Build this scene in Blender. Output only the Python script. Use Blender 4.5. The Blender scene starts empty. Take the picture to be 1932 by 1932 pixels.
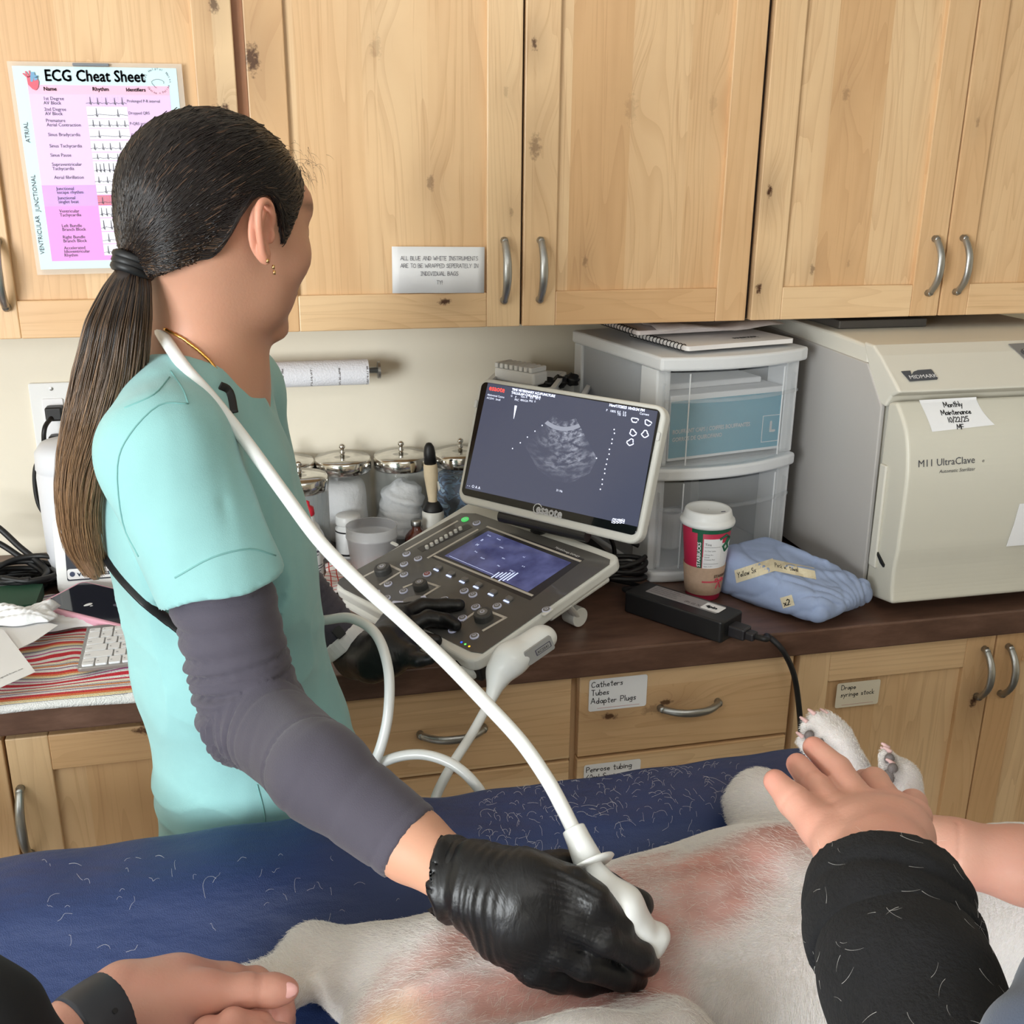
import bpy, bmesh, math, random
import numpy as np
from mathutils import Vector, Matrix, Euler
sc = bpy.context.scene
col = sc.collection
R = math.radians
# ------------------------------------------------------------------ camera
CYAW, CPIT, CROL, FPX, EYE = R(13.27), R(18.53), R(-0.577), 1983.0, 1.64
_f = np.array([math.sin(CYAW)*math.cos(CPIT), math.cos(CYAW)*math.cos(CPIT), -math.sin(CPIT)])
_r = np.array([math.cos(CYAW), -math.sin(CYAW), 0.0]); _d = np.cross(_f, _r)
_r2 = _r*math.cos(CROL)+_d*math.sin(CROL); _d2 = _d*math.cos(CROL)-_r*math.sin(CROL)
CAM = np.array([0, 0, EYE])
cd = bpy.data.cameras.new('camera'); cam = bpy.data.objects.new('camera', cd); col.objects.link(cam)
cd.sensor_fit = 'HORIZONTAL'; cd.sensor_width = 36; cd.lens = 36*FPX/1932; cd.clip_start = 0.02
mw = Matrix.Identity(4)
for i in range(3):
    mw[i][0] = _r2[i]; mw[i][1] = -_d2[i]; mw[i][2] = -_f[i]; mw[i][3] = CAM[i]
cam.matrix_world = mw
sc.camera = cam
# ------------------------------------------------------------------ world, daylight, exposure
w = bpy.data.worlds.new('world'); sc.world = w; w.use_nodes = True
w.node_tree.nodes['Background'].inputs[0].default_value = (0.86, 0.92, 1.0, 1)
w.node_tree.nodes['Background'].inputs[1].default_value = 0.5
def area(name, loc, target, sx, sy, power, colr):
    l = bpy.data.lights.new(name, 'AREA'); l.shape = 'RECTANGLE'; l.size = sx; l.size_y = sy
    l.energy = power; l.color = colr
    o = bpy.data.objects.new(name, l); col.objects.link(o); o.location = loc
    o.rotation_euler = (Vector(target)-Vector(loc)).to_track_quat('-Z', 'Y').to_euler()
    return o
area('window_daylight', (-2.25, -1.0, 1.45), (.2, 1.7, 1.25), 1.8, 1.25, 146, (0.92, 0.97, 1.0))
area('overhead_fill', (0.6, -0.7, 2.66), (0.5, 0.6, 1.0), 1.2, 0.6, 9, (1.0, 0.97, 0.93))  # unseen fill added overhead to lift the room, no lamp modelled
sc.view_settings.view_transform = 'Standard'; sc.view_settings.look = 'None'
sc.view_settings.exposure = 0.22; sc.view_settings.gamma = 1.0; sc.view_settings.use_curve_mapping = False

# ------------------------------------------------------------------ helpers
def V(*a): return np.array(a, float)
def ray(px, py): return _f + _r2*(px-966)/FPX + _d2*(py-966)/FPX
def py(px, p, y): d = ray(px, p); return CAM + d*(y/d[1])
def pz(px, p, z): d = ray(px, p); return CAM + d*((z-EYE)/d[2])
def pd(px, p, dep): return CAM + ray(px, p)*dep
def unit(v): v = np.array(v, float); return v/(np.linalg.norm(v)+1e-12)
def srgb(r, g, b, a=1.0):
    f = lambda c: (c/255/12.92 if c/255 <= .04045 else ((c/255+.055)/1.055)**2.4)
    return (f(r), f(g), f(b), a)
OFF = {}
def prep(o, label=None, cat=None, group=None, kind=None):
    if label: o['label'] = label
    if cat: o['category'] = cat
    if group: o['group'] = group
    if kind: o['kind'] = kind
    return o
def thing(name, loc, label, cat, group=None):
    o = bpy.data.objects.new(name, None); o.empty_display_size = .05; col.objects.link(o); o.location = loc
    OFF[o.name] = V(*loc); prep(o, label, cat, group); return o
class MB:
    def __init__(s): s.v = []; s.f = []; s.m = []; s.cur = 0
    def add(s, vs, fs, m=None):
        n = len(s.v); s.v += [tuple(float(c) for c in p) for p in vs]
        for f in fs: s.f.append(tuple(i+n for i in f)); s.m.append(s.cur if m is None else m)
        return s
    def box(s, lo, hi, m=None, fr=None):
        x0, y0, z0 = lo; x1, y1, z1 = hi
        vs = [V(x, y, z) for z in (z0, z1) for y in (y0, y1) for x in (x0, x1)]
        if fr is not None: vs = [fr(p) for p in vs]
        return s.add(vs, [(0, 2, 3, 1), (4, 5, 7, 6), (0, 1, 5, 4), (2, 6, 7, 3), (0, 4, 6, 2), (1, 3, 7, 5)], m)
    def prism(s, pts, z0, z1, fr=None, m=None, cap=True):   # pts 2d ccw
        n = len(pts); vs = [V(p[0], p[1], z0) for p in pts]+[V(p[0], p[1], z1) for p in pts]
        if fr is not None: vs = [fr(p) for p in vs]
        fs = [(i, (i+1) % n, (i+1) % n+n, i+n) for i in range(n)]
        if cap: fs += [tuple(range(n-1, -1, -1)), tuple(range(n, 2*n))]
        return s.add(vs, fs, m)
    def lathe(s, prof, c=(0, 0, 0), n=32, fr=None, m=None, close=True):   # prof [(r,z)...]
        vs = []; k = len(prof)
        for r, z in prof:
            for i in range(n):
                a = 2*math.pi*i/n; p = V(r*math.cos(a), r*math.sin(a), z)
                vs.append((fr(p) if fr is not None else p)+V(*c))
        fs = [(j*n+i, j*n+(i+1) % n, (j+1)*n+(i+1) % n, (j+1)*n+i) for j in range(k-1) for i in range(n)]
        if close: fs += [tuple(range(n-1, -1, -1)), tuple(range((k-1)*n, k*n))]
        return s.add(vs, fs, m)
    def tube(s, pts, r, n=12, m=None, cap=True, flat=None):
        pts = [np.array(p, float) for p in pts]; k = len(pts)
        rs = r if hasattr(r, '__len__') else [r]*k
        t = [unit(pts[min(i+1, k-1)]-pts[max(i-1, 0)]) for i in range(k)]
        a = np.cross(t[0], V(0, 0, 1)) if flat is None else np.array(flat, float)
        if np.linalg.norm(a) < 1e-3: a = V(1, 0, 0)
        vs = []
        for i in range(k):
            a = unit(a-t[i]*np.dot(a, t[i])); b = np.cross(t[i], a)
            rr = rs[i] if hasattr(rs[i], '__len__') else (rs[i], rs[i])
            for j in range(n):
                q = 2*math.pi*j/n; vs.append(pts[i]+a*math.cos(q)*rr[0]+b*math.sin(q)*rr[1])
        fs = [(i*n+j, i*n+(j+1) % n, (i+1)*n+(j+1) % n, (i+1)*n+j) for i in range(k-1) for j in range(n)]
        if cap: fs += [tuple(range(n-1, -1, -1)), tuple(range((k-1)*n, k*n))]
        return s.add(vs, fs, m)
    def rrect(s, w, h, r, z0, z1, fr=None, m=None, cx=0, cy=0, seg=6):
        return s.prism(rr_pts(w, h, r, cx, cy, seg), z0, z1, fr, m)
    def text(s, t, size, fr, m=None, align='LEFT', z=0.0004, bold=0.0, shear=0, sx=1.0, ls=1.0):
        vs, fs = text_mesh(t, size, align, bold, shear, ls)
        return s.add([fr(V(p[0]*sx, p[1], z)) for p in vs], fs, m)
    def build(s, name, mats, parent=None, bevel=0, smooth=False, seg=2, loc=None, sub=0, label=None, cat=None, group=None, kind=None, solid=0):
        me = bpy.data.meshes.new(name)
        off = V(*loc) if loc is not None else (OFF[parent.name] if parent is not None else V(0, 0, 0))
        me.from_pydata([tuple(np.array(p)-off) for p in s.v], [], s.f)
        mats = mats if isinstance(mats, (list, tuple)) else [mats]
        for m_ in mats: me.materials.append(m_)
        if len(mats) > 1: me.polygons.foreach_set('material_index', s.m)
        if smooth: me.polygons.foreach_set('use_smooth', [True]*len(me.polygons))
        me.validate(); me.update()
        o = bpy.data.objects.new(name, me); col.objects.link(o)
        if parent is not None: o.parent = parent
        elif loc is not None: o.location = loc
        OFF[o.name] = off
        if solid: md = o.modifiers.new('solid', 'SOLIDIFY'); md.thickness = solid; md.offset = 0
        if bevel:
            md = o.modifiers.new('bevel', 'BEVEL'); md.width = bevel; md.segments = seg; md.limit_method = 'ANGLE'; md.angle_limit = R(35)
        if sub: md = o.modifiers.new('sub', 'SUBSURF'); md.levels = sub; md.render_levels = sub
        if smooth == 'auto' or smooth == 1 and bevel:
            pass
        prep(o, label, cat, group, kind); return o
def rr_pts(w, h, r, cx=0, cy=0, seg=6):
    pts = []
    for (sx, sy, a0) in ((1, -1, -90), (1, 1, 0), (-1, 1, 90), (-1, -1, 180)):
        for i in range(seg+1):
            a = R(a0+90*i/seg); pts.append((cx+sx*(w/2-r)+r*math.cos(a), cy+sy*(h/2-r)+r*math.sin(a)))
    return pts
def frame(o, x, y, z):
    o, x, y, z = [np.array(q, float) for q in (o, x, y, z)]
    return lambda p: o+x*p[0]+y*p[1]+z*p[2]
def frz(o, a=0):
    return frame(o, (math.cos(a), math.sin(a), 0), (-math.sin(a), math.cos(a), 0), (0, 0, 1))
def wallfr(x, y, z):   # x right, y up, z towards the viewer
    return frame((x, y, z), (1, 0, 0), (0, 0, 1), (0, -1, 0))
_tc = {}
def text_mesh(t, size, align, bold, shear, ls):
    key = (t, align, shear, ls)
    if key not in _tc:
        c = bpy.data.curves.new('t', 'FONT'); c.body = t; c.size = 1; c.align_x = align; c.resolution_u = 2; c.shear = shear; c.space_line = ls
        o = bpy.data.objects.new('t', c); col.objects.link(o)
        dg = bpy.context.evaluated_depsgraph_get(); me = bpy.data.meshes.new_from_object(o.evaluated_get(dg))
        _tc[key] = ([tuple(v.co) for v in me.vertices], [tuple(p.vertices) for p in me.polygons])
        bpy.data.objects.remove(o); bpy.data.curves.remove(c); bpy.data.meshes.remove(me)
    v0, f0 = _tc[key]; sh = [(0, 0)] if bold <= .00015 else [(-bold, 0), (bold, 0), (0, bold), (0, -bold)]
    vs = [(p[0]*size+dx, p[1]*size+dy, 0) for dx, dy in sh for p in v0]; n = len(v0)
    return vs, [tuple(i+n*k for i in f) for k in range(len(sh)) for f in f0]
def spline(pts, n=12):   # catmull-rom
    P = [np.array(p, float) for p in pts]; P = [2*P[0]-P[1]]+P+[2*P[-1]-P[-2]]; out = []
    for i in range(1, len(P)-2):
        for k in range(n):
            t = k/n; a, b, c, d = P[i-1:i+3]
            out.append(.5*((2*b)+(-a+c)*t+(2*a-5*b+4*c-d)*t*t+(-a+3*b-3*c+d)*t**3))
    out.append(P[-2]); return out
def copy_tree(o, parent=None):
    c = o.copy(); col.objects.link(c); c.parent = parent
    for ch in list(o.children): copy_tree(ch, c)
    return c
# stroke font for hand lettering: each glyph = width, strokes of (x,y) in a unit em (x height .5, cap 1)
GL = {
'A': (.7, '0,0 .35,1 .7,0;.12,.35 .58,.35'), 'B': (.6, '0,0 0,1 .4,.95 .45,.7 .3,.53 0,.5;.3,.53 .55,.4 .5,.1 .3,0 0,0'), 'C': (.6, '.6,.85 .35,1 .1,.8 0,.45 .1,.1 .35,0 .6,.12'),
'D': (.6, '0,0 0,1 .35,.95 .6,.6 .55,.2 .3,0 0,0'), 'E': (.5, '.5,1 0,1 0,0 .5,0;0,.5 .4,.5'), 'G': (.65, '.6,.85 .35,1 .1,.8 0,.45 .1,.1 .4,0 .62,.15 .62,.45 .38,.45'),
'H': (.6, '0,0 0,1;.6,0 .6,1;0,.5 .6,.5'), 'I': (.4, '0,1 .4,1;.2,1 .2,0;0,0 .4,0'), 'L': (.5, '0,1 0,0 .5,0'), 'M': (.8, '0,0 .1,1 .4,.3 .7,1 .8,0'), 'N': (.6, '0,0 0,1 .6,0 .6,1'),
'O': (.65, '.32,1 .08,.8 0,.45 .12,.08 .35,0 .57,.12 .65,.5 .55,.85 .32,1'), 'P': (.55, '0,0 0,1 .4,.97 .55,.75 .4,.52 0,.48'), 'R': (.6, '0,0 0,1 .4,.97 .55,.75 .4,.52 0,.48;.25,.5 .6,0'),
'S': (.55, '.5,.9 .25,1 .03,.8 .15,.58 .42,.45 .52,.2 .3,0 0,.1'), 'T': (.6, '0,1 .6,1;.3,1 .3,0'), 'U': (.6, '0,1 .02,.25 .25,0 .5,.15 .6,.4 .6,1'), 'V': (.6, '0,1 .3,0 .6,1'), 'W': (.85, '0,1 .2,0 .42,.7 .64,0 .85,1'), 'Y': (.6, '0,1 .3,.5 .6,1;.3,.5 .25,0'), 'F': (.5, '.5,1 0,1 0,0;0,.5 .4,.5'),
'a': (.5, '.45,.45 .2,.5 0,.25 .15,0 .4,.15 .45,.5 .5,0'), 'b': (.45, '0,1 0,0 .3,0 .45,.25 .3,.5 0,.35'), 'c': (.42, '.4,.42 .2,.5 0,.25 .15,0 .42,.08'), 'd': (.5, '.45,.4 .2,.5 0,.25 .15,0 .4,.1 .45,1 .48,0'),
'e': (.42, '.02,.25 .4,.3 .3,.5 .08,.42 0,.2 .15,0 .42,.08'), 'g': (.48, '.45,.45 .2,.5 0,.28 .15,.05 .42,.2 .45,.5 .4,-.3 .05,-.3'), 'h': (.45, '0,1 0,0;0,.3 .25,.5 .42,.35 .45,0'), 'i': (.1, '.05,.5 .05,0;.05,.72 .07,.68'),
'k': (.42, '0,1 0,0;.4,.5 0,.2 .42,0'), 'l': (.1, '.05,1 .05,0'), 'm': (.7, '0,.5 0,0;0,.3 .2,.5 .33,.35 .34,0;.34,.3 .55,.5 .68,.35 .7,0'), 'n': (.45, '0,.5 0,0;0,.3 .25,.5 .42,.35 .45,0'), 'o': (.45, '.22,.5 .02,.35 .05,.08 .25,0 .44,.15 .4,.42 .22,.5'),
'p': (.45, '0,.5 0,-.4;0,.35 .25,.5 .45,.28 .3,.02 0,.1'), 'r': (.38, '0,.5 0,0;0,.3 .18,.48 .38,.45'), 's': (.4, '.38,.45 .15,.5 .05,.35 .32,.2 .3,.02 0,.05'), 't': (.4, '.2,.9 .2,0 .35,0;0,.6 .4,.6'), 'u': (.45, '0,.5 .05,.05 .25,0 .42,.2 .43,.5 .45,0'),
'v': (.4, '0,.5 .2,0 .4,.5'), 'w': (.6, '0,.5 .15,0 .3,.4 .45,0 .6,.5'), 'x': (.4, '0,.5 .4,0;.4,.5 0,0'), 'y': (.45, '0,.5 .2,.08;.45,.5 .1,-.4'),
'0': (.5, '.25,1 .02,.6 .08,.1 .28,0 .5,.4 .42,.9 .25,1'), '1': (.2, '.1,1 .1,0'), '2': (.5, '0,.8 .2,1 .45,.8 .35,.45 0,0 .5,.02'), '5': (.5, '.5,1 .08,1 .05,.6 .35,.6 .5,.3 .3,0 0,.08'), '6': (.45, '.4,1 .08,.6 .02,.15 .25,0 .45,.2 .3,.45 .05,.3'),
'/': (.35, '0,-.1 .35,1.1'), '!': (.1, '.05,1 .05,.3;.05,.05 .06,0'), ' ': (.35, '')}
def hand(mb, t, h, fr, m=None, w=.09, gap=.17, x0=0, y0=0, jit=.03, center=False, z=.0005, seed=1):
    rn = random.Random(seed+len(t))
    tot = sum(GL[c][0]+gap for c in t)*h
    x = x0-(tot/2 if center else 0)
    for c in t:
        gw, st = GL[c]; dy = rn.uniform(-jit, jit)*h
        if st:
            for s_ in st.split(';'):
                P = [[float(q) for q in a.split(',')] for a in s_.split()]
                P = [(x+(a+rn.uniform(-jit, jit))*h, y0+dy+(b+rn.uniform(-jit, jit))*h) for a, b in P]
                ww = w*h/2
                for p_, q_ in zip(P[:-1], P[1:]):
                    tx, ty = q_[0]-p_[0], q_[1]-p_[1]; q = math.hypot(tx, ty)+1e-9; tx, ty = tx/q*ww, ty/q*ww
                    mb.add([fr(V(a, b, z)) for a, b in ((p_[0]-ty-tx*.7, p_[1]+tx-ty*.7), (p_[0]+ty-tx*.7, p_[1]-tx-ty*.7), (q_[0]+ty+tx*.7, q_[1]-tx+ty*.7), (q_[0]-ty+tx*.7, q_[1]+tx+ty*.7))], [(0, 1, 2, 3)], m)
        x += (gw+gap)*h
# ------------------------------------------------------------------ materials
class NT:
    def __init__(s, name):
        s.m = bpy.data.materials.new(name); s.m.use_nodes = True; s.t = s.m.node_tree; s.b = s.t.nodes['Principled BSDF']; s.out = s.t.nodes['Material Output']
    def n(s, typ, ins=None, **kw):
        n = s.t.nodes.new(typ)
        for k, v in kw.items(): setattr(n, k, v)
        for k, v in (ins or {}).items(): s.set(n.inputs[k], v)
        return n
    def set(s, sock, v):
        if isinstance(v, bpy.types.NodeSocket): s.t.links.new(v, sock)
        else: sock.default_value = v
    def math(s, op, a, b=0.0, c=0.0):
        n = s.n('ShaderNodeMath', {0: a, 1: b, 2: c}, operation=op); return n.outputs[0]
    def mix(s, f, a, b, bt='MIX'):
        n = s.n('ShaderNodeMix', data_type='RGBA', blend_type=bt); s.set(n.inputs[0], f); s.set(n.inputs[6], a); s.set(n.inputs[7], b); return n.outputs[2]
    def ramp(s, f, stops):
        n = s.n('ShaderNodeValToRGB', {0: f}); e = n.color_ramp.elements
        while len(e) < len(stops): e.new(.5)
        for i, (p, c) in enumerate(stops): e[i].position = p; e[i].color = c
        return n.outputs[0]
    def noise(s, vec, scale, detail=3, rough=.5, dist=0):
        return s.n('ShaderNodeTexNoise', {'Vector': vec, 'Scale': scale, 'Detail': detail, 'Roughness': rough, 'Distortion': dist}).outputs[0]
    def obj(s): return s.n('ShaderNodeTexCoord').outputs['Object']
    def mapv(s, vec, sc_=(1, 1, 1), loc=(0, 0, 0), rot=(0, 0, 0)):
        return s.n('ShaderNodeMapping', {'Vector': vec, 'Scale': sc_, 'Location': loc, 'Rotation': rot}).outputs[0]
    def bump(s, h, strength=.3, dist=.01):
        n = s.n('ShaderNodeBump', {'Height': h, 'Strength': strength, 'Distance': dist}); s.set(s.b.inputs['Normal'], n.outputs[0]); return n.outputs[0]
def mat(name, c, rough=.5, metal=0, spec=.5, noise=0, nscale=30, bump=0, bscale=200, bdist=.002, alpha=1, trans=0, coat=0, emit=None, estr=0, sss=0, sheen=0, ior=None, stretch=(1, 1, 1)):
    t = NT(name); b = t.b; b.inputs['Base Color'].default_value = c; b.inputs['Roughness'].default_value = rough
    b.inputs['Metallic'].default_value = metal; b.inputs['Specular IOR Level'].default_value = spec
    b.inputs['Alpha'].default_value = alpha; b.inputs['Transmission Weight'].default_value = trans; b.inputs['Coat Weight'].default_value = coat
    if ior: b.inputs['IOR'].default_value = ior
    if sss: b.inputs['Subsurface Weight'].default_value = sss; b.inputs['Subsurface Radius'].default_value = (.012, .005, .003); b.inputs['Subsurface Scale'].default_value = .5
    if sheen: b.inputs['Sheen Weight'].default_value = sheen; b.inputs['Sheen Roughness'].default_value = .5
    if emit: b.inputs['Emission Color'].default_value = emit; b.inputs['Emission Strength'].default_value = estr
    co = t.mapv(t.obj(), stretch)
    if noise:
        f = t.noise(co, nscale, 4, .6)
        k = lambda q: tuple(min(1, x*q) for x in c[:3])+(1,)
        t.set(b.inputs['Base Color'], t.ramp(f, [(.3, k(1-noise)), (.7, k(1+noise))]))
    if bump:
        t.bump(t.noise(co, bscale, 3, .6), bump, bdist)
    return t.m
def wood(name, light, mid, dark, axis='Z', stave=.09, seed=0.0, knots=(), rough=.38, contrast=1.0, ringscale=26):
    t = NT(name); b = t.b; co = t.obj()
    sp = t.n('ShaderNodeSeparateXYZ', {0: co}); ax = {'X': 0, 'Y': 1, 'Z': 2}[axis]
    al = sp.outputs[ax]
    ac = sp.outputs[2] if axis == 'X' else sp.outputs[0]
    st = t.math('FLOOR', t.math('ADD', t.math('DIVIDE', ac, stave), seed*1.37+.4))
    rnd = t.n('ShaderNodeTexWhiteNoise', {'W': t.math('ADD', st, seed*3.1)}, noise_dimensions='1D').outputs[0]
    al2 = t.math('ADD', al, t.math('MULTIPLY', rnd, 9.0))
    u = ac; dk = None
    for (kx, kz, kr, ks) in knots:
        dx = t.math('SUBTRACT', ac, kx); dz = t.math('MULTIPLY', t.math('SUBTRACT', al, kz), .5)
        d2 = t.math('ADD', t.math('MULTIPLY', dx, dx), t.math('MULTIPLY', dz, dz))
        e = t.math('POWER', 2.718, t.math('DIVIDE', d2, -(kr*2.6)**2))
        u = t.math('ADD', u, t.math('MULTIPLY', e, t.math('MULTIPLY', t.math('COMPARE', dx, 10.0, 10.0), kr*2.0)))
        nn = t.noise(co, 160, 3, .6)
        dd = t.math('ADD', t.math('SQRT', d2), t.math('MULTIPLY', t.math('SUBTRACT', nn, .5), kr*1.3))
        k = t.math('MULTIPLY', t.math('SUBTRACT', 1.0, t.n('ShaderNodeMapRange', {0: dd, 1: kr*.25, 2: kr*.75}).outputs[0]), ks)
        dk = k if dk is None else t.math('MAXIMUM', dk, k)
        halo = t.math('MULTIPLY', e, ks*.3); dk = t.math('MAXIMUM', dk, halo)
    vec = t.n('ShaderNodeCombineXYZ', {0: t.math('ADD', u, t.math('MULTIPLY', rnd, 5.0)), 1: t.math('MULTIPLY', al2, .10), 2: rnd}).outputs[0]
    low = t.noise(vec, 5.5, 3, .5, .4)
    ring = t.math('FRACT', t.math('MULTIPLY', t.math('ADD', low, t.math('MULTIPLY', u, 1.3)), ringscale))
    ringf = t.n('ShaderNodeMapRange', {0: ring, 1: .55, 2: 1.0}).outputs[0]
    fine = t.noise(t.mapv(vec, (260, 40, 1)), 1.0, 3, .6)
    cloud = t.noise(t.mapv(vec, (9, 22, 1)), 1.0, 4, .6)
    f = t.math('ADD', t.math('MULTIPLY', cloud, .55), t.math('MULTIPLY', rnd, .5))
    c = t.ramp(f, [(.28, light), (.72, mid)])
    c = t.mix(t.math('MULTIPLY', ringf, .22*contrast), c, dark)
    c = t.mix(t.math('MULTIPLY', t.n('ShaderNodeMapRange', {0: fine, 1: .56, 2: .75}).outputs[0], .42*contrast), c, dark)
    if dk is not None: c = t.mix(dk, c, srgb(70, 38, 18))
    t.set(b.inputs['Base Color'], c); b.inputs['Roughness'].default_value = rough
    t.bump(fine, .05, .002); b.inputs['Coat Weight'].default_value = .15; b.inputs['Coat Roughness'].default_value = .25
    return t.m
M = {}
M['cream'] = mat('cream_paint', srgb(232, 224, 206), .75, bump=.08, bscale=120)
M['white'] = mat('white_plastic', srgb(232, 233, 232), .35)
M['offwhite'] = mat('offwhite_plastic', srgb(222, 220, 212), .4)
M['black'] = mat('black_plastic', srgb(22, 22, 24), .45)
M['blackrub'] = mat('black_rubber', srgb(20, 20, 22), .5)
M['steel'] = mat('brushed_steel', srgb(176, 176, 174), .38, metal=1)
M['chrome'] = mat('chrome', srgb(215, 213, 208), .14, metal=1, noise=.12, nscale=60)
M['paper'] = mat('white_paper', srgb(238, 238, 240), .8)
M['ink'] = mat('black_ink', srgb(25, 25, 28), .7)
M['ink2'] = mat('grey_ink', srgb(85, 82, 96), .7)
# ------------------------------------------------------------------ the room
YF, YC, YW = 1.417, 1.722, 2.05
mb = MB(); mb.box((-2.6, YW, 0), (3.3, YW+.12, 2.7)); mb.build('wall_back', M['cream'], kind='structure')
mb = MB(); mb.box((-2.6, -1.75, 0), (-2.5, YW, 2.7)); mb.build('wall_left', M['cream'], kind='structure')
mb = MB(); mb.box((3.2, -1.75, 0), (3.3, YW, 2.7)); mb.build('wall_right', M['cream'], kind='structure')
mb = MB(); mb.box((-2.5, -1.75, 0), (3.2, -1.65, 2.7)); mb.build('wall_front', M['cream'], kind='structure')
mb = MB(); mb.box((-2.6, -1.75, 2.7), (3.3, YW+.12, 2.78)); mb.build('ceiling', mat('ceiling_white', srgb(236, 236, 232), .85), kind='structure')
mb = MB(); mb.box((-2.6, -1.75, -.05), (3.2, YW+.12, 0))
mb.build('floor', mat('grey_floor', srgb(84, 80, 76), .45, noise=.12, nscale=14), kind='structure')
WL, WM, WD = srgb(232, 199, 156), srgb(214, 172, 126), srgb(172, 124, 82)
def W_(n, **k): return wood(n, WL, WM, WD, **k)
M['wA'] = W_('alder_upright', axis='Z', stave=.5, seed=1.2)
M['wB'] = W_('alder_rail', axis='X', stave=.5, seed=2.3, contrast=.8)
M['wC'] = W_('alder_carcass', axis='Z', stave=.5, seed=5.3)
M['wR'] = wood('alder_frame_edge', srgb(176, 128, 92), srgb(160, 112, 80), srgb(120, 78, 52), axis='Z', stave=.5, seed=3)
M['gapshade'] = mat('recess_shade', srgb(40, 26, 20), .8)  # near-black colour paints the shade inside gaps between fronts
def handle(parent, c, up, L=.1, name='handle'):      # bowed bar pull; c = centre on the face, up = along
    up = np.array(up, float); out = V(0, -1, 0); mb = MB(); pts = []; rr = []
    for i in range(15):
        t = i/14*2-1; pts.append(np.array(c)+up*(t*L/2)+out*(.004+.026*(1-abs(t)**2.4))); rr.append((.0074*(1-.2*abs(t)), .0044+.0012*abs(t)))
    mb.tube(pts, rr, n=10, flat=np.cross(up, out))
    for s in (-1, 1): mb.tube([np.array(c)+up*(s*L/2*.96)+out*.0, np.array(c)+up*(s*L/2*.93)+out*.012], [.0062, .0052], n=10)
    return mb.build(name, M['steel'], parent, smooth=True)
def shaker(parent, x0, x1, z0, z1, yf, sw=.057, rw=.057, hz=None, hx=None, seed=0, knots=(), sknots=(), rknots=(), th=.02, hL=.1, pstave=.1):
    P = V(*[0, 0, 0])+OFF[parent.name]
    fm = MB(); fm.box((x0, yf, z0), (x0+sw, yf+th, z1), 0); fm.box((x1-sw, yf, z0), (x1, yf+th, z1), 0)
    fm.box((x0+sw, yf, z0), (x1-sw, yf+th, z0+rw), 1); fm.box((x0+sw, yf, z1-rw), (x1-sw, yf+th, z1), 1)
    loc = lambda ks: tuple((a-P[0], b-P[2], r, s) for a, b, r, s in ks)
    ms = W_('alder_stile_%d' % (seed*10), axis='Z', stave=.5, seed=seed, knots=loc(sknots), contrast=.8)
    mr = W_('alder_rail_%d' % (seed*10), axis='X', stave=.5, seed=seed+2, knots=tuple((c-P[2], a-P[0], r, s) for a, c, r, s in rknots), contrast=.8)
    d = fm.build('door', [ms, mr], parent, bevel=.0018)
    pm = MB(); pm.box((x0+sw-.002, yf+.009, z0+rw-.002), (x1-sw+.002, yf+.016, z1-rw+.002))
    mp = W_('alder_panel_%d' % (seed*10), axis='Z', stave=pstave, seed=seed+.7, knots=loc(knots))
    pm.build('door_panel', mp, d)
    if hx is not None: handle(d, (hx, yf, hz), (0, 0, 1), hL)
    return d
ZB, ZT = 1.375, 2.15
def upper(x0, x1, label, inset=.006):
    t = thing('wall_cabinet', (x0, YC, ZB), label, 'cabinet')
    mb = MB()
    mb.box((x0, YC+.022, ZB+.004), (x1, YW-.001, ZB+.022)); mb.box((x0, YC+.022, ZT-.02), (x1, YW-.001, ZT))
    mb.box((x0, YC+.022, ZB+.022), (x0+.018, YW-.001, ZT-.02)); mb.box((x1-.018, YC+.022, ZB+.022), (x1, YW-.001, ZT-.02)); mb.box((x0+.018, YW-.012, ZB+.022), (x1-.018, YW-.001, ZT-.02))
    mb.build('body', M['wC'], t)
    return t
t = upper(-.82, -.0095, 'wall cabinet with the pink and blue heart rhythm chart on its door')
shaker(t, -.817, -.422, ZB, ZT, YC, seed=1.1, hx=None)
shaker(t, -.418, -.019, ZB, ZT, YC, seed=1.5, hx=-.375, hz=1.471, knots=((-.1, 1.98, .02, .5),), sknots=((-.043, 1.848, .013, .85), (-.05, 1.69, .02, .9), (-.037, 1.705, .012, 1.0)), rknots=())
mb = MB(); mb.box((-.0195, YC+.016, ZB+.002), (-.0035, YC+.022, ZT)); mb.build('frame_gap_backing', M['wR'], t)
t = upper(-.0085, .828, 'wall cabinet holding the paper sign about blue and white instruments')
shaker(t, -.003, .4165, ZB, ZT, YC, seed=2.1, hx=.388, hz=1.467, knots=((.27, 1.605, .012, .55), (.19, 1.80, .016, .3)), sknots=((.006, 1.777, .02, .95), (.39, 1.74, .008, .3), (.40, 1.56, .007, .4)), rknots=((.29, 1.418, .010, 1.0),))
shaker(t, .4205, .8245, ZB, ZT, YC, seed=2.6, hx=.449, hz=1.467, knots=((.53, 1.48, .009, .5), (.60, 1.72, .02, .25), (.74, 1.73, .014, .2)), sknots=((.434, 1.81, .009, .9), (.438, 1.66, .018, .6)))
mb = MB(); mb.box((.4165, YC+.012, ZB+.002), (.4205, YC+.022, ZT)); mb.build('frame_gap_backing', M['gapshade'], t); mb = MB(); mb.box((.8245, YC+.016, ZB+.002), (.828, YC+.022, ZT)); mb.build('frame_gap_backing', M['gapshade'], t)  # dark strips stand in for shade between the doors
t = upper(.829, 1.62, 'wall cabinet with two knot holes, hanging over the beige steriliser')
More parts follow.
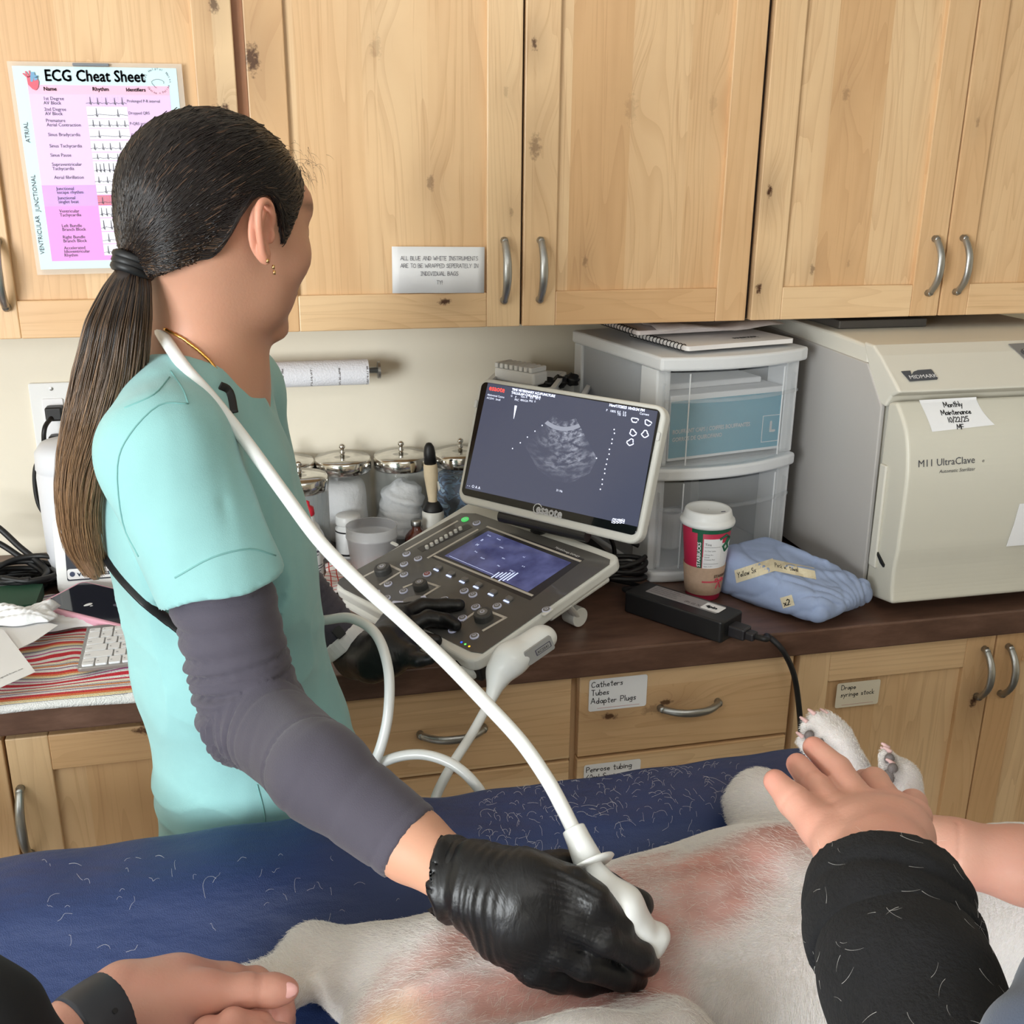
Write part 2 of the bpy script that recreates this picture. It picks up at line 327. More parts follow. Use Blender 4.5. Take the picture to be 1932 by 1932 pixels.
shaker(t, .835, 1.2065, ZB, ZT, YC, seed=3.2, hx=1.180, hz=1.465, knots=((.95, 1.46, .009, .6), (.98, 1.75, .012, .4), (1.02, 1.47, .006, .3)), sknots=((.851, 1.593, .010, 1.0), (.846, 1.43, .010, 1.0)))
shaker(t, 1.2095, 1.6, ZB, ZT, YC, seed=3.8, hx=1.237, hz=1.466, sknots=((1.235, 1.71, .008, .4),))
mb = MB(); mb.box((.829, YC+.016, ZB+.002), (.835, YC+.022, ZT)); mb.build('frame_gap_backing', M['gapshade'], t); mb = MB(); mb.box((1.2065, YC+.016, ZB+.002), (1.2095, YC+.022, ZT)); mb.build('frame_gap_backing', M['gapshade'], t)  # door gaps filled with the painted shade colour
# worktop
cnt = NT('brown_laminate'); co = cnt.obj()
f = cnt.noise(cnt.mapv(co, (3, 12, 12)), 3, 6, .65); cnt.set(cnt.b.inputs['Base Color'], cnt.ramp(f, [(.3, srgb(80, 56, 46)), (.5, srgb(98, 71, 58)), (.72, srgb(120, 90, 76))]))
cnt.b.inputs['Roughness'].default_value = .34; M['lam'] = cnt.m
mb = MB(); mb.box((-.9, YF, .869), (1.75, YW-.0005, .914))
mb.build('worktop', M['lam'], loc=(0, YF, .869), bevel=.003, label='long dark brown laminate worktop under the wall cabinets, carrying the clutter', cat='worktop')
# base cabinets
def base(x0, x1, label):
    t = thing('base_cabinet', (x0, YF+.02, 0.0), label, 'cabinet'); mb = MB()
    y0 = YF+.038; mb.box((x0, y0, .1), (x0+.018, YW-.001, .868)); mb.box((x1-.018, y0, .1), (x1, YW-.001, .868)); mb.box((x0+.018, YW-.012, .1), (x1-.018, YW-.001, .868))
    mb.box((x0+.018, y0, .1), (x1-.018, YW-.012, .118)); mb.box((x0+.018, y0, .83), (x1-.018, y0+.06, .868)); mb.box((x0+.02, y0+.06, .0), (x1-.02, y0+.08, .1))
    mb.build('body', M['wC'], t)
    mb = MB(); mb.box((x0+.018, y0+.004, .118), (x1-.018, y0+.008, .83)); mb.build('frame_gap_backing', M['gapshade'], t)  # dark sheet behind the fronts, painted as interior shade
    return t
YD = YF+.017
t = base(-.83, .0435, 'base cabinet beneath the striped towel')
shaker(t, -.826, -.4, .11, .855, YD, seed=4.2)
shaker(t, -.396, .043, .11, .855, YD, seed=4.6, hx=-.385, hz=.72, hL=.115, rknots=((-.205, .848, .016, .95),), knots=((-.16, .72, .006, .6), (-.12, .68, .005, .4)))
def drawer(t, x0, x1, z0, z1, seed, hx=None, knots=()):
    P = OFF[t.name]
    mb = MB(); mb.box((x0, YD, z0), (x1, YD+.02, z1))
    m = W_('alder_drawer_%d' % int(seed*10), axis='X', stave=.075, seed=seed, knots=tuple((b-P[2], a-P[0], r, s) for a, b, r, s in knots))
    d = mb.build('drawer', m, t, bevel=.002)
    if hx is not None: handle(d, (hx, YD, (z0+z1)/2+.001), (1, 0, 0), .105)
    return d
t = base(.0445, .4435, 'drawer base cabinet behind the dangling white cable')
d1 = drawer(t, .05, .4385, .716, .866, 5.1, .245)
drawer(t, .05, .4385, .5, .711, 5.4, .245); drawer(t, .05, .4385, .12, .495, 5.9, .245)
mb = MB(); f = wallfr(.068, YD-.0012, .81); mb.rrect(.034, .05, .004, 0, .0008, f, 0); hand(mb, 'k', .01, f, 1, x0=.006, y0=-.012, z=.0012); mb.build('sticker', [M['paper'], M['ink']], d1)
t = base(.4445, .8275, 'drawer base cabinet labelled for catheters and syringes')
d1 = drawer(t, .452, .8235, .716, .866, 6.2, .641, knots=((.525, .828, .012, .5), (.6, .80, .010, .9), (.505, .785, .012, .95), (.58, .79, .018, .5)))
d2 = drawer(t, .452, .8235, .5, .711, 6.7, .641); drawer(t, .452, .8235, .12, .495, 6.9, .641)
def sticker(d, px, size, lines, h, m=M['paper'], tilt=0):
    a = py(px[0], px[1], YD-.0012); mb = MB(); w_, h_ = size
    f = frame((a[0], YD-.0012, a[2]), (math.cos(tilt), 0, math.sin(tilt)), (-math.sin(tilt), 0, math.cos(tilt)), (0, -1, 0))
    mb.rrect(w_, h_, .004, 0, .0006, f, 0, cx=w_/2, cy=-h_/2)
    for i, l in enumerate(lines): hand(mb, l, h, f, 1, x0=.004, y0=-.004-h-i*h*1.5, z=.0009, seed=i, w=.12)
    mb.box((w_*.15, -h_+.0045, .0007), (w_*.88, -h_+.005, .0009), 2, f)
    return mb.build('sticker', [m, M['ink'], mat('faint_red_print', srgb(190, 120, 120), .7)], d)
sticker(d1, (1112, 1283), (.098, .057), ['Catheters', 'Tubes', 'Adapter Plugs'], .0098)
sticker(d2, (1102, 1444), (.098, .057), ['Penrose tubing', '60ml Syringes'], .0098)
t = base(.8285, 1.62, 'base cabinet with the drape and syringe stock label')
d = shaker(t, .835, 1.2095, .11, .862, YD, seed=7.3, hx=1.188, hz=.792, hL=.096, knots=((1.13, .82, .004, .5),), sknots=((1.185, .735, .013, 1.0),))
sticker(d, (1580, 1290), (.082, .047), [' Drape', ' syringe stock'], .0088, mat('cream_sticker', srgb(226, 216, 196), .7))
shaker(t, 1.2125, 1.6, .11, .862, YD, seed=7.8, hx=1.236, hz=.792, hL=.096)
# ------------------------------------------------------------------ papers fixed to the wall cabinets
cpn = YC-.0012
def onc(a, b): return py(a, b, cpn)
zc_ = lambda a, b: onc(.2484*a, 80+.2484*b)
def facefr0(p0, p1, p2):
    x = unit(p1-p0); y = unit(p0-p2); y = unit(y-x*np.dot(x, y)); return frame(p0, x, y, np.cross(x, y))
cTL, cTR, cBL = zc_(90, 178), zc_(1338, 197), zc_(305, 1725)
CF = facefr0(cTL, cTR, cBL); cx_, cy_ = unit(cTR-cTL), None
_o = cTL; _ex = CF((1, 0, 0))-cTL; _ey = CF((0, 1, 0))-cTL
def cl_(a, b): q = zc_(a, b)-_o; return (float(np.dot(q, _ex)), float(np.dot(q, _ey)))
ch_ = thing('rhythm_chart', tuple(cTL), 'laminated pink and blue heart rhythm cheat sheet on the cabinet door behind her head', 'chart')
cw, chh = np.linalg.norm(cTR-cTL), abs(np.dot(cBL-cTL, _ey))
mb = MB(); mb.box((-.006, -chh-.008, 0), (cw+.008, .006, .0004), 0, CF); mb.build('laminate', mat('laminate_film', srgb(236, 222, 206), .15, alpha=.45), ch_)
mb = MB(); mb.box((0, -chh, .0005), (cw, 0, .0009), 0, CF); sh_ = mb.build('sheet', mat('pale_blue_paper', srgb(206, 236, 242), .5), ch_)
pal = [mat('chart_pink', srgb(246, 188, 214), .5), mat('chart_lavender', srgb(228, 196, 240), .5), mat('chart_purple', srgb(212, 164, 236), .5), mat('chart_magenta', srgb(232, 152, 226), .5), mat('chart_strip', srgb(240, 240, 248), .5), mat('chart_rose', srgb(214, 118, 140), .5), mat('chart_gridline', srgb(196, 190, 212), .6), M['ink2'], mat('chart_title', srgb(66, 62, 70), .6), mat('heart_red', srgb(214, 92, 112), .5), mat('heart_blue', srgb(110, 160, 196), .5)]
mb = MB()
x0, x1 = cl_(215, 360)[0], cl_(1290, 400)[0]; ys = lambda b: cl_(400, b)[1]
def blk(xa, xb, ya, yb, m, z): mb.box((xa, yb, z), (xb, ya, z+.0001), m, CF)
blk(x0, x1, ys(323), ys(395), 0, .001); blk(x0, x1, ys(395), ys(1085), 1, .001); blk(x0, x1, ys(1085), ys(1245), 2, .001); blk(x0, x1, ys(1245), ys(1662), 3, .001)
sx0, sx1 = cl_(650, 440)[0], cl_(960, 450)[0]
rows = [(400, 482, 3, 5), (486, 575, 4, 2), (580, 648, 4, 5), (655, 735, 4, 2), (748, 828, 4, 5), (840, 895, 4, 4), (905, 1000, 4, 9), (1003, 1080, 4, 5), (1085, 1160, 4, 2), (1165, 1240, 5, 4), (1245, 1335, 4, 8), (1340, 1440, 4, 6), (1445, 1535, 4, 3), (1540, 1625, 4, 4)]
for i, (a, b, m, nb_) in enumerate(rows):
    if i == 0: m = 1
    ya, yb = ys(a), ys(b); blk(sx0, sx1, ya, yb, m, .0012); H_ = ya-yb
    for k in range(1, 15): mb.box((sx0+(sx1-sx0)*k/15, yb, .0014), (sx0+(sx1-sx0)*k/15+.00015, ya, .0015), 6, CF)
    for k in range(1, 5): mb.box((sx0, yb+H_*k/5, .0014), (sx1, yb+H_*k/5+.00015, .0015), 6, CF)
    P = [(sx0, yb+H_*.25)]; rn = random.Random(i)
    for k in range(nb_):
        c = sx0+(sx1-sx0)*(k+.5)/nb_+rn.uniform(-.0012, .0012); d = min(.0012, (sx1-sx0)/nb_*.12); base_ = yb+H_*.25
        P += [(c-5*d if nb_ < 6 else c-2*d, base_), (c-d, base_+H_*.06), (c-.5*d, base_-H_*.08), (c, base_+H_*rn.uniform(.5, .65)), (c+.5*d, base_-H_*.14), (c+d, base_), (c+2*d, base_+H_*.1)]
    P.append((sx1, yb+H_*.25))
    for (p, q) in zip(P[:-1], P[1:]):
        t_ = unit((q[0]-p[0], q[1]-p[1])); n_ = (-t_[1]*.00028, t_[0]*.00028); mb.add([CF((p[0]-n_[0], p[1]-n_[1], .0017)), CF((q[0]-n_[0], q[1]-n_[1], .0017)), CF((q[0]+n_[0], q[1]+n_[1], .0017)), CF((p[0]+n_[0], p[1]+n_[1], .0017))], [(0, 1, 2, 3)], 7)
def subc(x, y, z=0, rot=0):
    e1 = _ex*math.cos(rot)+_ey*math.sin(rot); e2 = _ey*math.cos(rot)-_ex*math.sin(rot); return frame(CF((x, y, z)), e1, e2, np.cross(_ex, _ey))
tx = lambda s_, a, b, h_, m=7, bold=.0001, rot=0, sx=1: mb.text(s_, h_, subc(*cl_(a, b), 0, rot), m, z=.0018, bold=bold, sx=sx)
tx('ECG Cheat Sheet', 342, 292, .0215, 8, .0006, sx=.88); tx('Name', 333, 366, .0072, 8, .0002); tx('Rhythm', 703, 368, .0072, 8, .0002); tx('Identifiers', 958, 372, .0068, 8, .0002)
for s_, a, b in (('1st Degree', 330, 438), ('AV Block', 333, 472), ('2nd Degree', 338, 520), ('AV Block', 345, 553), ('Premature', 350, 605), ('Atrial Contraction', 357, 638), ('Sinus Bradycardia', 367, 712), ('Sinus Tachycardia', 378, 798), ('Sinus Pause', 384, 868), ('Supraventricular', 396, 938), ('Tachycardia', 400, 970), ('Atrial fibrillation', 414, 1037), ('Junctional', 430, 1122), ('escape rhythm', 434, 1150), ('Junctional', 441, 1193), ('singlet beat', 445, 1222), ('Ventricular', 452, 1293), ('Tachycardia', 456, 1322), ('Left Bundle', 470, 1404), ('Branch Block', 474, 1432), ('Right Bundle', 478, 1490), ('Branch Block', 482, 1519), ('Accelerated', 488, 1572), ('Idioventricular', 489, 1599), ('Rhythm', 490, 1627)): tx(s_, a, b, .0066, 7, .0001, sx=.94)
for s_, a, b in (('Prolonged P-R interval', 965, 456), ('Dropped QRS', 977, 547), ('P-QRS arriving early', 987, 627), ('Slow complexes', 998, 713), ('Fast sinus', 1007, 792), ('Long pause', 1016, 870)): tx(s_, a, b, .0056, 7, .0001, sx=.9)
tx('ATRIAL', 232, 762, .0085, 8, .0001, R(90)); tx('JUNCTIONAL', 304, 1285, .0085, 8, .0001, R(90)); tx('VENTRICULAR', 340, 1608, .0085, 8, .0001, R(90))
lc = cl_(1198, 302); rl_ = .0165
for s_, a0, da in (('Vet Helpful Notes', 172, -10.5), ('Canine + Feline', 205, 9.5)):
    for i, ch2 in enumerate(s_):
        an = R(a0+da*i); up_t = an-math.pi/2 if da < 0 else an+math.pi/2
        mb.text(ch2, .0042, subc(lc[0]+rl_*math.cos(an), lc[1]+rl_*math.sin(an), 0, up_t), 7, z=.0018)
mb.tube([CF((lc[0]+.008*math.cos(t_)*(1+.2*math.sin(3*t_)), lc[1]-.002+.006*math.sin(t_), .0018)) for t_ in [j*.45 for j in range(11)]], .00025, 4, 7)
hx = lambda pts: [cl_(a, b) for a, b in pts]
for pts, m in (([(205, 270), (240, 250), (280, 262), (298, 300), (292, 345), (275, 365), (250, 355), (215, 320)], 9), ([(208, 270), (172, 238), (180, 232), (218, 262)], 9), ([(215, 268), (190, 222), (200, 218), (228, 262)], 9), ([(228, 262), (218, 214), (228, 214), (240, 258)], 9), ([(232, 270), (236, 226), (262, 226), (268, 250), (290, 252), (290, 266), (262, 268), (250, 300), (236, 300)], 10), ([(262, 268), (290, 258), (286, 285), (262, 292)], 10)):
    mb.prism(hx(pts)[::-1], .0018+.0001*m, .0019+.0001*m, CF, m)
mb.build('print', pal, sh_)
mb = MB(); a_ = cl_(552, 158); b_ = cl_(832, 185); mb.box((a_[0], b_[1], .001), (b_[0], a_[1], .006), 0, CF); mb.build('clip', mat('grey_clip', srgb(120, 124, 130), .4), ch_, bevel=.001)
# white paper sign
pA, pB, pC = onc(739, 465), onc(914, 466), onc(739, 553); SF = facefr0(pA, pB, pC); sw_, shh = np.linalg.norm(pB-pA), abs(pC[2]-pA[2])
ps_ = thing('paper_sign', tuple(pA), 'white paper note on the cabinet door about blue and white instruments', 'sign')
mb = MB(); nq = 12; mb.add([SF((sw_*i/nq, -shh*j, .0006+.0012*(math.sin(i*1.1)+1)*(.3+.7*j))) for j in (0, 1) for i in range(nq+1)], [(nq+1+i, nq+2+i, i+1, i) for i in range(nq)]); pg = mb.build('paper', M['paper'], ps_, smooth=True, solid=.0003)
mb = MB()
for s_, y, h_ in (('ALL BLUE AND WHITE INSTRUMENTS', .27, .0063), ('ARE TO BE WRAPPED SEPERATELY IN', .43, .0062), ('INDIVIDUAL BAGS', .60, .0062), ('TY!', .79, .006)): hand(mb, s_, h_, SF, 0, w=.10, gap=.12, x0=sw_*.51, y0=-shh*y-.0012, center=True, z=.0036, jit=.02, seed=3)
mb.build('handwriting', M['ink2'], pg)
# ------------------------------------------------------------------ things on the worktop, near the far wall
Z0 = .9142
def px(p, q, x): d = ray(p, q); return CAM + d*(x/d[0])
# --- steriliser
ac = thing('steriliser', (1.25, 1.5, Z0), 'beige tabletop steriliser with a rounded front and a taped maintenance note', 'steriliser')
M['acb'] = mat('beige_shell', srgb(218, 214, 202), .42); M['acg'] = mat('grey_side_panel', srgb(186, 182, 178), .6); M['acd'] = mat('beige_door', srgb(210, 206, 192), .4)
X0, X1 = .992, 1.46
def yzp(pts, x): return [(px(a, b, x)[1], px(a, b, x)[2]) for a, b in pts]
def xprism(mb, pts, x0, x1, m=None): mb.prism([(a, b) for a, b in pts], x0, x1, frame((0, 0, 0), (0, 1, 0), (0, 0, 1), (1, 0, 0)), m)
sp_ = yzp([(1627, 1136), (1669, 768), (1640, 685)], X0)
mb = MB(); xprism(mb, [(2.0, Z0+.012), (sp_[0][0], Z0+.012), (sp_[1][0]+.004, sp_[1][1]), sp_[2], (2.0, 1.328)], X0-.004, X0+.004)
mb.build('side_panel', M['acg'], ac, bevel=.002, seg=2)
mb = MB(); t1 = px(1647, 651, X0)
xprism(mb, [(2.005, Z0+.012), (sp_[0][0]+.01, Z0+.012), (sp_[1][0]+.01, sp_[1][1]), (sp_[2][0]+.002, 1.30), (t1[1]+.012, t1[2]-.003), (1.70, 1.352), (2.005, 1.352)], X0, X1)
mb.build('body', [M['acb']], ac, bevel=.006, seg=3)
for k in range(4):
    mb = MB(); mb.lathe([(.012, 0), (.014, .0118)], (X0+.04+(k % 2)*.38, 1.56+(k//2)*.38, Z0), 14); mb.build('foot', M['blackrub'], ac)
# top shroud
mb = MB()
sh = yzp([(1671, 768), (1683, 748), (1691, 742), (1676, 704), (1660, 670), (1649, 651)], X0)
xprism(mb, [(sh[0][0]+.03, sh[0][1]+.005), sh[0], sh[1], (sh[2][0]-.012, sh[2][1]+.004), (sh[3][0]-.008, sh[3][1]), (sh[4][0]-.004, sh[4][1]), (sh[5][0], sh[5][1]), (sh[5][0]+.03, sh[5][1]+.001)], X0-.002, X1+.002)
shr = mb.build('hood', M['acb'], ac, bevel=.004, seg=3)
# door with bulged profile
dcur = [(1683, 1140), (1683, 1112), (1687, 1075), (1694, 1040), (1698, 1010), (1705, 960), (1712, 900), (1713, 850), (1710, 815), (1702, 785), (1692, 758)]
dp = yzp(dcur, X0+.0); dp = [(a, b) for a, b in dp]
sm = spline([V(a, b, 0) for a, b in dp], 4); sm = [(p[0], max(p[1], Z0+.012)) for p in sm]
back = 1.513
mb = MB(); xprism(mb, [(back, Z0+.012)]+sm+[(back, sm[-1][1]-.006)], X0-.001, X1+.001)
door = mb.build('door', M['acd'], ac, bevel=.007, seg=4, smooth=False)
mb = MB(); xprism(mb, [(1.485, .985), (1.505, .985), (1.507, 1.165), (1.489, 1.165)], X0-.006, X0-.0005); mb.build('door_grip', M['acb'], door, bevel=.002)
mb = MB(); a = px(1650, 1035, X0-.003); xprism(mb, [(a[1]-.032, a[2]-.022), (a[1]-.022, a[2]-.018), (a[1]-.001, a[2]), (a[1]-.001, a[2]+.003), (a[1]-.033, a[2]-.017)], X0-.004, X0-.001); mb.build('latch_gap', M['black'], door)
def facefr(p0, p1, p2):   # origin top-left, right, down points in 3D -> frame
    x = unit(p1-p0); y = unit(p0-p2); y = unit(y-x*np.dot(x, y)); return frame(p0, x, y, np.cross(x, y))
def door_y(z):
    zs = [p[1] for p in sm]; ys = [p[0] for p in sm]; i = min(range(len(zs)), key=lambda k: abs(zs[k]-z)); return ys[i]
def on_door(a, b):
    y = 1.44
    for _ in range(8): q = py(a, b, y); y = door_y(q[2])-.0012
    return py(a, b, y)
def door_ys(z):
    zs = [p[1] for p in sm][::-1] if sm[0][1] > sm[-1][1] else [p[1] for p in sm]; ys = [p[0] for p in sm][::-1] if sm[0][1] > sm[-1][1] else [p[0] for p in sm]; return float(np.interp(z, zs, ys))
def conf(f0):
    def g(p): q = f0((p[0], p[1], 0)).copy(); q[1] = door_ys(q[2])-.0008-p[2]; return q
    return g
P0 = on_door(1732, 755); P1 = on_door(1842, 749); P2 = on_door(1742, 815)
f = conf(facefr(P0, P1, P2)); wN = np.linalg.norm(P1-P0); hN = np.linalg.norm(P2-P0)
mb = MB(); nq = 10; el = lambda t: wN*(.02+.05*t); er_ = lambda t: wN*(1.0+.16*t-.06*math.sin(3*t))
vs = [f((el(j/nq)*(1-i)+er_(j/nq)*i, -hN*j/nq*(1-.1*i), .0004)) for j in range(nq+1) for i in (0, 1)]; mb.add(vs, [(2*j, 2*j+2, 2*j+3, 2*j+1) for j in range(nq)], 0)
for i, l in enumerate(['Monthly', 'Maintenance', '10/22/25', 'MF']): hand(mb, l, hN*.155, f, 1, x0=wN*.56, y0=-hN*(.26+.235*i), center=True, z=.0012, w=.16, gap=.12, seed=i)
mb.build('tape_note', [M['paper'], M['ink']], door)
mb = MB(); q = on_door(1732, 882); q2 = on_door(1852, 872); f = conf(facefr(q, q2, on_door(1732, 900))); L = np.linalg.norm(q2-q)
mb.text('M11 UltraClave', L/7.2, f, bold=.0001); mb.text('®', .006, frame(q2, unit(q2-q), (0, 0, 1), (0, -1, 0)), z=.001); q = on_door(1772, 893); q2 = on_door(1836, 888)
mb.text('Automatic Sterilizer', L/14.5, conf(facefr(q, q2, on_door(1772, 910))), shear=.2); mb.build('lettering', mat('print_grey', srgb(70, 70, 78), .6), door)
def on_hood(a, b):   # plane through the hood front
    A = V(X0, sh[2][0]-.013, sh[2][1]+.004); B = V(X0, sh[5][0]-.002, sh[5][1]); n = np.cross(V(1, 0, 0), unit(B-A)); n = n*(-1 if n[1] > 0 else 1)
    d = ray(a, b); t = np.dot(A+n*.0015-CAM, n)/np.dot(d, n); return CAM+d*t
q = on_hood(1700, 701); q2 = on_hood(1757, 697); q3 = on_hood(1706, 720); f = facefr(q, q2, q3); wl = np.linalg.norm(q2-q); hl = np.linalg.norm(q3-q)
mb = MB(); mb.prism([(0, 0), (wl*.3, 0), (wl*.26, -hl*.4), (wl*.38, -hl*.12), (wl*.55, 0), (wl*.98, 0), (wl, -hl*.1), (wl*1.02, -hl*.9), (wl*.98, -hl), (wl*.08, -hl)][::-1], 0, .0008, f, 0)
mb.text('MIDMARK', wl*.205, frame(f((wl*.12, -hl*.82, 0)), unit(q2-q), f((0, 1, 0))-f((0, 0, 0)), f((0, 0, 1))-f((0, 0, 0))), 1, z=.0013)
mb.build('logo_badge', [mat('badge_grey', srgb(72, 76, 84), .5), M['paper']], shr)
q = on_hood(1902, 650); q2 = on_hood(1990, 645); q3 = on_hood(1926, 709); f = facefr(q, q2, q3); wl = np.linalg.norm(q2-q)*1.6; hl = abs(np.dot(q3-q, f((0, 1, 0))-f((0, 0, 0))))
mb = MB(); mb.prism([(0, 0), (wl, 0), (wl, -hl), (.022, -hl)][::-1], 0, .0015, f, 0); pn = mb.build('control_panel', mat('panel_grey', srgb(126, 124, 122), .5), shr)
for (dx, dy, ch) in ((.019, -.022, 'P'), (.026, -.045, '+'), (.046, -.022, '?'), (.052, -.045, '-')):
    mb = MB(); mb.lathe([(.0065, 0), (.0065, .002), (.005, .003)], (0, 0, 0), 18, lambda p, dx=dx, dy=dy: f((dx+p[0], dy+p[1], .0015+p[2])), 0); mb.text(ch, .009, frame(f((dx-.003, dy-.003, .0047)), f((1, 0, 0))-f((0, 0, 0)), f((0, 1, 0))-f((0, 0, 0)), f((0, 0, 1))-f((0, 0, 0))), 1); mb.build('panel_button', [mat('button_dark', srgb(80, 78, 78), .4), M['paper']], pn)
mb = MB(); q = on_door(1923, 950); f = wallfr(q[0], q[1]-.001, q[2]); mb.prism([(0, 0), (-.004, -.035), (-.012, -.075), (.12, -.075), (.12, 0)], 0, .0006, f, 0); mb.build('paper_notice', M['paper'], door)
mb = MB(); mb.box((1.02, 1.74, 1.3525), (1.20, 1.98, 1.3675)); mb.build('folder', mat('dark_folder', srgb(70, 66, 62), .5), loc=(1.11, 1.86, 1.3525), bevel=.002, label='dark flat case lying on top of the beige steriliser', cat='case')

# --- plastic drawer tower
du = thing('drawer_tower', (.79, 1.8, Z0), 'white two-drawer plastic tower with clear drawers beside the steriliser', 'drawer unit')
ang = math.atan2(.06, .30); fo = V(.650, 1.662, Z0); fx = frz(fo, ang); DW, DD = .303, .318
M['duw'] = mat('white_resin', srgb(226, 228, 230), .4); M['duc'] = mat('frosted_plastic', srgb(222, 226, 230), .25, alpha=.17)
M['dus'] = mat('frosted_side', srgb(196, 200, 206), .35, alpha=.8)
def bow(w, d, y0, b=.028, n=14, r=.05):   # plan outline: bowed front, rounded corners
    pts = [(w*i/n, y0-b*math.sin(math.pi*i/n)**.8) for i in range(n+1)]
    return pts+[(w, d), (0, d)]
def slab(mb, z0, z1, o=0, m=None, b=.028): mb.prism([(p[0]+(-o if p[0] < DW/2 else o), p[1]-(o if p[1] < .1 else -o)) for p in bow(DW, DD, 0, b)], z0, z1, fx, m)
HT = .412
for z0, z1 in ((HT-.024, HT), (.192, .214), (0, .02)):
    mb = MB(); slab(mb, z0, z1, .004 if z0 > .3 else 0, b=.03); mb.build('shelf_frame' if z0 < .3 else 'top', M['duw'], du, bevel=.005, seg=3)
for z0, z1 in ((.02, .192), (.214, HT-.024)):
    for xx in (0, DW-.028):
        for yy in (.012, DD-.03):
            mb = MB(); mb.box((xx, yy, z0), (xx+.028, yy+.03 if yy > .1 else yy+.055, z1), fr=fx); mb.build('post', M['duw'], du, bevel=.003)
    for xx in (.006, DW-.009):
        mb = MB(); mb.box((xx, .066, z0), (xx+.003, DD-.03, z1), fr=fx); mb.build('side_pane', M['dus'], du)
    # drawer: bowed front shell, sides, floor
    mb = MB(); n = 14; h0, h1 = z0+.004, z1-.004
    out = [(.012+(DW-.024)*i/n, .002-.028*math.sin(math.pi*i/n)**.8) for i in range(n+1)]
    prof = out+[(p[0], p[1]+.003) for p in out[::-1]]
    mb.prism(prof[::-1], h0, h1, fx); 
    mb.box((.012, .005, h0), (.015, DD-.04, h1-.02), fr=fx); mb.box((DW-.015, .005, h0), (DW-.012, DD-.04, h1-.02), fr=fx); mb.box((.015, .005, h0), (DW-.015, DD-.04, h0+.003), fr=fx)
    dr = mb.build('drawer', M['duc'], du)
    mb = MB(); lip = [(p[0], p[1]-.006) for p in out]+[(p[0], p[1]+.001) for p in out[::-1]]; mb.prism(lip[::-1], h1-.052, h1-.047, fx); mb.build('drawer_lip', M['duc'], dr)
    for u in (.05, DW-.055):
        mb = MB(); y_ = .002-.028*math.sin(math.pi*(u-.012)/(DW-.024))**.8; mb.box((u, y_-.0015, h0+.002), (u+.002, y_, h1-.002), fr=fx); mb.build('drawer_rib', M['duw'], dr)
# cap box inside the upper drawer
bx = thing('cap_box', tuple(fx((.15, .1, .225))), 'teal and white box of bouffant caps inside the upper clear drawer', 'box')
M['teal'] = mat('teal_card', srgb(60, 152, 178), .6)
mb = MB(); mb.box((.03, .012, .222), (.272, .2, .34), fr=fx); mb.build('carton', M['paper'], bx, bevel=.002)
mb = MB(); mb.box((.031, .0108, .228), (.271, .0118, .330), 0, fx); fl = frame(fx((0, .0105, 0)), fx((1, 0, 0))-fx((0, 0, 0)), (0, 0, 1), -(fx((0, 1, 0))-fx((0, 0, 0))))
def sub(fr, x, y, z=0): e = lambda v: fr(v)-fr((0, 0, 0)); return frame(fr((x, y, z)), e((1, 0, 0)), e((0, 1, 0)), e((0, 0, 1)))
mb.text('BOUFFANT CAPS | COIFFES BOUFFANTES', .0104, sub(fl, .036, .272), 1, bold=.0003, sx=.86); mb.text('GORROS DE QUIROFANO', .0104, sub(fl, .036, .258), 1, bold=.0003, sx=.86)
mb.text('L', .028, sub(fl, .245, .257), 1, bold=.001); 
for a in ((.229, .238, .23, .288), (.229, .238, .27, .239), (.229, .287, .27, .288)): mb.box((a[0], a[1], .0004), (a[2], a[3], .0008), 1, fl)
mb.build('printed_panel', [M['teal'], M['paper']], bx)
mb = MB(); mb.box((.03, .05, .341), (.25, .2, .352), fr=fx); mb.build('paper_pack', M['paper'], loc=tuple(fx((.14, .12, .341))), label='flat white packet lying on the teal cap box', cat='packet', bevel=.003)
for k, (u, v_, h_, r_) in enumerate(((.10, .10, .07, .022), (.155, .06, .04, .024), (.2, .12, .05, .02))):
    mb = MB(); mb.lathe([(r_*.45, 0), (r_, 0), (r_, h_), (r_*.45, h_), (r_*.45, 0)], tuple(fx((u, v_, .0245))), 24, close=False)
    mb.build('tape_roll', M['white'], loc=tuple(fx((u, v_, .0245))), smooth=False, label=['tall white roll at the back of the lower clear drawer', 'short white tape roll near the front of the lower clear drawer', 'white roll at the far side of the lower clear drawer'][k], cat='tape roll', group='white rolls in the lower drawer')
# notebooks on the tower
def notebook(cx, cy, rot, w_, h_, th, z, label, page, coil_side=-1, txt=None, ncoil=16):
    fo_ = frz(fx((cx, cy, z)), ang+rot); t = thing('spiral_notebook', tuple(fx((cx, cy, z))), label, 'notebook')
    mb = MB(); mb.rrect(w_, h_, .006, 0, th, fo_, 0); 
    if txt: mb.text(txt, .014, sub(fo_, w_*.05, -h_*.30, th), 1, bold=.0005); mb.text('TEMPERATURE RECORD', .004, sub(fo_, w_*.08, -h_*.36, th), 1)
    mb.build('pages', [page, M['ink']], t, bevel=.001)
    for i in range(ncoil):
        y_ = -h_/2+.012+(h_-.024)*i/(ncoil-1); x_ = coil_side*w_/2
        c = [fo_((x_+.006*math.cos(a)*1.0, y_+.0012*a/6, th/2+.0005+.0058*math.sin(a))) for a in [2*math.pi*j/12 for j in range(12)]]
        m2 = MB(); m2.tube(c+[c[0]], .0009, n=5, cap=False); m2.build('coil', M['black'], t)
    return t
notebook(.165, .10, .02, .23, .19, .008, HT+.0062, 'white spiral notebook on the drawer tower, lowest of the two', mat('pale_paper', srgb(232, 228, 226), .7), txt='FREEZER')
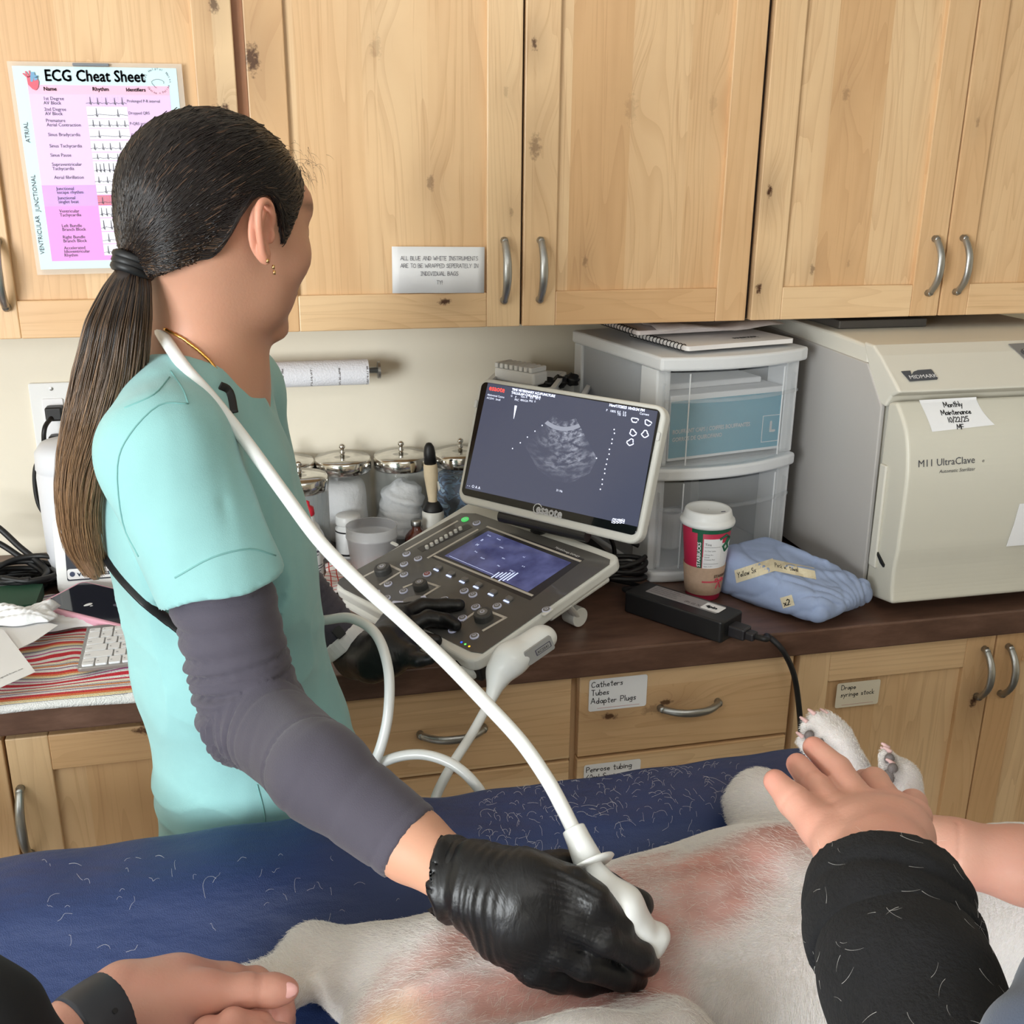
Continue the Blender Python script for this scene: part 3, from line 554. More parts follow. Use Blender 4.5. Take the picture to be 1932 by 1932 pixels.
notebook(.13, .20, -.06, .22, .20, .008, HT+.020, 'clear-covered spiral notebook on the drawer tower, nearer the wall', mat('pale_pink_paper', srgb(224, 214, 212), .6))
mb = MB(); g = frz(fx((.17, .14, HT+.0295)), ang-.12); n = 10
vs = []; 
for j in range(n+1):
    for i in range(n+1): u, v_ = i/n-.5, j/n-.5; vs.append(g((u*.25, v_*.17, .004+.004*math.sin(u*9+v_*5)+.003*math.sin(v_*14))))
mb.add(vs, [(j*(n+1)+i, j*(n+1)+i+1, (j+1)*(n+1)+i+1, (j+1)*(n+1)+i) for j in range(n) for i in range(n)])
mb.build('plastic_sleeve', mat('clear_sleeve', srgb(225, 215, 212), .2, alpha=.55), loc=tuple(fx((.17, .14, HT+.03))), smooth=True, solid=.0006, label='crinkled clear document sleeve lying over the notebooks on the tower', cat='plastic sleeve')
# --- jars with chromed lids
M['glass'] = mat('clear_glass', srgb(225, 232, 232), .04, alpha=.09)
M['cotton'] = mat('cotton', srgb(240, 240, 242), .95, bump=.5, bscale=90, bdist=.006)
def glassjar(x, y, label, R_=.052, H_=.163, clear=None):
    t = thing('glass_jar', (x, y, Z0), label, 'jar', 'glass jars with chrome lids along the wall')
    mb = MB(); mb.lathe([(R_*.93, 0), (R_, .006), (R_, H_-.016), (R_*.95, H_-.006), (R_*.95, H_)], (x, y, Z0), 40, close=False); mb.lathe([(.0005, .002), (R_*.93, 0)], (x, y, Z0), 40, close=False)
    mb.build('glass_body', M['glass'], t, smooth=True, solid=.003)
    mb = MB(); q = R_*1.03
    mb.lathe([(q, H_-.012), (q+.001, H_-.010), (q+.001, H_+.008), (q-.001, H_+.011), (q*.97, H_+.0125), (q*.5, H_+.0145), (.001, H_+.016)], (x, y, Z0), 48, close=False)
    l = mb.build('lid', M['chrome'], t, smooth=True, solid=.0012)
    mb = MB(); mb.lathe([(.005, H_+.0155), (.0038, H_+.019), (.0055, H_+.022), (.004, H_+.025), (.0036, H_+.029), (.0062, H_+.033), (.0062, H_+.036), (.004, H_+.039), (.0008, H_+.040)], (x, y, Z0), 16); mb.build('lid_knob', M['chrome'], l, smooth=True)
    return t
def lump(name, c, rad, m, label, cat, amp=.15, fr=7, zs=1, seed=0, n=28, cyl=False):
    mb = MB(); rn = random.Random(seed); ph = [rn.uniform(0, 6.3) for _ in range(6)]; vs = []
    for j in range(n+1):
        th = math.pi*j/n
        for i in range(2*n):
            a = math.pi*i/n; s_, c_ = math.sin(th), math.cos(th)
            if cyl: s_ = s_**.35; c_ = np.sign(c_)*abs(c_)**.8
            k = 1+amp*(math.sin(fr*c_+ph[0]+2*math.cos(a))*.5+math.sin(3*a+ph[1]+4*c_)*.3+math.sin(fr*1.7*c_+5*a+ph[2])*.25)
            vs.append((c[0]+rad*k*s_*math.cos(a), c[1]+rad*k*s_*math.sin(a), c[2]+rad*zs*(k if not cyl else 1)*c_))
    mb.add(vs, [(j*2*n+i, (j+1)*2*n+i, (j+1)*2*n+(i+1) % (2*n), j*2*n+(i+1) % (2*n)) for j in range(n) for i in range(2*n)])
    return mb.build(name, m, loc=tuple(c), smooth=True, label=label, cat=cat)
jx = (.022, .130, .244, .362); jy = 1.988
labs = ['glass jar with steel lid behind the front jar, nearest the woman', 'glass jar packed with cotton wool', 'glass jar stuffed with folded white gauze', 'glass jar holding the blue camouflage bandage']
for x, l in zip(jx, labs): glassjar(x, jy, l)
glassjar(.043, 1.872, 'glass jar with steel lid standing in front of the others, half empty', H_=.165, R_=.05)
lump('cotton_wool', (jx[1], jy, Z0+.071), .0445, M['cotton'], 'cotton wool filling the second glass jar', 'cotton wool', .05, 6, 1.45, 1, cyl=True)
lump('gauze', (jx[2], jy, Z0+.082), .043, M['cotton'], 'crumpled white gauze filling the upper part of the third glass jar', 'gauze', .13, 9, .95, 2)
lump('gauze', (jx[2]-.003, jy, Z0+.041), .0465, M['cotton'], 'folded gauze at the bottom of the third glass jar', 'gauze', .06, 11, .7, 3, cyl=True)
lump('gauze_pads', (jx[0], jy, Z0+.05), .044, M['cotton'], 'white pads inside the glass jar nearest the woman', 'gauze', .04, 9, .95, 4, cyl=True)
lump('cotton_balls', (.043, 1.872, Z0+.04), .042, M['cotton'], 'cotton low down in the half empty front jar', 'cotton', .06, 9, .8, 5, cyl=True)
cam_ = NT('blue_camouflage'); cf = cam_.noise(cam_.mapv(cam_.obj(), (1, 1, 1.6)), 34, 2, .4, .6)
rp = cam_.n('ShaderNodeValToRGB', {0: cf}); rp.color_ramp.interpolation = 'CONSTANT'; e = rp.color_ramp.elements; e.new(.5); e.new(.6)
for i, (p, c) in enumerate(((0, srgb(28, 44, 74)), (.44, srgb(92, 128, 168)), (.52, srgb(40, 62, 96)), (.6, srgb(150, 182, 210)))): e[i].position = p; e[i].color = c
cam_.set(cam_.b.inputs['Base Color'], rp.outputs[0]); cam_.b.inputs['Roughness'].default_value = .8
mb = MB(); mb.lathe([(.001, .003), (.047, .003), (.048, .02), (.047, .07), (.048, .12), (.045, .13), (.001, .132)], (jx[3], jy, Z0), 40); mb.build('bandage_roll', cam_.m, loc=(jx[3], jy, Z0), smooth=True, label='blue camouflage bandage roll inside the glass jar by the monitor', cat='bandage')
# --- tool with taped handle
a = V(.292, 1.90, Z0); tt = thing('taped_hand_tool', tuple(a), 'upright hand tool with black tip and masking-taped grip beside the jars', 'tool')
mb = MB(); mb.lathe([(.019, 0), (.021, .003), (.021, .082), (.0195, .086)], a, 28); mb.build('base', M['offwhite'], tt, smooth=True)
mb = MB(); mb.lathe([(.0200, .086), (.0195, .089), (.013, .101), (.0095, .104)], a, 28); mb.build('collar', M['black'], tt, smooth=True)
tp = frame(a+V(0, 0, .10), unit((1, 0, .03)), (0, 1, 0), unit((-.05, 0, 1)))
mb = MB(); mb.lathe([(.0095, 0), (.0085, .008), (.011, .03), (.0135, .055), (.0135, .072), (.0125, .079)], (0, 0, 0), 24, tp); tg = mb.build('taped_grip', mat('masking_tape', srgb(222, 204, 172), .7, bump=.5, bscale=60, noise=.06), tt, smooth=True)
mb = MB(); mb.prism([(0, 0), (.010, .006), (.004, .02), (-.004, .02)], 0, .0008, lambda p: tp((.011+p[0]*.4, -.009+p[2], .025+p[1])), 0); mb.build('loose_tape', M['offwhite'], tg)
mb = MB(); mb.lathe([(.0118, .077), (.0112, .10), (.0092, .112), (.005, .119), (.0005, .1205)], (0, 0, 0), 24, tp); mb.build('tip', M['black'], tt, smooth=True)
# --- amber vial
a = V(.256, 1.875, Z0); vt = thing('amber_vial', tuple(a), 'small amber glass medicine vial with a silver cap', 'vial')
mb = MB(); mb.lathe([(.020, 0), (.0225, .003), (.0225, .04), (.021, .046), (.013, .056), (.009, .060), (.009, .068)], a, 32); mb.build('bottle', mat('amber_glass', srgb(84, 30, 18), .08, coat=.5), vt, smooth=True)
mb = MB(); mb.lathe([(.0105, .066), (.0108, .068), (.0108, .075), (.0095, .077), (.001, .0765)], a, 24); mb.build('cap', M['steel'], vt, smooth=True)
mb = MB(); mb.lathe([(.0228, .006), (.0228, .028)], a, 32, close=False); mb.build('label_band', mat('vial_label', srgb(214, 212, 214), .7), vt, smooth=True)
# --- tub, small bottle, spray bottle, cloth
a = V(.168, 1.842, Z0); M['tub'] = mat('cloudy_plastic', srgb(222, 222, 224), .3, alpha=.38)
mb = MB(); mb.lathe([(.001, .002), (.036, .002), (.039, .006), (.046, .062), (.0475, .063), (.0475, .066), (.046, .067), (.047, .083), (.0455, .083)], a, 40, close=False)
mb.build('plastic_tub', M['tub'], loc=tuple(a), smooth=True, solid=.0015, label='empty cloudy round plastic tub on the checked cloth', cat='tub')
a = V(.13, 1.905, Z0); sb = thing('pill_bottle', tuple(a), 'short white bottle half hidden behind the round plastic tub', 'bottle')
mb = MB(); mb.lathe([(.024, 0), (.025, .003), (.025, .06), (.019, .066), (.019, .07)], a, 28); mb.build('bottle', M['white'], sb, smooth=True)
mb = MB(); mb.lathe([(.023, .068), (.0235, .07), (.0235, .084), (.022, .086)], a, 28); mb.build('cap', M['white'], sb, smooth=True)
mb = MB(); mb.lathe([(.0253, .01), (.0253, .014)], a, 28, close=False); mb.lathe([(.0253, .055), (.0253, .058)], a, 28, close=False); mb.build('label_stripe', M['ink'], sb)
a = V(.049, 1.732, Z0); sb = thing('squeeze_bottle', tuple(a), 'white squeeze bottle with a red cap close to the woman', 'bottle')
mb = MB(); mb.lathe([(.021, 0), (.0235, .004), (.0235, .115), (.02, .128), (.013, .136), (.012, .15)], a, 28); mb.build('bottle', M['white'], sb, smooth=True)
mb = MB(); mb.lathe([(.0125, .148), (.0135, .150), (.012, .162), (.006, .165), (.0055, .172), (.002, .174)], a, 20); mb.build('cap', mat('red_plastic', srgb(206, 36, 56), .4), sb, smooth=True)
mb = MB()
for i, z in enumerate((.108, .098, .085, .08, .06, .055, .05, .04, .03, .015)):
    an = [R(-80+8*k) for k in range(4+(i*3) % 8)]; 
    vs = [a+V(.0238*math.cos(t_), .0238*math.sin(t_), z+dz) for t_ in an for dz in (0, .004 if i in (0, 2, 9) else .0016)]
    mb.add(vs, [(2*k, 2*k+2, 2*k+3, 2*k+1) for k in range(len(an)-1)])
mb.build('label_print', M['ink2'], sb)
ck = NT('red_check_cotton'); sp2 = ck.n('ShaderNodeSeparateXYZ', {0: ck.obj()}); ln = []
dis = ck.math('MULTIPLY', ck.noise(ck.obj(), 20, 2), .01)
for k in (0, 1): ln.append(ck.math('GREATER_THAN', ck.math('FRACT', ck.math('DIVIDE', ck.math('ADD', sp2.outputs[k], dis), .0125)), .84))
ck.set(ck.b.inputs['Base Color'], ck.mix(ck.math('MAXIMUM', ln[0], ln[1]), srgb(240, 232, 228), srgb(206, 66, 52))); ck.b.inputs['Roughness'].default_value = .9
def cloth(name, outline, z, m, label, cat, amp=.004, fr=60, h=.004, seed=0, nx=46, zf=None, loc=None, thick=.002):
    # outline: 4 corners (bl, br, tr, tl) in plan; wavy sheet lying on the top
    c = [V(*p, 0) for p in outline]; rn = random.Random(seed); ph = [rn.uniform(0, 6) for _ in range(4)]; vs = []
    for j in range(nx+1):
        for i in range(nx+1):
            u, v_ = i/nx, j/nx; p = (c[0]*(1-u)+c[1]*u)*(1-v_)+(c[3]*(1-u)+c[2]*u)*v_
            zz = h+amp*(1+math.sin(p[0]*fr+ph[0]+2*math.sin(p[1]*fr*.7+ph[1])))/2+amp*.5*(1+math.sin(p[1]*fr*1.6+ph[2]+p[0]*fr*.6))/2
            p = V(p[0]+.004*math.sin(v_*9+ph[3])*(1 if 0 < u < 1 else 1), p[1]+.003*math.sin(u*8+ph[1]), z+zz)
            if zf: p = zf(p, u, v_)
            vs.append(p)
    mb = MB(); mb.add(vs, [(j*(nx+1)+i, j*(nx+1)+i+1, (j+1)*(nx+1)+i+1, (j+1)*(nx+1)+i) for j in range(nx) for i in range(nx)])
    return mb.build(name, m, loc=loc or (float(c[0][0]), float(c[0][1]), z), smooth=True, solid=thick, label=label, cat=cat)
cloth('checked_cloth', ((.055, 1.70), (.155, 1.76), (.215, 1.90), (.085, 1.86)), Z0, ck.m, 'white kitchen cloth with red check lying under the plastic tub', 'cloth', amp=.006, fr=70, h=.001)
mb = MB(); a = py(745, 1022, 1.80); mb.lathe([(.004, 0), (.010, .004), (.011, .03), (.008, .042), (.001, .046)], (.235, 1.80, Z0), 16); mb.build('marker_cap', M['black'], loc=(.235, 1.80, Z0), smooth=True, label='small black cap standing between the vial and the scanner edge', cat='cap')
mb = MB(); a = pz(618, 1112, Z0); mb.rrect(.05, .012, .003, 0, .006, frz(a, .1)); mb.build('red_strap', M.setdefault('red', mat('red_strap_m', srgb(190, 30, 50), .5)), loc=tuple(a), label='short red strip on the worktop beside the scanner', cat='strap')
# --- paper towel roll and holder
rt_ = thing('paper_towel_holder', (.06, YW, 1.245), 'steel bar paper towel holder fixed to the cream wall', 'holder')
yr, zr = YW-.062, 1.258
mb = MB(); mb.tube([(-.12, yr, zr), (.207, yr, zr)], .006, 12); mb.build('bar', M['steel'], rt_, smooth=True)
mb = MB(); mb.tube([(.203, yr, zr), (.208, yr, zr)], .0165, 24); mb.build('end_disc', M['steel'], rt_)
mb = MB(); mb.tube([(-.125, YW, zr), (-.125, yr-.006, zr)], .007, 12); mb.tube([(-.125, YW-.004, zr), (-.125, YW, zr)], .02, 20); mb.build('wall_arm', M['steel'], rt_)
tw = NT('towel_paper'); sp2 = tw.n('ShaderNodeSeparateXYZ', {0: tw.obj()})
band = tw.math('COMPARE', tw.math('FRACT', tw.math('DIVIDE', sp2.outputs[0], .052)), .5, .035); nz = tw.math('GREATER_THAN', tw.noise(tw.mapv(tw.obj(), (1, 1, 2)), 260, 1), .47)
front = tw.math('LESS_THAN', sp2.outputs[2], .012)
tw.set(tw.b.inputs['Base Color'], tw.mix(tw.math('MULTIPLY', tw.math('MULTIPLY', band, nz), front), srgb(236, 237, 243), srgb(140, 138, 140))); tw.b.inputs['Roughness'].default_value = .9
tw.bump(tw.n('ShaderNodeTexVoronoi', {'Vector': tw.obj(), 'Scale': 260}).outputs[0], .35, .002)
mb = MB(); prof = []
for i in range(36):
    a_ = 2*math.pi*i/36; r = .0235+.0012*(i/36); prof.append((r*math.cos(a_), r*math.sin(a_)))
mb.prism(prof, -.09, .185, frame((0, yr, zr-.002), (0, 1, 0), (0, 0, 1), (1, 0, 0)))
mb.tube([(-.0905, yr, zr-.002), (.1855, yr, zr-.002)], .012, 24)
mb.build('paper_towel_roll', tw.m, loc=(0, yr, zr), smooth=False, label='nearly used-up white paper towel roll on the wall holder', cat='paper towel')
# --- outlet
ol = thing('wall_outlet', (-.39, YW-.006, 1.16), 'white double wall outlet with two black plugs', 'outlet')
f = wallfr(-.390, YW-.0005, 1.165)
mb = MB(); mb.rrect(.078, .158, .004, 0, .006, f); mb.build('cover_plate', M['white'], ol, bevel=.002)
mb = MB(); mb.rrect(.036, .1, .003, .006, .009, f); mb.build('socket_face', mat('socket_white', srgb(238, 238, 240), .3), ol, bevel=.001)
for zz in (.068, -.068):
    mb = MB(); mb.lathe([(.0035, .006), (.0035, .0072), (.001, .0078)], (0, 0, 0), 12, lambda p, zz=zz: f((p[0], p[1]+zz, p[2]))); mb.build('screw', M['steel'], ol)
def cable(name, pts, r, m, label, cat='cable', loc=None, parent=None, n=10, group=None):
    P = spline(pts, 10); mb = MB(); mb.tube(P, r, n); return mb.build(name, m, parent, smooth=True, loc=None if parent else tuple(loc if loc is not None else pts[-1]), label=label, cat=cat, group=group)
for k, (zz, route) in enumerate(((.026, [(-.385, YW-.05, 1.185), (-.40, YW-.06, 1.17), (-.405, YW-.055, 1.12), (-.40, YW-.06, 1.0), (-.385, 1.97, .945), (-.40, 1.93, .921), (-.45, 1.90, .921), (-.42, 1.86, .922), (-.36, 1.875, .921)]),
        (-.028, [(-.372, YW-.05, 1.133), (-.39, YW-.06, 1.125), (-.425, YW-.05, 1.10), (-.43, YW-.05, 1.03), (-.405, YW-.06, .98), (-.39, 1.95, .94), (-.42, 1.90, .932), (-.47, 1.93, .93), (-.52, 1.95, .921)]))):
    pc = thing('mains_lead', tuple(route[0]), ['black power cord plugged into the upper socket', 'black power cord plugged into the lower socket'][k], 'cord')
    mb = MB(); c = f((.005, zz, .010)); mb.box((c[0]-.016, c[1]-.026, c[2]-.013), (c[0]+.014, c[1]-.0005, c[2]+.013)); mb.build('plug', M['blackrub'], pc, bevel=.004, seg=3)
    P = spline([V(c[0]-.004, c[1]-.02, c[2]-.004)]+[V(*q) for q in route[1:]], 10); mb = MB(); mb.tube(P, .0042, 10); mb.build('cord', M['blackrub'], pc, smooth=True)
rn = random.Random(4)
for k in range(5):
    pts = []
    for j in range(9):
        a_ = j*.9+k; pts.append(V(-.475+.075*math.cos(a_)*(1-.06*k)+k*.012, 1.87+.05*math.sin(a_)-k*.006, Z0+.0055+.0095*k+.005*math.sin(a_*1.3+k)*(k > 0)))
    cable('coiled_cable', pts, .0048, M['blackrub'], ['loop of black cable lying lowest in the heap', 'black cable loop second from the bottom of the heap', 'middle loop of the black cable heap', 'black cable loop below the topmost one', 'topmost loop of the black cable heap'][k]+' by the wall outlet', group='black cables heaped below the outlet')
for k in range(2):
    pts = [V(-.56, 1.94-.03*k, .99+.05*k), V(-.50, 1.93, .985+.035*k), V(-.45, 1.91, .955+.02*k), V(-.41, 1.88, .935+.012*k), V(-.40, 1.84, .935+.01*k), V(-.42, 1.8, .921+.012*k)]
    cable('hanging_cable', pts, .0055, M['blackrub'], ['thick black cable sweeping down to the heap', 'upper thick black cable arching over the heap'][k])
# --- white cylindrical device behind her hair
a = V(-.345, 1.915, Z0); wd = thing('blood_analyser', tuple(a), 'white rounded countertop device with a grey touch screen, behind her ponytail', 'device')
mb = MB(); mb.lathe([(.058, 0), (.062, .006), (.063, .12), (.063, .19), (.0615, .20), (.0615, .203), (.063, .206), (.061, .235), (.05, .25), (.001, .256)], a, 48); mb.build('housing', mat('device_white', srgb(218, 220, 226), .4), wd, smooth=True)
mb = MB(); f2 = frame((-.325, 1.835, Z0+.006), unit((1, .12, 0)), unit((0, .28, 1)), (0, 0, 0)); 
fs_ = frame((-.325, 1.825, Z0+.002), (1, 0, 0), unit((0, .25, 1)), unit((0, -1, .25)))
mb.rrect(.105, .13, .01, 0, .02, fs_, cx=.0, cy=.066); sc_ = mb.build('screen_housing', M['white'], wd, bevel=.003)
mb = MB(); mb.rrect(.086, .105, .003, .0205, .0212, fs_, cx=.008, cy=.075); mb.build('screen', mat('dark_glass', srgb(40, 46, 62), .12), sc_)
mb = MB(); mb.rrect(.084, .018, .004, .0214, .0218, fs_, 0, cx=.008, cy=.034); mb.text('vetronics', .012, sub(fs_, -.018, .030, .0219), 1, sx=1.2, bold=.0003); mb.lathe([(.0045, .0219), (.0045, .0222)], (0, 0, 0), 12, lambda p: fs_((-.026+p[0], .034+p[1], p[2])), 1); mb.build('name_strip', [M['paper'], mat('navy_print', srgb(50, 60, 90), .6)], sc_)
# --- pink cased tablet
a = pz(100, 1148, .93); pt = thing('tablet', (-.30, 1.73, Z0), 'dark phone or tablet lying in a pink rubber case', 'tablet')
ft = frame((-.283, 1.70, Z0+.014), unit((.82, -.57, -.04)), unit((.55, .83, .02)), (0, 0, 1))
mb = MB(); mb.rrect(.20, .11, .014, 0, .013, ft); mb.build('pink_case', mat('pink_rubber', srgb(236, 176, 196), .5), pt, bevel=.004, seg=3)
mb = MB(); mb.rrect(.184, .096, .01, .0132, .0142, ft); mb.build('screen', mat('black_glass', srgb(26, 26, 34), .08), pt)
mb = MB(); mb.lathe([(.004, .0143), (.004, .0146)], (0, 0, 0), 12, lambda p: ft((.02+p[0]*1.4, .0+p[1], p[2]))); mb.build('logo', M['ink2'], pt)
# --- striped towel on the worktop, overhanging the front
tn = NT('striped_terry'); co = tn.obj(); sp2 = tn.n('ShaderNodeSeparateXYZ', {0: co})
wv = tn.noise(tn.mapv(co, (7, 1.5, 1)), 1.0, 2, .5); yy = tn.math('ADD', sp2.outputs[1], tn.math('MULTIPLY', tn.math('MULTIPLY', wv, tn.n('ShaderNodeMapRange', {0: sp2.outputs[1], 1: .03, 2: .12}).outputs[0]), .085))
fr_ = tn.math('FRACT', tn.math('DIVIDE', tn.math('ADD', yy, .03), .098))
rp = tn.n('ShaderNodeValToRGB', {0: fr_}); rp.color_ramp.interpolation = 'CONSTANT'; e = rp.color_ramp.elements
cs = [(0, (242, 238, 234)), (.07, (214, 52, 66)), (.17, (244, 240, 236)), (.24, (196, 90, 150)), (.28, (238, 236, 234)), (.36, (160, 158, 168)), (.42, (240, 222, 178)), (.50, (232, 130, 80)), (.56, (220, 64, 70)), (.64, (242, 238, 236)), (.72, (136, 84, 130)), (.75, (242, 238, 236)), (.80, (226, 150, 100)), (.85, (176, 176, 184)), (.89, (244, 236, 214)), (.95, (205, 70, 90))]
while len(e) < len(cs): e.new(.5)
for i, (p, c) in enumerate(cs): e[i].position = p; e[i].color = srgb(*c)
tn.set(tn.b.inputs['Base Color'], tn.mix(tn.math('LESS_THAN', sp2.outputs[1], .010), rp.outputs[0], srgb(240, 238, 236))); tn.b.inputs['Roughness'].default_value = .95
tn.bump(tn.noise(co, 420, 2, .7), .8, .004)
def zf(p, u, v_):
    p = V(*p); d = math.exp(-((p[1]-1.42)/.02)**2) if p[1] > 1.42 else 1
    if p[1] < YF+.03: p[2] = Z0+.004
    else: p[2] = Z0+.003+(p[2]-Z0-.003)*min(1, (p[1]-YF-.03)/.04)
    if p[1] < YF: q = YF-p[1]; p[2] = Z0+.004-q; p[1] = YF-.005
    return p
cloth('striped_towel', ((-.62, 1.405), (-.12, 1.405), (-.13, 1.79), (-.64, 1.80)), Z0, tn.m, 'terry towel with wavy red, orange and grey stripes under the keyboard', 'towel', amp=.008, fr=30, h=.002, seed=3, nx=90, zf=zf, loc=(-.3, 1.405, Z0), thick=.003)
# --- keyboard
kt = thing('keyboard', (-.24, 1.6, Z0+.015), 'slim silver keyboard with white keys lying on the striped towel', 'keyboard')
K0 = pz(160, 1182, Z0+.022); K1 = pz(145, 1262, Z0+.022); kx = unit((.985, .045, 0)); ky = unit(K0-K1); ky = unit(ky-kx*np.dot(kx, ky)); kf = frame(K1+kx*.0, kx, ky, (0, 0, 1)); KH = np.linalg.norm(K0-K1)
mb = MB(); mb.rrect(.28, KH, .006, -.006, .0, kf, cx=.14, cy=KH/2); mb.build('deck', mat('aluminium', srgb(160, 158, 156), .35, metal=.6), kt, bevel=.001)
mk = mat('white_key', srgb(240, 241, 244), .4); rows = 6; kp = (KH-.010)/rows; rl = ['esc', 'tab', 'caps lock', 'shift', 'fn', '']
for r_ in range(rows):
    x = .006; first = [1.0, 1.45, 1.75, 2.3, 1.0, 1.0][::-1][5-r_] if False else {5: 1.0, 4: 1.0, 3: 1.45, 2: 1.75, 1: 2.3, 0: 1.0}[r_]
    k = 0
    while x < .262:
        w_ = (first if k == 0 else 1.0)*.0185-.0025
        if r_ == 0 and k == 4: w_ = .085
        w_ = min(w_, .274-x)
        hh = kp*(.6 if r_ == 5 else 1)-.0028
        mb = MB(); mb.rrect(w_, hh, .0018, 0, .0028, kf, 0, cx=x+w_/2, cy=.005+r_*kp+hh/2, seg=2)
        mb.text({5: 'esc', 4: '`', 3: 'tab', 2: 'caps', 1: 'shift', 0: 'control'}[r_] if k == 0 else ['zxcvbnm,./qw', 'ZXCVBNMKLOP', 'ASDFGHJKLPOI', 'QWERTYUIOPLK', '123456789012', '*+-=<>[]{}()'][min(r_, 5)][min(k, 10)], .0045 if k == 0 else .006, sub(kf, x+.002, .005+r_*kp+hh*.35, .0029), 1)
        mb.build('key', [mk, M['ink2']], kt); x += w_+.0025; k += 1
# --- papers on the towel
def sheet(name, pts, z, label, cat='paper', m=None, txt=None, curl=0, th=.0006):
    P3 = [pz(a, b, Z0+z) for a, b in pts]; c = sum(P3)/len(P3)
    mb = MB(); mb.prism([(p[0], p[1]) for p in P3], Z0+z, Z0+z+th, None, 0)
    if txt: q = pz(*txt[1], Z0+z+th); q2 = pz(*txt[2], Z0+z+th); mb.text(txt[0], .006, frame(q, unit(q2-q), np.cross(V(0, 0, 1), unit(q2-q)), (0, 0, 1)), 1)
    return mb.build(name, [m or M['paper'], M['ink']], loc=tuple(c), label=label, cat=cat)
sheet('green_cloth_box', [(-60, 1175), (70, 1160), (84, 1122), (40, 1122), (-60, 1135)], .012, 'dark green box edge showing beneath the white papers', 'box', mat('dark_green', srgb(28, 72, 52), .7), th=.02)
sheet('letter', [(-60, 1215), (20, 1232), (66, 1210), (110, 1180), (70, 1170), (-60, 1150)], .034, 'curled white sheet between the napkin and the letter')
sheet('letter', [(-120, 1345), (-120, 1150), (-20, 1178), (8, 1190), (67, 1268), (0, 1298)], .038, 'white printed letter with a corner pointing at the keyboard', txt=('signed from me', (-2, 1282), (26, 1270)))
def crumple(name, cx, cy, sx, sy, h, label, cat, m, seed, base=.0):
    mb = MB(); n = 40; rn = random.Random(seed); ph = [rn.uniform(0, 6.3) for _ in range(8)]; c = pz(cx, cy, Z0+base); vs = []
    for j in range(n+1):
        for i in range(n+1):
            u, v_ = i/n*2-1, j/n*2-1; e_ = 1+.12*math.sin(5*math.atan2(v_, u)+ph[0])
            zz = h*(.5+.25*math.sin(4*u+ph[1]+3*v_)+.2*abs(math.sin(7*v_+ph[2]+2*u))+.12*abs(math.sin(13*u+ph[3]-6*v_)))
            zz *= max(0, 1-max(abs(u), abs(v_))**6)
            vs.append(c+V(u*sx*e_, v_*sy*e_, zz+.001))
    mb.add(vs, [(j*(n+1)+i, j*(n+1)+i+1, (j+1)*(n+1)+i+1, (j+1)*(n+1)+i) for j in range(n) for i in range(n)])
    return mb.build(name, m, loc=tuple(c), smooth=True, solid=.001, label=label, cat=cat)
M['tissue'] = mat('tissue_paper', srgb(238, 238, 240), .95, bump=.3, bscale=200)
crumple('paper_towel_sheet', 118, 1168, .075, .045, .016, 'crumpled embossed paper towel beneath the pink tablet', 'paper towel', M['tissue'], 5, .012)
crumple('paper_napkin', 40, 1165, .05, .032, .018, 'folded white napkin lying on the green box', 'napkin', M['tissue'], 9, .036)
# --- trays behind the monitor
tr = thing('white_tray', (.55, 1.93, 1.2), 'white plastic tray tilted behind the monitor, holding a white comb', 'tray')
def tray(name, c, a, w_, d_, h_, label, pitch=0):
    t = thing(name, tuple(c), label, 'tray'); f_ = frame(c, (math.cos(a), math.sin(a), 0), (-math.sin(a)*math.cos(pitch), math.cos(a)*math.cos(pitch), math.sin(pitch)), (0, -math.sin(pitch), math.cos(pitch)))
    mb = MB(); mb.rrect(w_, d_, .012, 0, .003, f_); o1 = rr_pts(w_, d_, .012); i1 = rr_pts(w_-.006, d_-.006, .01)
    n = len(o1); vs = [f_((p[0], p[1], z)) for z in (0, h_) for p in o1]+[f_((p[0], p[1], z)) for z in (0, h_) for p in i1]
    fs = []
    for i in range(n): j = (i+1) % n; fs += [(i, j, j+n, i+n), (2*n+j, 2*n+i, 3*n+i, 3*n+j), (i+n, j+n, 3*n+j, 3*n+i)]
    mb.add(vs, fs); mb.build('tray_body', M['white'], t)
    mb = MB(); o2 = rr_pts(w_+.012, d_+.012, .016); vs = [f_((p[0], p[1], h_)) for p in o2]+[f_((p[0], p[1], h_-.006)) for p in o2]+[f_((p[0], p[1], h_)) for p in o1]
    mb.add(vs, [(i, (i+1) % n, (i+1) % n+n, i+n) for i in range(n)]+[(i, 2*n+i, 2*n+(i+1) % n, (i+1) % n) for i in range(n)]); mb.build('rim', M['white'], t)
    return t, f_
bpy.data.objects.remove(tr)
# stack they rest on
mb = MB(); mb.box((.44, 1.83, Z0), (.575, 2.03, 1.19)); mb.build('carton', mat('pale_carton', srgb(205, 205, 205), .7), loc=(.5, 1.93, Z0), bevel=.003, label='pale carton behind the monitor, supporting the white trays', cat='box')
t1_, f1 = tray('plastic_tray', V(.478, 1.925, 1.2), R(-24), .125, .16, .045, 'white plastic tray behind the monitor holding the ribbed white brush')
t2_, f2 = tray('plastic_tray', V(.545, 1.90, 1.192), R(-24), .085, .17, .035, 'narrow white tray with black clips, next to the drawer tower')
wb = thing('ribbed_brush', tuple(f1((.0, -.0, .04))), 'ribbed white scrub brush lying across the white tray', 'brush')
mb = MB(); fb = frame(f1((-.01, .0, .062)), unit(f1((1, -.6, 0))-f1((0, 0, 0))), unit(f1((.6, 1, 0))-f1((0, 0, 0))), (0, 0, 1)); mb.box((-.05, -.02, -.024), (.05, .022, 0), fr=fb); mb.build('brush_back', M['white'], wb, bevel=.004)
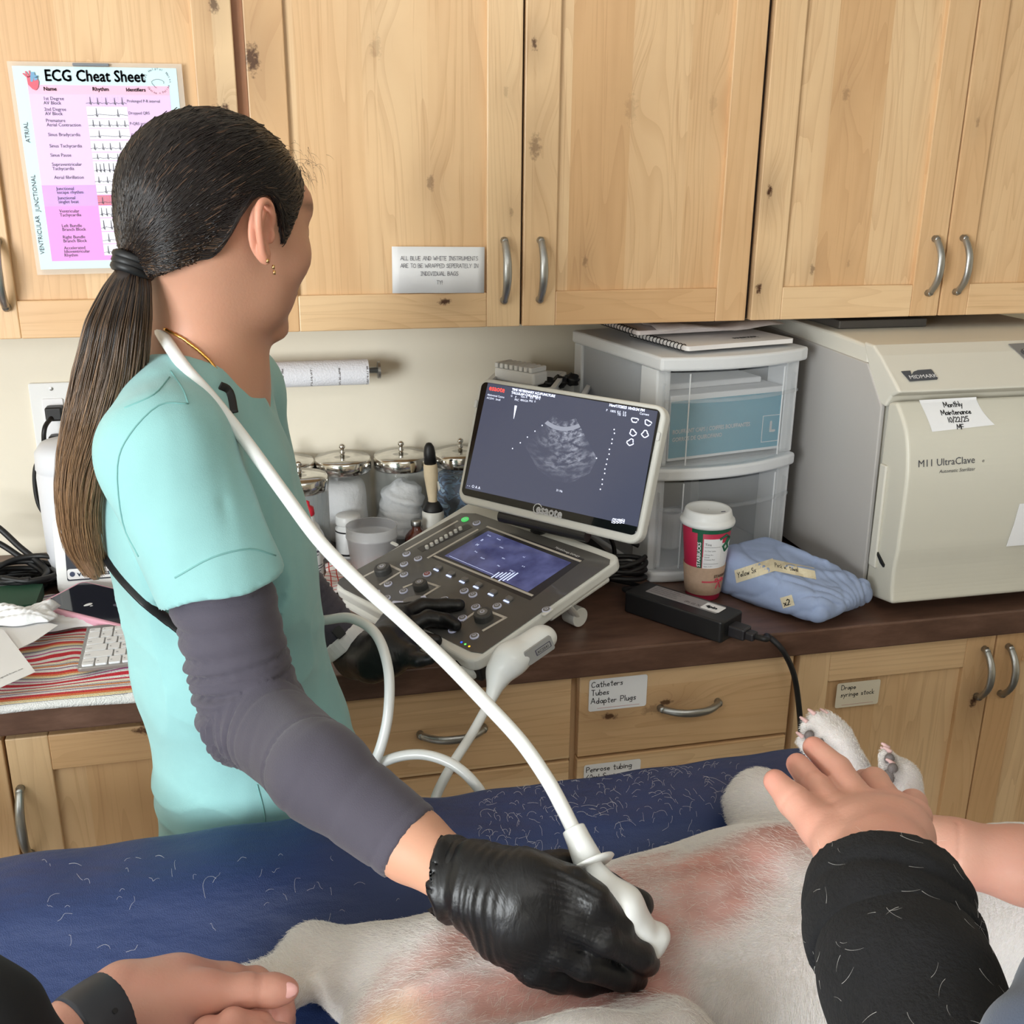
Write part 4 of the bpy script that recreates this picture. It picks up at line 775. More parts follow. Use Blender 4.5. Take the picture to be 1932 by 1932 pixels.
for k in range(8): mb = MB(); mb.box((-.048+k*.0122, -.021, 0), (-.04+k*.0122, .023, .010), fr=fb); mb.build('bristle_row', M['white'], wb, bevel=.002)
for k in range(3):
    lump('clip', f2((-.01+.02*(k-1), .02+.025*(k-1), .044)), .016, M['black'], ['black clip nearest the wall in the narrow tray', 'black clip in the middle of the narrow tray', 'black clip nearest the monitor in the narrow tray'][k], 'clip', .3, 8, .7, k, n=10)
# --- takeaway coffee
a = V(.722, 1.592, Z0); cp = thing('coffee_cup', tuple(a), 'paper coffee cup with white lid, red print and brown sleeve', 'cup')
def rc(z): return .0295+(.0425-.0295)*z/.140
M['cupred'] = mat('cup_red', srgb(190, 40, 76), .5); M['cupgreen'] = mat('cup_green', srgb(26, 92, 66), .5)
mb = MB(); mb.lathe([(.028, 0), (rc(0), .002), (rc(.140), .140), (rc(.14)-.001, .141)], a, 48); mb.build('cup_body', M['cupred'], cp, smooth=True)
def wrap(mb, z0, z1, a0, a1, off, m=0, n=16, rf=rc):
    vs = []
    for i in range(n+1):
        t_ = R(a0+(a1-a0)*i/n)
        for z in (z0, z1): vs.append(a+V((rf(z)+off)*math.cos(t_), (rf(z)+off)*math.sin(t_), z))
    mb.add(vs, [(2*i, 2*i+2, 2*i+3, 2*i+1) for i in range(n)], m)
def wraptext(mb, t, size, ang0, z0, off, m, vert=False, rf=rc, **k):
    vs, fs = text_mesh(t, size, 'LEFT', k.get('bold', 0), 0, 1); out = []
    for p in vs:
        u, v_ = (p[0], p[1]) if not vert else (-p[1], p[0]); z = z0+v_; r = rf(z)+off; t_ = R(ang0)+u/r; out.append(a+V(r*math.cos(t_), r*math.sin(t_), z))
    mb.add(out, fs, m)
mb = MB(); wrap(mb, .058, .139, -135, -122, .0004, 0); wrap(mb, .128, .139, -150, -20, .0003, 0)
wraptext(mb, 'STARBUCKS', .0085, -126, .066, .0007, 1, True, bold=.0003); mb.build('green_band', [M['cupgreen'], M['paper']], cp)
mb = MB(); wrap(mb, .062, .085, -120, -30, .0003, 0); wrap(mb, .085, .110, -75, -30, .0003, 0)
mb.build('white_print', [M['paper']], cp)
mb = MB(); tpz = [(.118, -80), (.124, -60), (.118, -45), (.108, -55), (.100, -48), (.095, -60), (.104, -68), (.11, -58), (.118, -52)]
mb.tube([a+V((rc(z)+.0008)*math.cos(R(g)), (rc(z)+.0008)*math.sin(R(g)), z) for z, g in tpz], .0022, 6); mb.build('ribbon_print', M['cupgreen'], cp)
mb = MB(); wrap(mb, .064, .119, -119, -72, .0009, 0)
for s_, z_, h_ in (('Tina', .107, .0065), ('Vt Chai Latte', .096, .0036), ('2 Pumps Brn', .089, .0030), ('Grande', .0845, .0030), ('Cinnamon Pwd', .080, .0030), ('Item: 1 of 1', .067, .0032)): wraptext(mb, s_, h_, -116, z_, .0013, 1)
for z_ in (.1035, .0725): wrap(mb, z_, z_+.0005, -117, -76, .0012, 1)
mb.build('order_sticker', [M['paper'], M['ink']], cp)
M['kraft'] = mat('kraft_sleeve', srgb(178, 150, 128), .8, noise=.06, nscale=150)
mb = MB(); mb.lathe([(rc(.012)+.0012, .012), (rc(.064)+.0016, .064), (rc(.064)+.0006, .064)], a, 48, close=False); slv = mb.build('sleeve', M['kraft'], cp, smooth=True)
mb = MB(); wraptext(mb, 'STARBUCKS', .0072, -85, .046, .0022, 0, bold=.0004); wrap(mb, .037, .040, -118, -40, .0021, 1); 
for s_ in (-1, 1): mb.tube([a+V((rc(z)+.0022)*math.cos(R(-66+s_*g)), (rc(z)+.0022)*math.sin(R(-66+s_*g)), z) for z, g in ((.038, 0), (.044, 8), (.043, 14), (.037, 12), (.038, 0), (.03, 6), (.025, 9))], .0011, 5, 1)
mb.build('sleeve_print', [mat('sleeve_ink', srgb(110, 86, 70), .8), mat('sleeve_red', srgb(206, 76, 92), .8)], slv)
mb = MB(); mb.lathe([(.0425, .135), (.0465, .137), (.0475, .141), (.0465, .145), (.0435, .147), (.0425, .150), (.040, .160), (.0375, .163), (.034, .161), (.001, .160)], a, 48, close=False); ld = mb.build('lid', M['white'], cp, smooth=True)
mb = MB(); mb.rrect(.008, .002, .0009, .1615, .1625, lambda p: a+V(.018+p[0], -.022+p[1]*1.0, p[2]-.0008)); mb.build('sip_hole', M['ink2'], ld)
# --- power brick
B0 = pz(1225, 1092, .952); B1 = pz(1408, 1148, .952); B2 = pz(1360, 1178, .952); B3 = pz(1172, 1118, .952)
bx_ = unit(B1-B0); by_ = unit(B0-B3); by_ = unit(by_-bx_*np.dot(bx_, by_)); bo = (B0+B3)/2; LB = np.linalg.norm(B1-B0); DB = .066
bf = frame(V(bo[0], bo[1], Z0), bx_, np.cross(V(0, 0, 1), bx_), (0, 0, 1))
pb = thing('power_adapter', tuple(bf((LB/2, 0, 0))), 'black power adapter brick with a printed label on the worktop edge', 'power adapter')
mb = MB(); mb.rrect(LB, DB, .006, .0005, .037, bf, cx=LB/2); br = mb.build('brick', mat('adapter_black', srgb(24, 24, 26), .42), pb, bevel=.003, seg=3)
mb = MB(); mb.rrect(LB*.72, .034, .002, .0372, .0376, bf, 0, cx=LB*.5, cy=.008); mb.rrect(.034, .026, .002, .0377, .038, bf, 1, cx=LB*.78, cy=.008)
for i in range(4): mb.text(['AC/DC ADAPTER  MODEL 19V', 'INPUT 100-240V 50/60Hz 2.5A', 'OUTPUT +19V 7.89A 150W', 'CAUTION FOR INDOOR USE'][i], .0042, sub(bf, LB*.16, .017-i*.007, .0378), 2)
mb.text('4pin', .012, sub(bf, LB*.78-.012, .003, .0382), 3, bold=.0006); mb.text('(P) (i) X', .009, sub(bf, LB*.52, -.003, .0378), 2)
mb.build('rating_label', [mat('label_grey', srgb(150, 146, 148), .5), M['paper'], mat('label_dark', srgb(60, 56, 62), .6), M['ink']], br)
mb = MB(); mb.box((LB-.002, -.013, .006), (LB+.028, .013, .026), fr=bf); mb.box((LB+.026, -.009, .008), (LB+.042, .009, .022), fr=bf); mb.build('plug', mat('plug_dark', srgb(38, 36, 40), .45), pb, bevel=.003)
q0 = bf((LB+.04, 0, .015))
mb = MB(); mb.tube(spline([q0, bf((LB+.06, .002, .016)), py(1448, 1200, 1.412), py(1475, 1225, 1.40), py(1497, 1270, 1.399), py(1507, 1330, 1.40), py(1512, 1400, 1.40), py(1516, 1500, 1.40), py(1520, 1750, 1.40)], 12), .0048, 12); mb.build('mains_cord', M['blackrub'], pb, smooth=True)
q = py(1140, 1110, 1.66); mb = MB()
mb.tube(spline([bf((0, 0, .02)), bf((-.03, .01, .02)), bf((-.03, .06, .01)), V(.56, 1.70, .925), V(.60, 1.72, .95), V(.585, 1.72, 1.0), V(.56, 1.68, 1.02), py(1205, 1030, 1.66)], 12), .004, 10); mb.build('output_cord', M['blackrub'], pb, smooth=True)
cpts = []
for j in range(46):
    a_ = j*.55; cpts.append(V(.585, 1.635, Z0+.03)+V(.055*math.cos(a_)*.8, .028*math.sin(a_)*.8+.001*math.sin(j), .022*math.sin(a_*.5+1)*.6+.0006*j))
cable('coiled_cable', cpts, .0045, M['blackrub'], 'bundle of coiled black cable behind the scanner by the coffee cup')
mb = MB(); mb.rrect(.16, .13, .01, 0, .05, frz((.50, 1.74, Z0), .1)); mb.build('black_case', M['black'], loc=(.5, 1.74, Z0), bevel=.004, label='low black case under the back of the scanner', cat='case')
# ------------------------------------------------------------------ portable ultrasound scanner
S_ = 1.027; up_ = lambda p: CAM+(V(*p)-CAM)*S_
FL, FR, BR = up_((.084, 1.654, .963)), up_((.26, 1.323, .963)), up_((.512, 1.457, 1.046))
pxd = unit(FR-FL); pyd = unit(BR-FR); pyd = unit(pyd-pxd*np.dot(pyd, pxd)); pn_ = np.cross(pxd, pyd); PW = np.linalg.norm(FR-FL); PD = np.linalg.norm(BR-FR)
FL = FL-pyd*.004; FR = FR-pyd*.004; PD += .020; pf = frame(FL, pxd, pyd, pn_)
def onp(fr_o, ex, ey, ez, h=0):
    def g(a, b, s=None):
        d = ray(a, b); t = np.dot(fr_o+ez*h-CAM, ez)/np.dot(d, ez); q = CAM+d*t-fr_o; return (float(np.dot(q, ex)), float(np.dot(q, ey)))
    return g
pp = onp(FL, pxd, pyd, pn_); zz = lambda a, b: pp(600+.3106*a, 920+.3106*b)
us = thing('ultrasound_scanner', tuple((FL+BR)/2*V(1, 1, 0)+V(0, 0, Z0)), 'portable ultrasound scanner with an open tilted monitor and a dark control panel', 'ultrasound machine')
M['usw'] = mat('scanner_white', srgb(226, 226, 220), .38); M['usd'] = mat('scanner_panel', srgb(90, 88, 86), .25, noise=.10, nscale=9, coat=.4)
mb = MB(); mb.rrect(PW, PD, .02, -.022, 0, pf, cx=PW/2, cy=PD/2); cs_ = mb.build('casing', M['usw'], us, bevel=.006, seg=4)
mb = MB(); mb.rrect(PW-.012, .12, .03, -.045, -.018, pf, cx=PW/2, cy=.055); mb.build('front_belly', M['usw'], us, bevel=.012, seg=4)
mb = MB(); mb.prism([(PW-.05, -.004), (PW-.004, .01), (PW-.004, .06), (PW-.02, .03)], -.0445, -.012, pf); mb.build('handle_socket', M['black'], cs_, bevel=.004)
mb = MB(); o = [zz(125, 580), zz(900, 1015), zz(1010, 990), zz(1775, 470), zz(1760, 420), zz(880, 150)]
mb.prism([zz(120, 585), zz(130, 560), zz(870, 158), zz(960, 160), zz(1700, 410), zz(1775, 440), zz(1770, 470), zz(1000, 1010), zz(930, 1000), zz(160, 620)][::-1], .0003, .0016, pf); dk = mb.build('control_panel', M['usd'], us, bevel=.001)
def strip(pts, w_=.0045, z=.0021, m='tape'):
    for a_, b_ in zip(pts[:-1], pts[1:]):
        a_, b_ = V(*a_), V(*b_); t_ = unit(b_-a_); n_ = V(-t_[1], t_[0])*w_/2; e_ = t_*w_/2
        q = MB(); q.prism([tuple(p) for p in (a_-e_-n_, b_+e_-n_, b_+e_+n_, a_-e_+n_)], z-.0004, z, pf); q.build('tape_strip', M['tapew'], dk)
M['tapew'] = mat('worn_white_tape', srgb(206, 200, 190), .6)
for p in (((280, 545), (425, 472), (512, 512), (382, 592)), ((525, 610), (628, 570), (736, 607), (652, 658)), ((885, 812), (992, 738), (1140, 796), (1008, 872)), ((540, 382), (845, 210)), ((672, 430), (968, 262)), ((1030, 243), (1592, 452)), ((712, 422), (1300, 660))):
    strip([zz(*q) for q in p])
# touch screen
ts = [zz(770, 420), zz(1275, 640), zz(1540, 462), zz(1035, 268)]
big = [zz(690, 430), zz(1290, 690), zz(1620, 440), zz(1040, 240)]
mb = MB(); mb.prism(big, .0016, .0019, pf); ts_b = mb.build('screen_surround', mat('surround_dark', srgb(58, 56, 58), .2), dk)
sm_ = NT('touch_screen_glow'); em = sm_.noise(sm_.obj(), 30, 3); sm_.set(sm_.b.inputs['Emission Color'], sm_.ramp(em, [(.35, srgb(60, 62, 100)), (.7, srgb(92, 96, 140))])); sm_.b.inputs['Emission Strength'].default_value = .75; sm_.b.inputs['Base Color'].default_value = srgb(20, 20, 30); sm_.b.inputs['Roughness'].default_value = .15
M['glow'] = mat('screen_print', srgb(220, 225, 240), .4, emit=srgb(200, 215, 255), estr=.8)
mb = MB(); mb.prism(ts, .0019, .0022, pf, 0)
o_ = V(*ts[3]); ex = unit(V(*ts[2])-o_); ey = V(-ex[1], ex[0]); tf = lambda u, v_: frame(pf((*(o_+ex*u+ey*v_), 0)), pf((*ex, 0))-FL, pf((*ey, 0))-FL, pn_)
for (u, v_, s_, h_) in ((.01, -.012, 'Probe', .004), (.035, -.012, 'Preset', .004), (.012, -.03, 'B', .008), (.015, -.045, 'M', .008), (.06, -.028, 'Color', .004), (.09, -.05, 'Gain', .004), (.03, -.06, 'Freq', .004), (.055, -.068, 'Depth', .004), (.1, -.07, 'Map', .004), (.12, -.03, '+1', .005), (.13, -.07, 'TGC +', .005), (.14, -.05, 'x x', .005)):
    mb.text(s_, h_, tf(u, v_), 1, z=.0024)
for k in range(6): mb.box((.118+.006*k, -.1+.004*(k % 3), .0023), (.1205+.006*k, -.082+.003*k, .0025), 1, tf(0, 0))
mb.box((.0, -.092, .0023), (.115, -.0915, .0025), 1, tf(0, 0))
mb.build('touch_screen', [sm_.m, M['glow']], dk)
rf = zz(1440, 372); rg = zz(1600, 440); e1 = unit(V(*rg)-V(*rf)); fr3 = frame(pf((*rf, 0)), pf((*e1, 0))-FL, pf((-e1[1], e1[0], 0))-FL, pn_)
mb = MB(); mb.text('MyLabOmega EXPVET', .0062, fr3, z=.0022); mb.build('model_lettering', M['paper'], dk)
M['btn'] = mat('button_grey', srgb(128, 126, 124), .4); M['btnr'] = mat('button_ring', srgb(205, 205, 210), .4, emit=srgb(190, 200, 255), estr=.12)
def disc(name, c, r, h, m, parent, z0=.0016, mark=None, mm=None, n=24, glyph=None, bev=0):
    mb = MB(); fr_ = lambda p: pf((c[0]+p[0], c[1]+p[1], p[2])); mb.lathe([(r, z0), (r, z0+h*.8), (r*.92, z0+h)], (0, 0, 0), n, fr_, 0)
    if glyph: mb.lathe([(r*.45, z0+h), (r*.45, z0+h+.0003)], (0, 0, 0), 16, fr_, 1); mb.lathe([(r*.3, z0+h+.0003), (r*.3, z0+h+.0006)], (0, 0, 0), 16, fr_, 0)
    return mb.build(name, [m, mm or M['btnr']], parent)
M['knob'] = mat('knob_grey', srgb(70, 70, 70), .5)
for q, r_ in (((400, 520), .0145), ((628, 615), .0125), ((1010, 800), .0150)):
    c = zz(*q); k_ = disc('knob', c, r_, .012, M['knob'], dk, n=36); disc('knob_cap', c, r_*.55, .0016, M['btn'], k_, z0=.0136, glyph=1)
for q in ((540, 410), (610, 438), (525, 472), (525, 535), (428, 593), (522, 636), (355, 645), (418, 678), (665, 533), (768, 687), (890, 635), (943, 658), (960, 733), (1090, 727), (820, 873), (952, 910), (965, 222), (255, 570), (1390, 750), (880, 800)):
    b_ = disc('button', zz(*q), .0072, .0022, M['btnr'], dk); disc('button_cap', zz(*q), .0056, .0030, M['btn'] if q != (665, 533) else mat('button_red', srgb(150, 84, 80), .5), b_, glyph=1)
disc('power_button', zz(895, 200), .0072, .0022, mat('green_lamp', srgb(90, 200, 110), .4, emit=srgb(70, 220, 110), estr=.5), dk, glyph=1)
a0, a1 = V(*zz(620, 385)), V(*zz(925, 235)); t_ = unit(a1-a0); n_ = V(-t_[1], t_[0])*.009
mb = MB(); mb.prism([tuple(a0-n_), tuple(a0+n_), tuple(a1+n_), tuple(a1-n_)][::-1], .0016, .0022, pf); mb.build('slider_bed', mat('slider_dark', srgb(64, 62, 62), .35), dk)
for i in range(8): c = V(*zz(665, 375))*(1-i/7)+V(*zz(868, 262))*i/7; disc('slider', c, .0034, .006, M['usw'], dk, n=14)
for q in ((738, 495), (815, 532), (895, 568), (980, 600), (1070, 645), (1165, 685)):
    c = V(*zz(*q)); fr_ = sub(pf, c[0], c[1], 0); mb = MB(); mb.rrect(.012, .009, .002, .0016, .006, fr_); b_ = mb.build('toggle', mat('toggle_grey', srgb(120, 118, 116), .3), dk, bevel=.0012)
    mb = MB(); mb.box((-.006, -.0085, .002), (.006, -.0055, .0032), 0, fr_); mb.build('toggle_lamp', M['glow'], b_)
c = zz(580, 722); disc('trackball_ring', c, .027, .0018, M['btn'], dk, n=40); c = zz(552, 748)
mb = MB(); mb.lathe([(.017, .0034), (.0165, .006), (.013, .009), (.007, .011), (.0005, .0116)], (0, 0, 0), 32, lambda p: pf((c[0]+p[0], c[1]+p[1], p[2]))); mb.build('trackball', mat('ball_beige', srgb(196, 188, 176), .35), dk, smooth=True)
for q, an in (((485, 710), .5), ((648, 688), -.45)):
    c = zz(*q); mb = MB(); mb.rrect(.02, .008, .002, .0034, .0042, frame(pf((*c, 0)), pxd*math.cos(an)+pyd*math.sin(an), pyd*math.cos(an)-pxd*math.sin(an), pn_)); mb.build('ring_button', M['btnr'], dk)
for q, cc in (((873, 945), (40, 90, 255)), ((896, 957), (90, 230, 90)), ((920, 970), (255, 180, 30))): disc('indicator_lamp', zz(*q), .0017, .0006, mat('led_%d' % cc[0], srgb(*cc), .4, emit=srgb(*cc), estr=1.5), dk, n=12)
mb = MB(); c = zz(465, 345); mb.rrect(.02, .006, .002, 0, .002, sub(pf, c[0], c[1], 0)); mb.build('latch', M['usw'], cs_); mb = MB(); c = zz(1395, 760); mb.rrect(.008, .02, .002, 0, .003, sub(pf, c[0]+.0, c[1], 0)); mb.build('latch', M['usw'], cs_, bevel=.001)
# stand leg
q = pz(1084, 1160, Z0+.018)
mb = MB()
e2 = pxd
mb.tube([q-e2*.014, q+e2*.014], .0165, 24); mb.tube([q, pf((PW-.01, PD*.62, -.022))], [(.012, .006), (.008, .005)], 10, flat=e2); mb.tube([pf((PW-.012, PD*.5, -.024)), pf((PW-.012, PD*.9, -.028))], .007, 10); mb.build('stand_leg', M['usw'], us, bevel=.001)
q2 = q-pxd*(PW-.06)+V(0, 0, 0); mb = MB(); mb.tube([q2-e2*.014, q2+e2*.014], .0165, 24); mb.tube([q2, pf((.05, PD*.62, -.022))], [(.012, .006), (.008, .005)], 10, flat=e2); mb.build('stand_leg', M['usw'], us, bevel=.001)
# monitor
mTL, mBL, mBR = V(.366, 1.811, 1.273), V(.314, 1.767, 1.058), V(.558, 1.482, 1.058)
mx = unit(mBR-mBL); my = unit(mTL-mBL); my = unit(my-mx*np.dot(mx, my)); mz = np.cross(mx, my); MW_ = np.linalg.norm(mBR-mBL); MH_ = np.linalg.norm(mTL-mBL)
mf = frame(mBL, mx, my, mz); mp_ = onp(mBL, mx, my, mz); z5 = lambda a, b: mp_(840+.2381*a, 600+.2381*b)
mb = MB(); mb.rrect(MW_, MH_, .022, -.022, 0, mf, cx=MW_/2, cy=MH_/2, seg=8); mo = mb.build('monitor', M['usw'], us, bevel=.005, seg=4)
mb = MB(); mb.rrect(MW_-.017, MH_-.022, .010, .0002, .0022, mf, cx=MW_/2, cy=MH_/2+.004); gl = mb.build('bezel_glass', mat('glossy_black', srgb(14, 14, 18), .04), mo, bevel=.0008)
scn = NT('monitor_reflection'); scn.b.inputs['Base Color'].default_value = srgb(14, 15, 20); scn.b.inputs['Roughness'].default_value = .22; scn.b.inputs['Emission Color'].default_value = srgb(74, 78, 98); scn.b.inputs['Emission Strength'].default_value = .9  # emission paints in the grey-blue room reflection on the display
mb = MB(); mb.prism([z5(165, 1350), z5(1530, 1655), z5(1690, 740), z5(345, 515)], .0023, .0025, mf); ps = mb.build('screen', scn.m, mo)
us_ = NT('echo_picture'); co = us_.obj(); apx = mf((*z5(975, 560), 0)); 
v1 = us_.n('ShaderNodeVectorMath', {0: co, 1: tuple(apx-OFF[us.name])}, operation='SUBTRACT').outputs[0]
rad = us_.n('ShaderNodeVectorMath', {0: v1}, operation='LENGTH').outputs['Value']
up3 = us_.n('ShaderNodeVectorMath', {0: v1, 1: tuple(mx)}, operation='DOT_PRODUCT').outputs['Value']
angv = us_.math('DIVIDE', up3, rad)
cmb = us_.n('ShaderNodeCombineXYZ', {0: us_.math('MULTIPLY', rad, 170), 1: us_.math('MULTIPLY', angv, 9), 2: 0.0}).outputs[0]
nn = us_.noise(cmb, 1.0, 4, .65, .4); n2 = us_.noise(cmb, .25, 2, .5)
br_ = us_.math('MULTIPLY', us_.n('ShaderNodeMapRange', {0: nn, 1: .42, 2: .8}).outputs[0], us_.n('ShaderNodeMapRange', {0: n2, 1: .35, 2: .65}).outputs[0])
side = us_.n('ShaderNodeMapRange', {0: angv, 1: -.5, 2: .1}).outputs[0]; deep = us_.n('ShaderNodeMapRange', {0: rad, 1: .17, 2: .10}).outputs[0]
top = us_.math('COMPARE', rad, .068, .0035); br_ = us_.math('MAXIMUM', us_.math('MULTIPLY', us_.math('MULTIPLY', br_, side), deep), us_.math('MULTIPLY', top, .38))
us_.set(us_.b.inputs['Emission Color'], us_.mix(br_, srgb(76, 80, 100), srgb(228, 234, 250))); us_.b.inputs['Emission Strength'].default_value = .9; us_.b.inputs['Base Color'].default_value = srgb(14, 15, 20); us_.b.inputs['Roughness'].default_value = .22  # background tone repeats the reflection painted into the screen
fan = [z5(870, 770), z5(905, 808), z5(960, 822), z5(1040, 795), z5(1210, 1115), z5(1150, 1230), z5(1000, 1310), z5(860, 1290), z5(740, 1200), z5(620, 985)]
mb = MB(); mb.prism(fan, .0025, .0026, mf); mb.build('echo_image', us_.m, ps)
M['mtxt'] = mat('screen_text', srgb(230, 235, 250), .4, emit=srgb(225, 232, 255), estr=1.0); M['mred'] = mat('screen_red', srgb(230, 90, 80), .4, emit=srgb(235, 90, 80), estr=.9)
def mt(s_, a, b, h_, m=0, bold=0, sh=0): c = z5(a, b); mb.text(s_, h_, sub(mf, c[0], c[1], 0), m, z=.0028, bold=bold, shear=sh)
mb = MB(); mt('esaote', 352, 572, .013, 1, .0003); mt('TIMS VETERINARY ACUPUNCTURE', 535, 575, .0058, 0, .0002); mt('TALLULAH CHILLINGLA', 530, 600, .0058, 0, .0002); mt('Abdominal Canine', 340, 615, .0050); mt('AC2541  Small', 335, 640, .0050)
for k, (a, b, s_) in enumerate(((525, 625, 'G'), (560, 635, 'P'), (605, 630, 'Gen A'), (675, 640, 'X/S'), (720, 645, '80 %'), (555, 655, 'PRC'), (600, 658, '48/6/2A'), (670, 665, 'PRS'), (712, 670, '0'), (1280, 740, 'P'), (1310, 745, '100%'), (1368, 752, '0.5'), (1412, 757, '2.0'), (1368, 772, 'TIS'), (1412, 778, '0.0'), (1545, 765, 'Current'))): mt(s_, a, b, .0052)
mt('Nov/17/2025 10:43:34 PM', 1305, 700, .0062, 0, .0002); mt('31 Hz', 885, 1372, .0052); mt('- -  O A A', 180, 1335, .007)
for q in ((1345, 885), (1347, 915), (1330, 962), (1326, 995), (1308, 1042), (1305, 1080), (1290, 1120), (1283, 1160), (1272, 1198), (1270, 1232), (1252, 1280), (1250, 1318), (1236, 1358), (540, 1035), (602, 990), (658, 945), (718, 898), (775, 853), (1205, 1112)):
    c = z5(*q); mb.rrect(.0022, .0022, .0006, .0027, .0028, sub(mf, c[0], c[1], 0), 0, seg=1)
mb.box((0, 0, .0027), (.022, .0008, .0029), 0, sub(mf, *z5(1335, 1590)[:2]))
for k in range(4): c = z5(1340+25*k, 1612); [mb.box(bx, by_, 0, sub(mf, c[0]-.003, c[1]-.003, 0)) for bx, by_ in (((0, 0, .0027), (.0058, .0006, .0029)), ((0, .006, .0027), (.0058, .0066, .0029)), ((0, 0, .0027), (.0006, .006, .0029)), ((.0052, 0, .0027), (.0058, .006, .0029)), ((.002, .002, .0027), (.004, .0045, .0029)))]
c = z5(565, 695); c2 = z5(548, 800); mb.prism([(c[0]-.0022, c[1]), (c2[0], c2[1]), (c2[0]+.0008, c2[1]), (c[0]+.003, c[1])], .0027, .0028, mf, 0)
mb.build('screen_text', [M['mtxt'], M['mred']], ps)
for k, q in enumerate(((1508, 812), (1612, 832), (1493, 910), (1590, 920), (1475, 985))):
    c = z5(*q); mb = MB(); pts = [V(c[0]+.0058*math.cos(t_)*(1+.25*math.sin(3*t_+k)), c[1]+.0045*math.sin(t_)*(1+.3*math.cos(2*t_+k)), .0028) for t_ in [j*.5 for j in range(13)]]
    mb.tube([mf(p) for p in pts], .0009, 5); mb.build('thumbnail_icon', M['mtxt'], ps)
mb = MB(); c = z5(700, 1525); mb.text('esaote', .021, sub(mf, c[0]+.006, c[1]-.002, 0), z=.0024, bold=.0008, sx=.95); mb.tube([mf((c[0]+.009+.0085*math.cos(t_), c[1]+.0045+.0085*math.sin(t_), .0025)) for t_ in [j*.5 for j in range(1, 11)]], .0008, 5); mb.build('logo', M['paper'], gl)
hb0, hb1 = mf((*z5(415, 1545), 0)), mf((*z5(1105, 1705), 0)); mb = MB(); hd = -mz*.012
mb.tube([hb0+hd-my*.004, hb1+hd-my*.004], .0115, 20); mb.build('hinge_bar', mat('hinge_black', srgb(34, 34, 36), .35), us, smooth=False)
hm = (hb0+hb1)/2+hd; mb = MB(); mb.tube([hm, pf((PW/2, PD-.012, -.006))], [.011, .014], 20); mb.build('hinge_neck', M['black'], us)
for q in ((247, 680), (1690, 940)):
    c = z5(*q); mb = MB(); mb.rrect(.006, .014, .002, -.008, .003, sub(mf, c[0], c[1], 0)); mb.build('monitor_latch', M['white'], mo, bevel=.001)
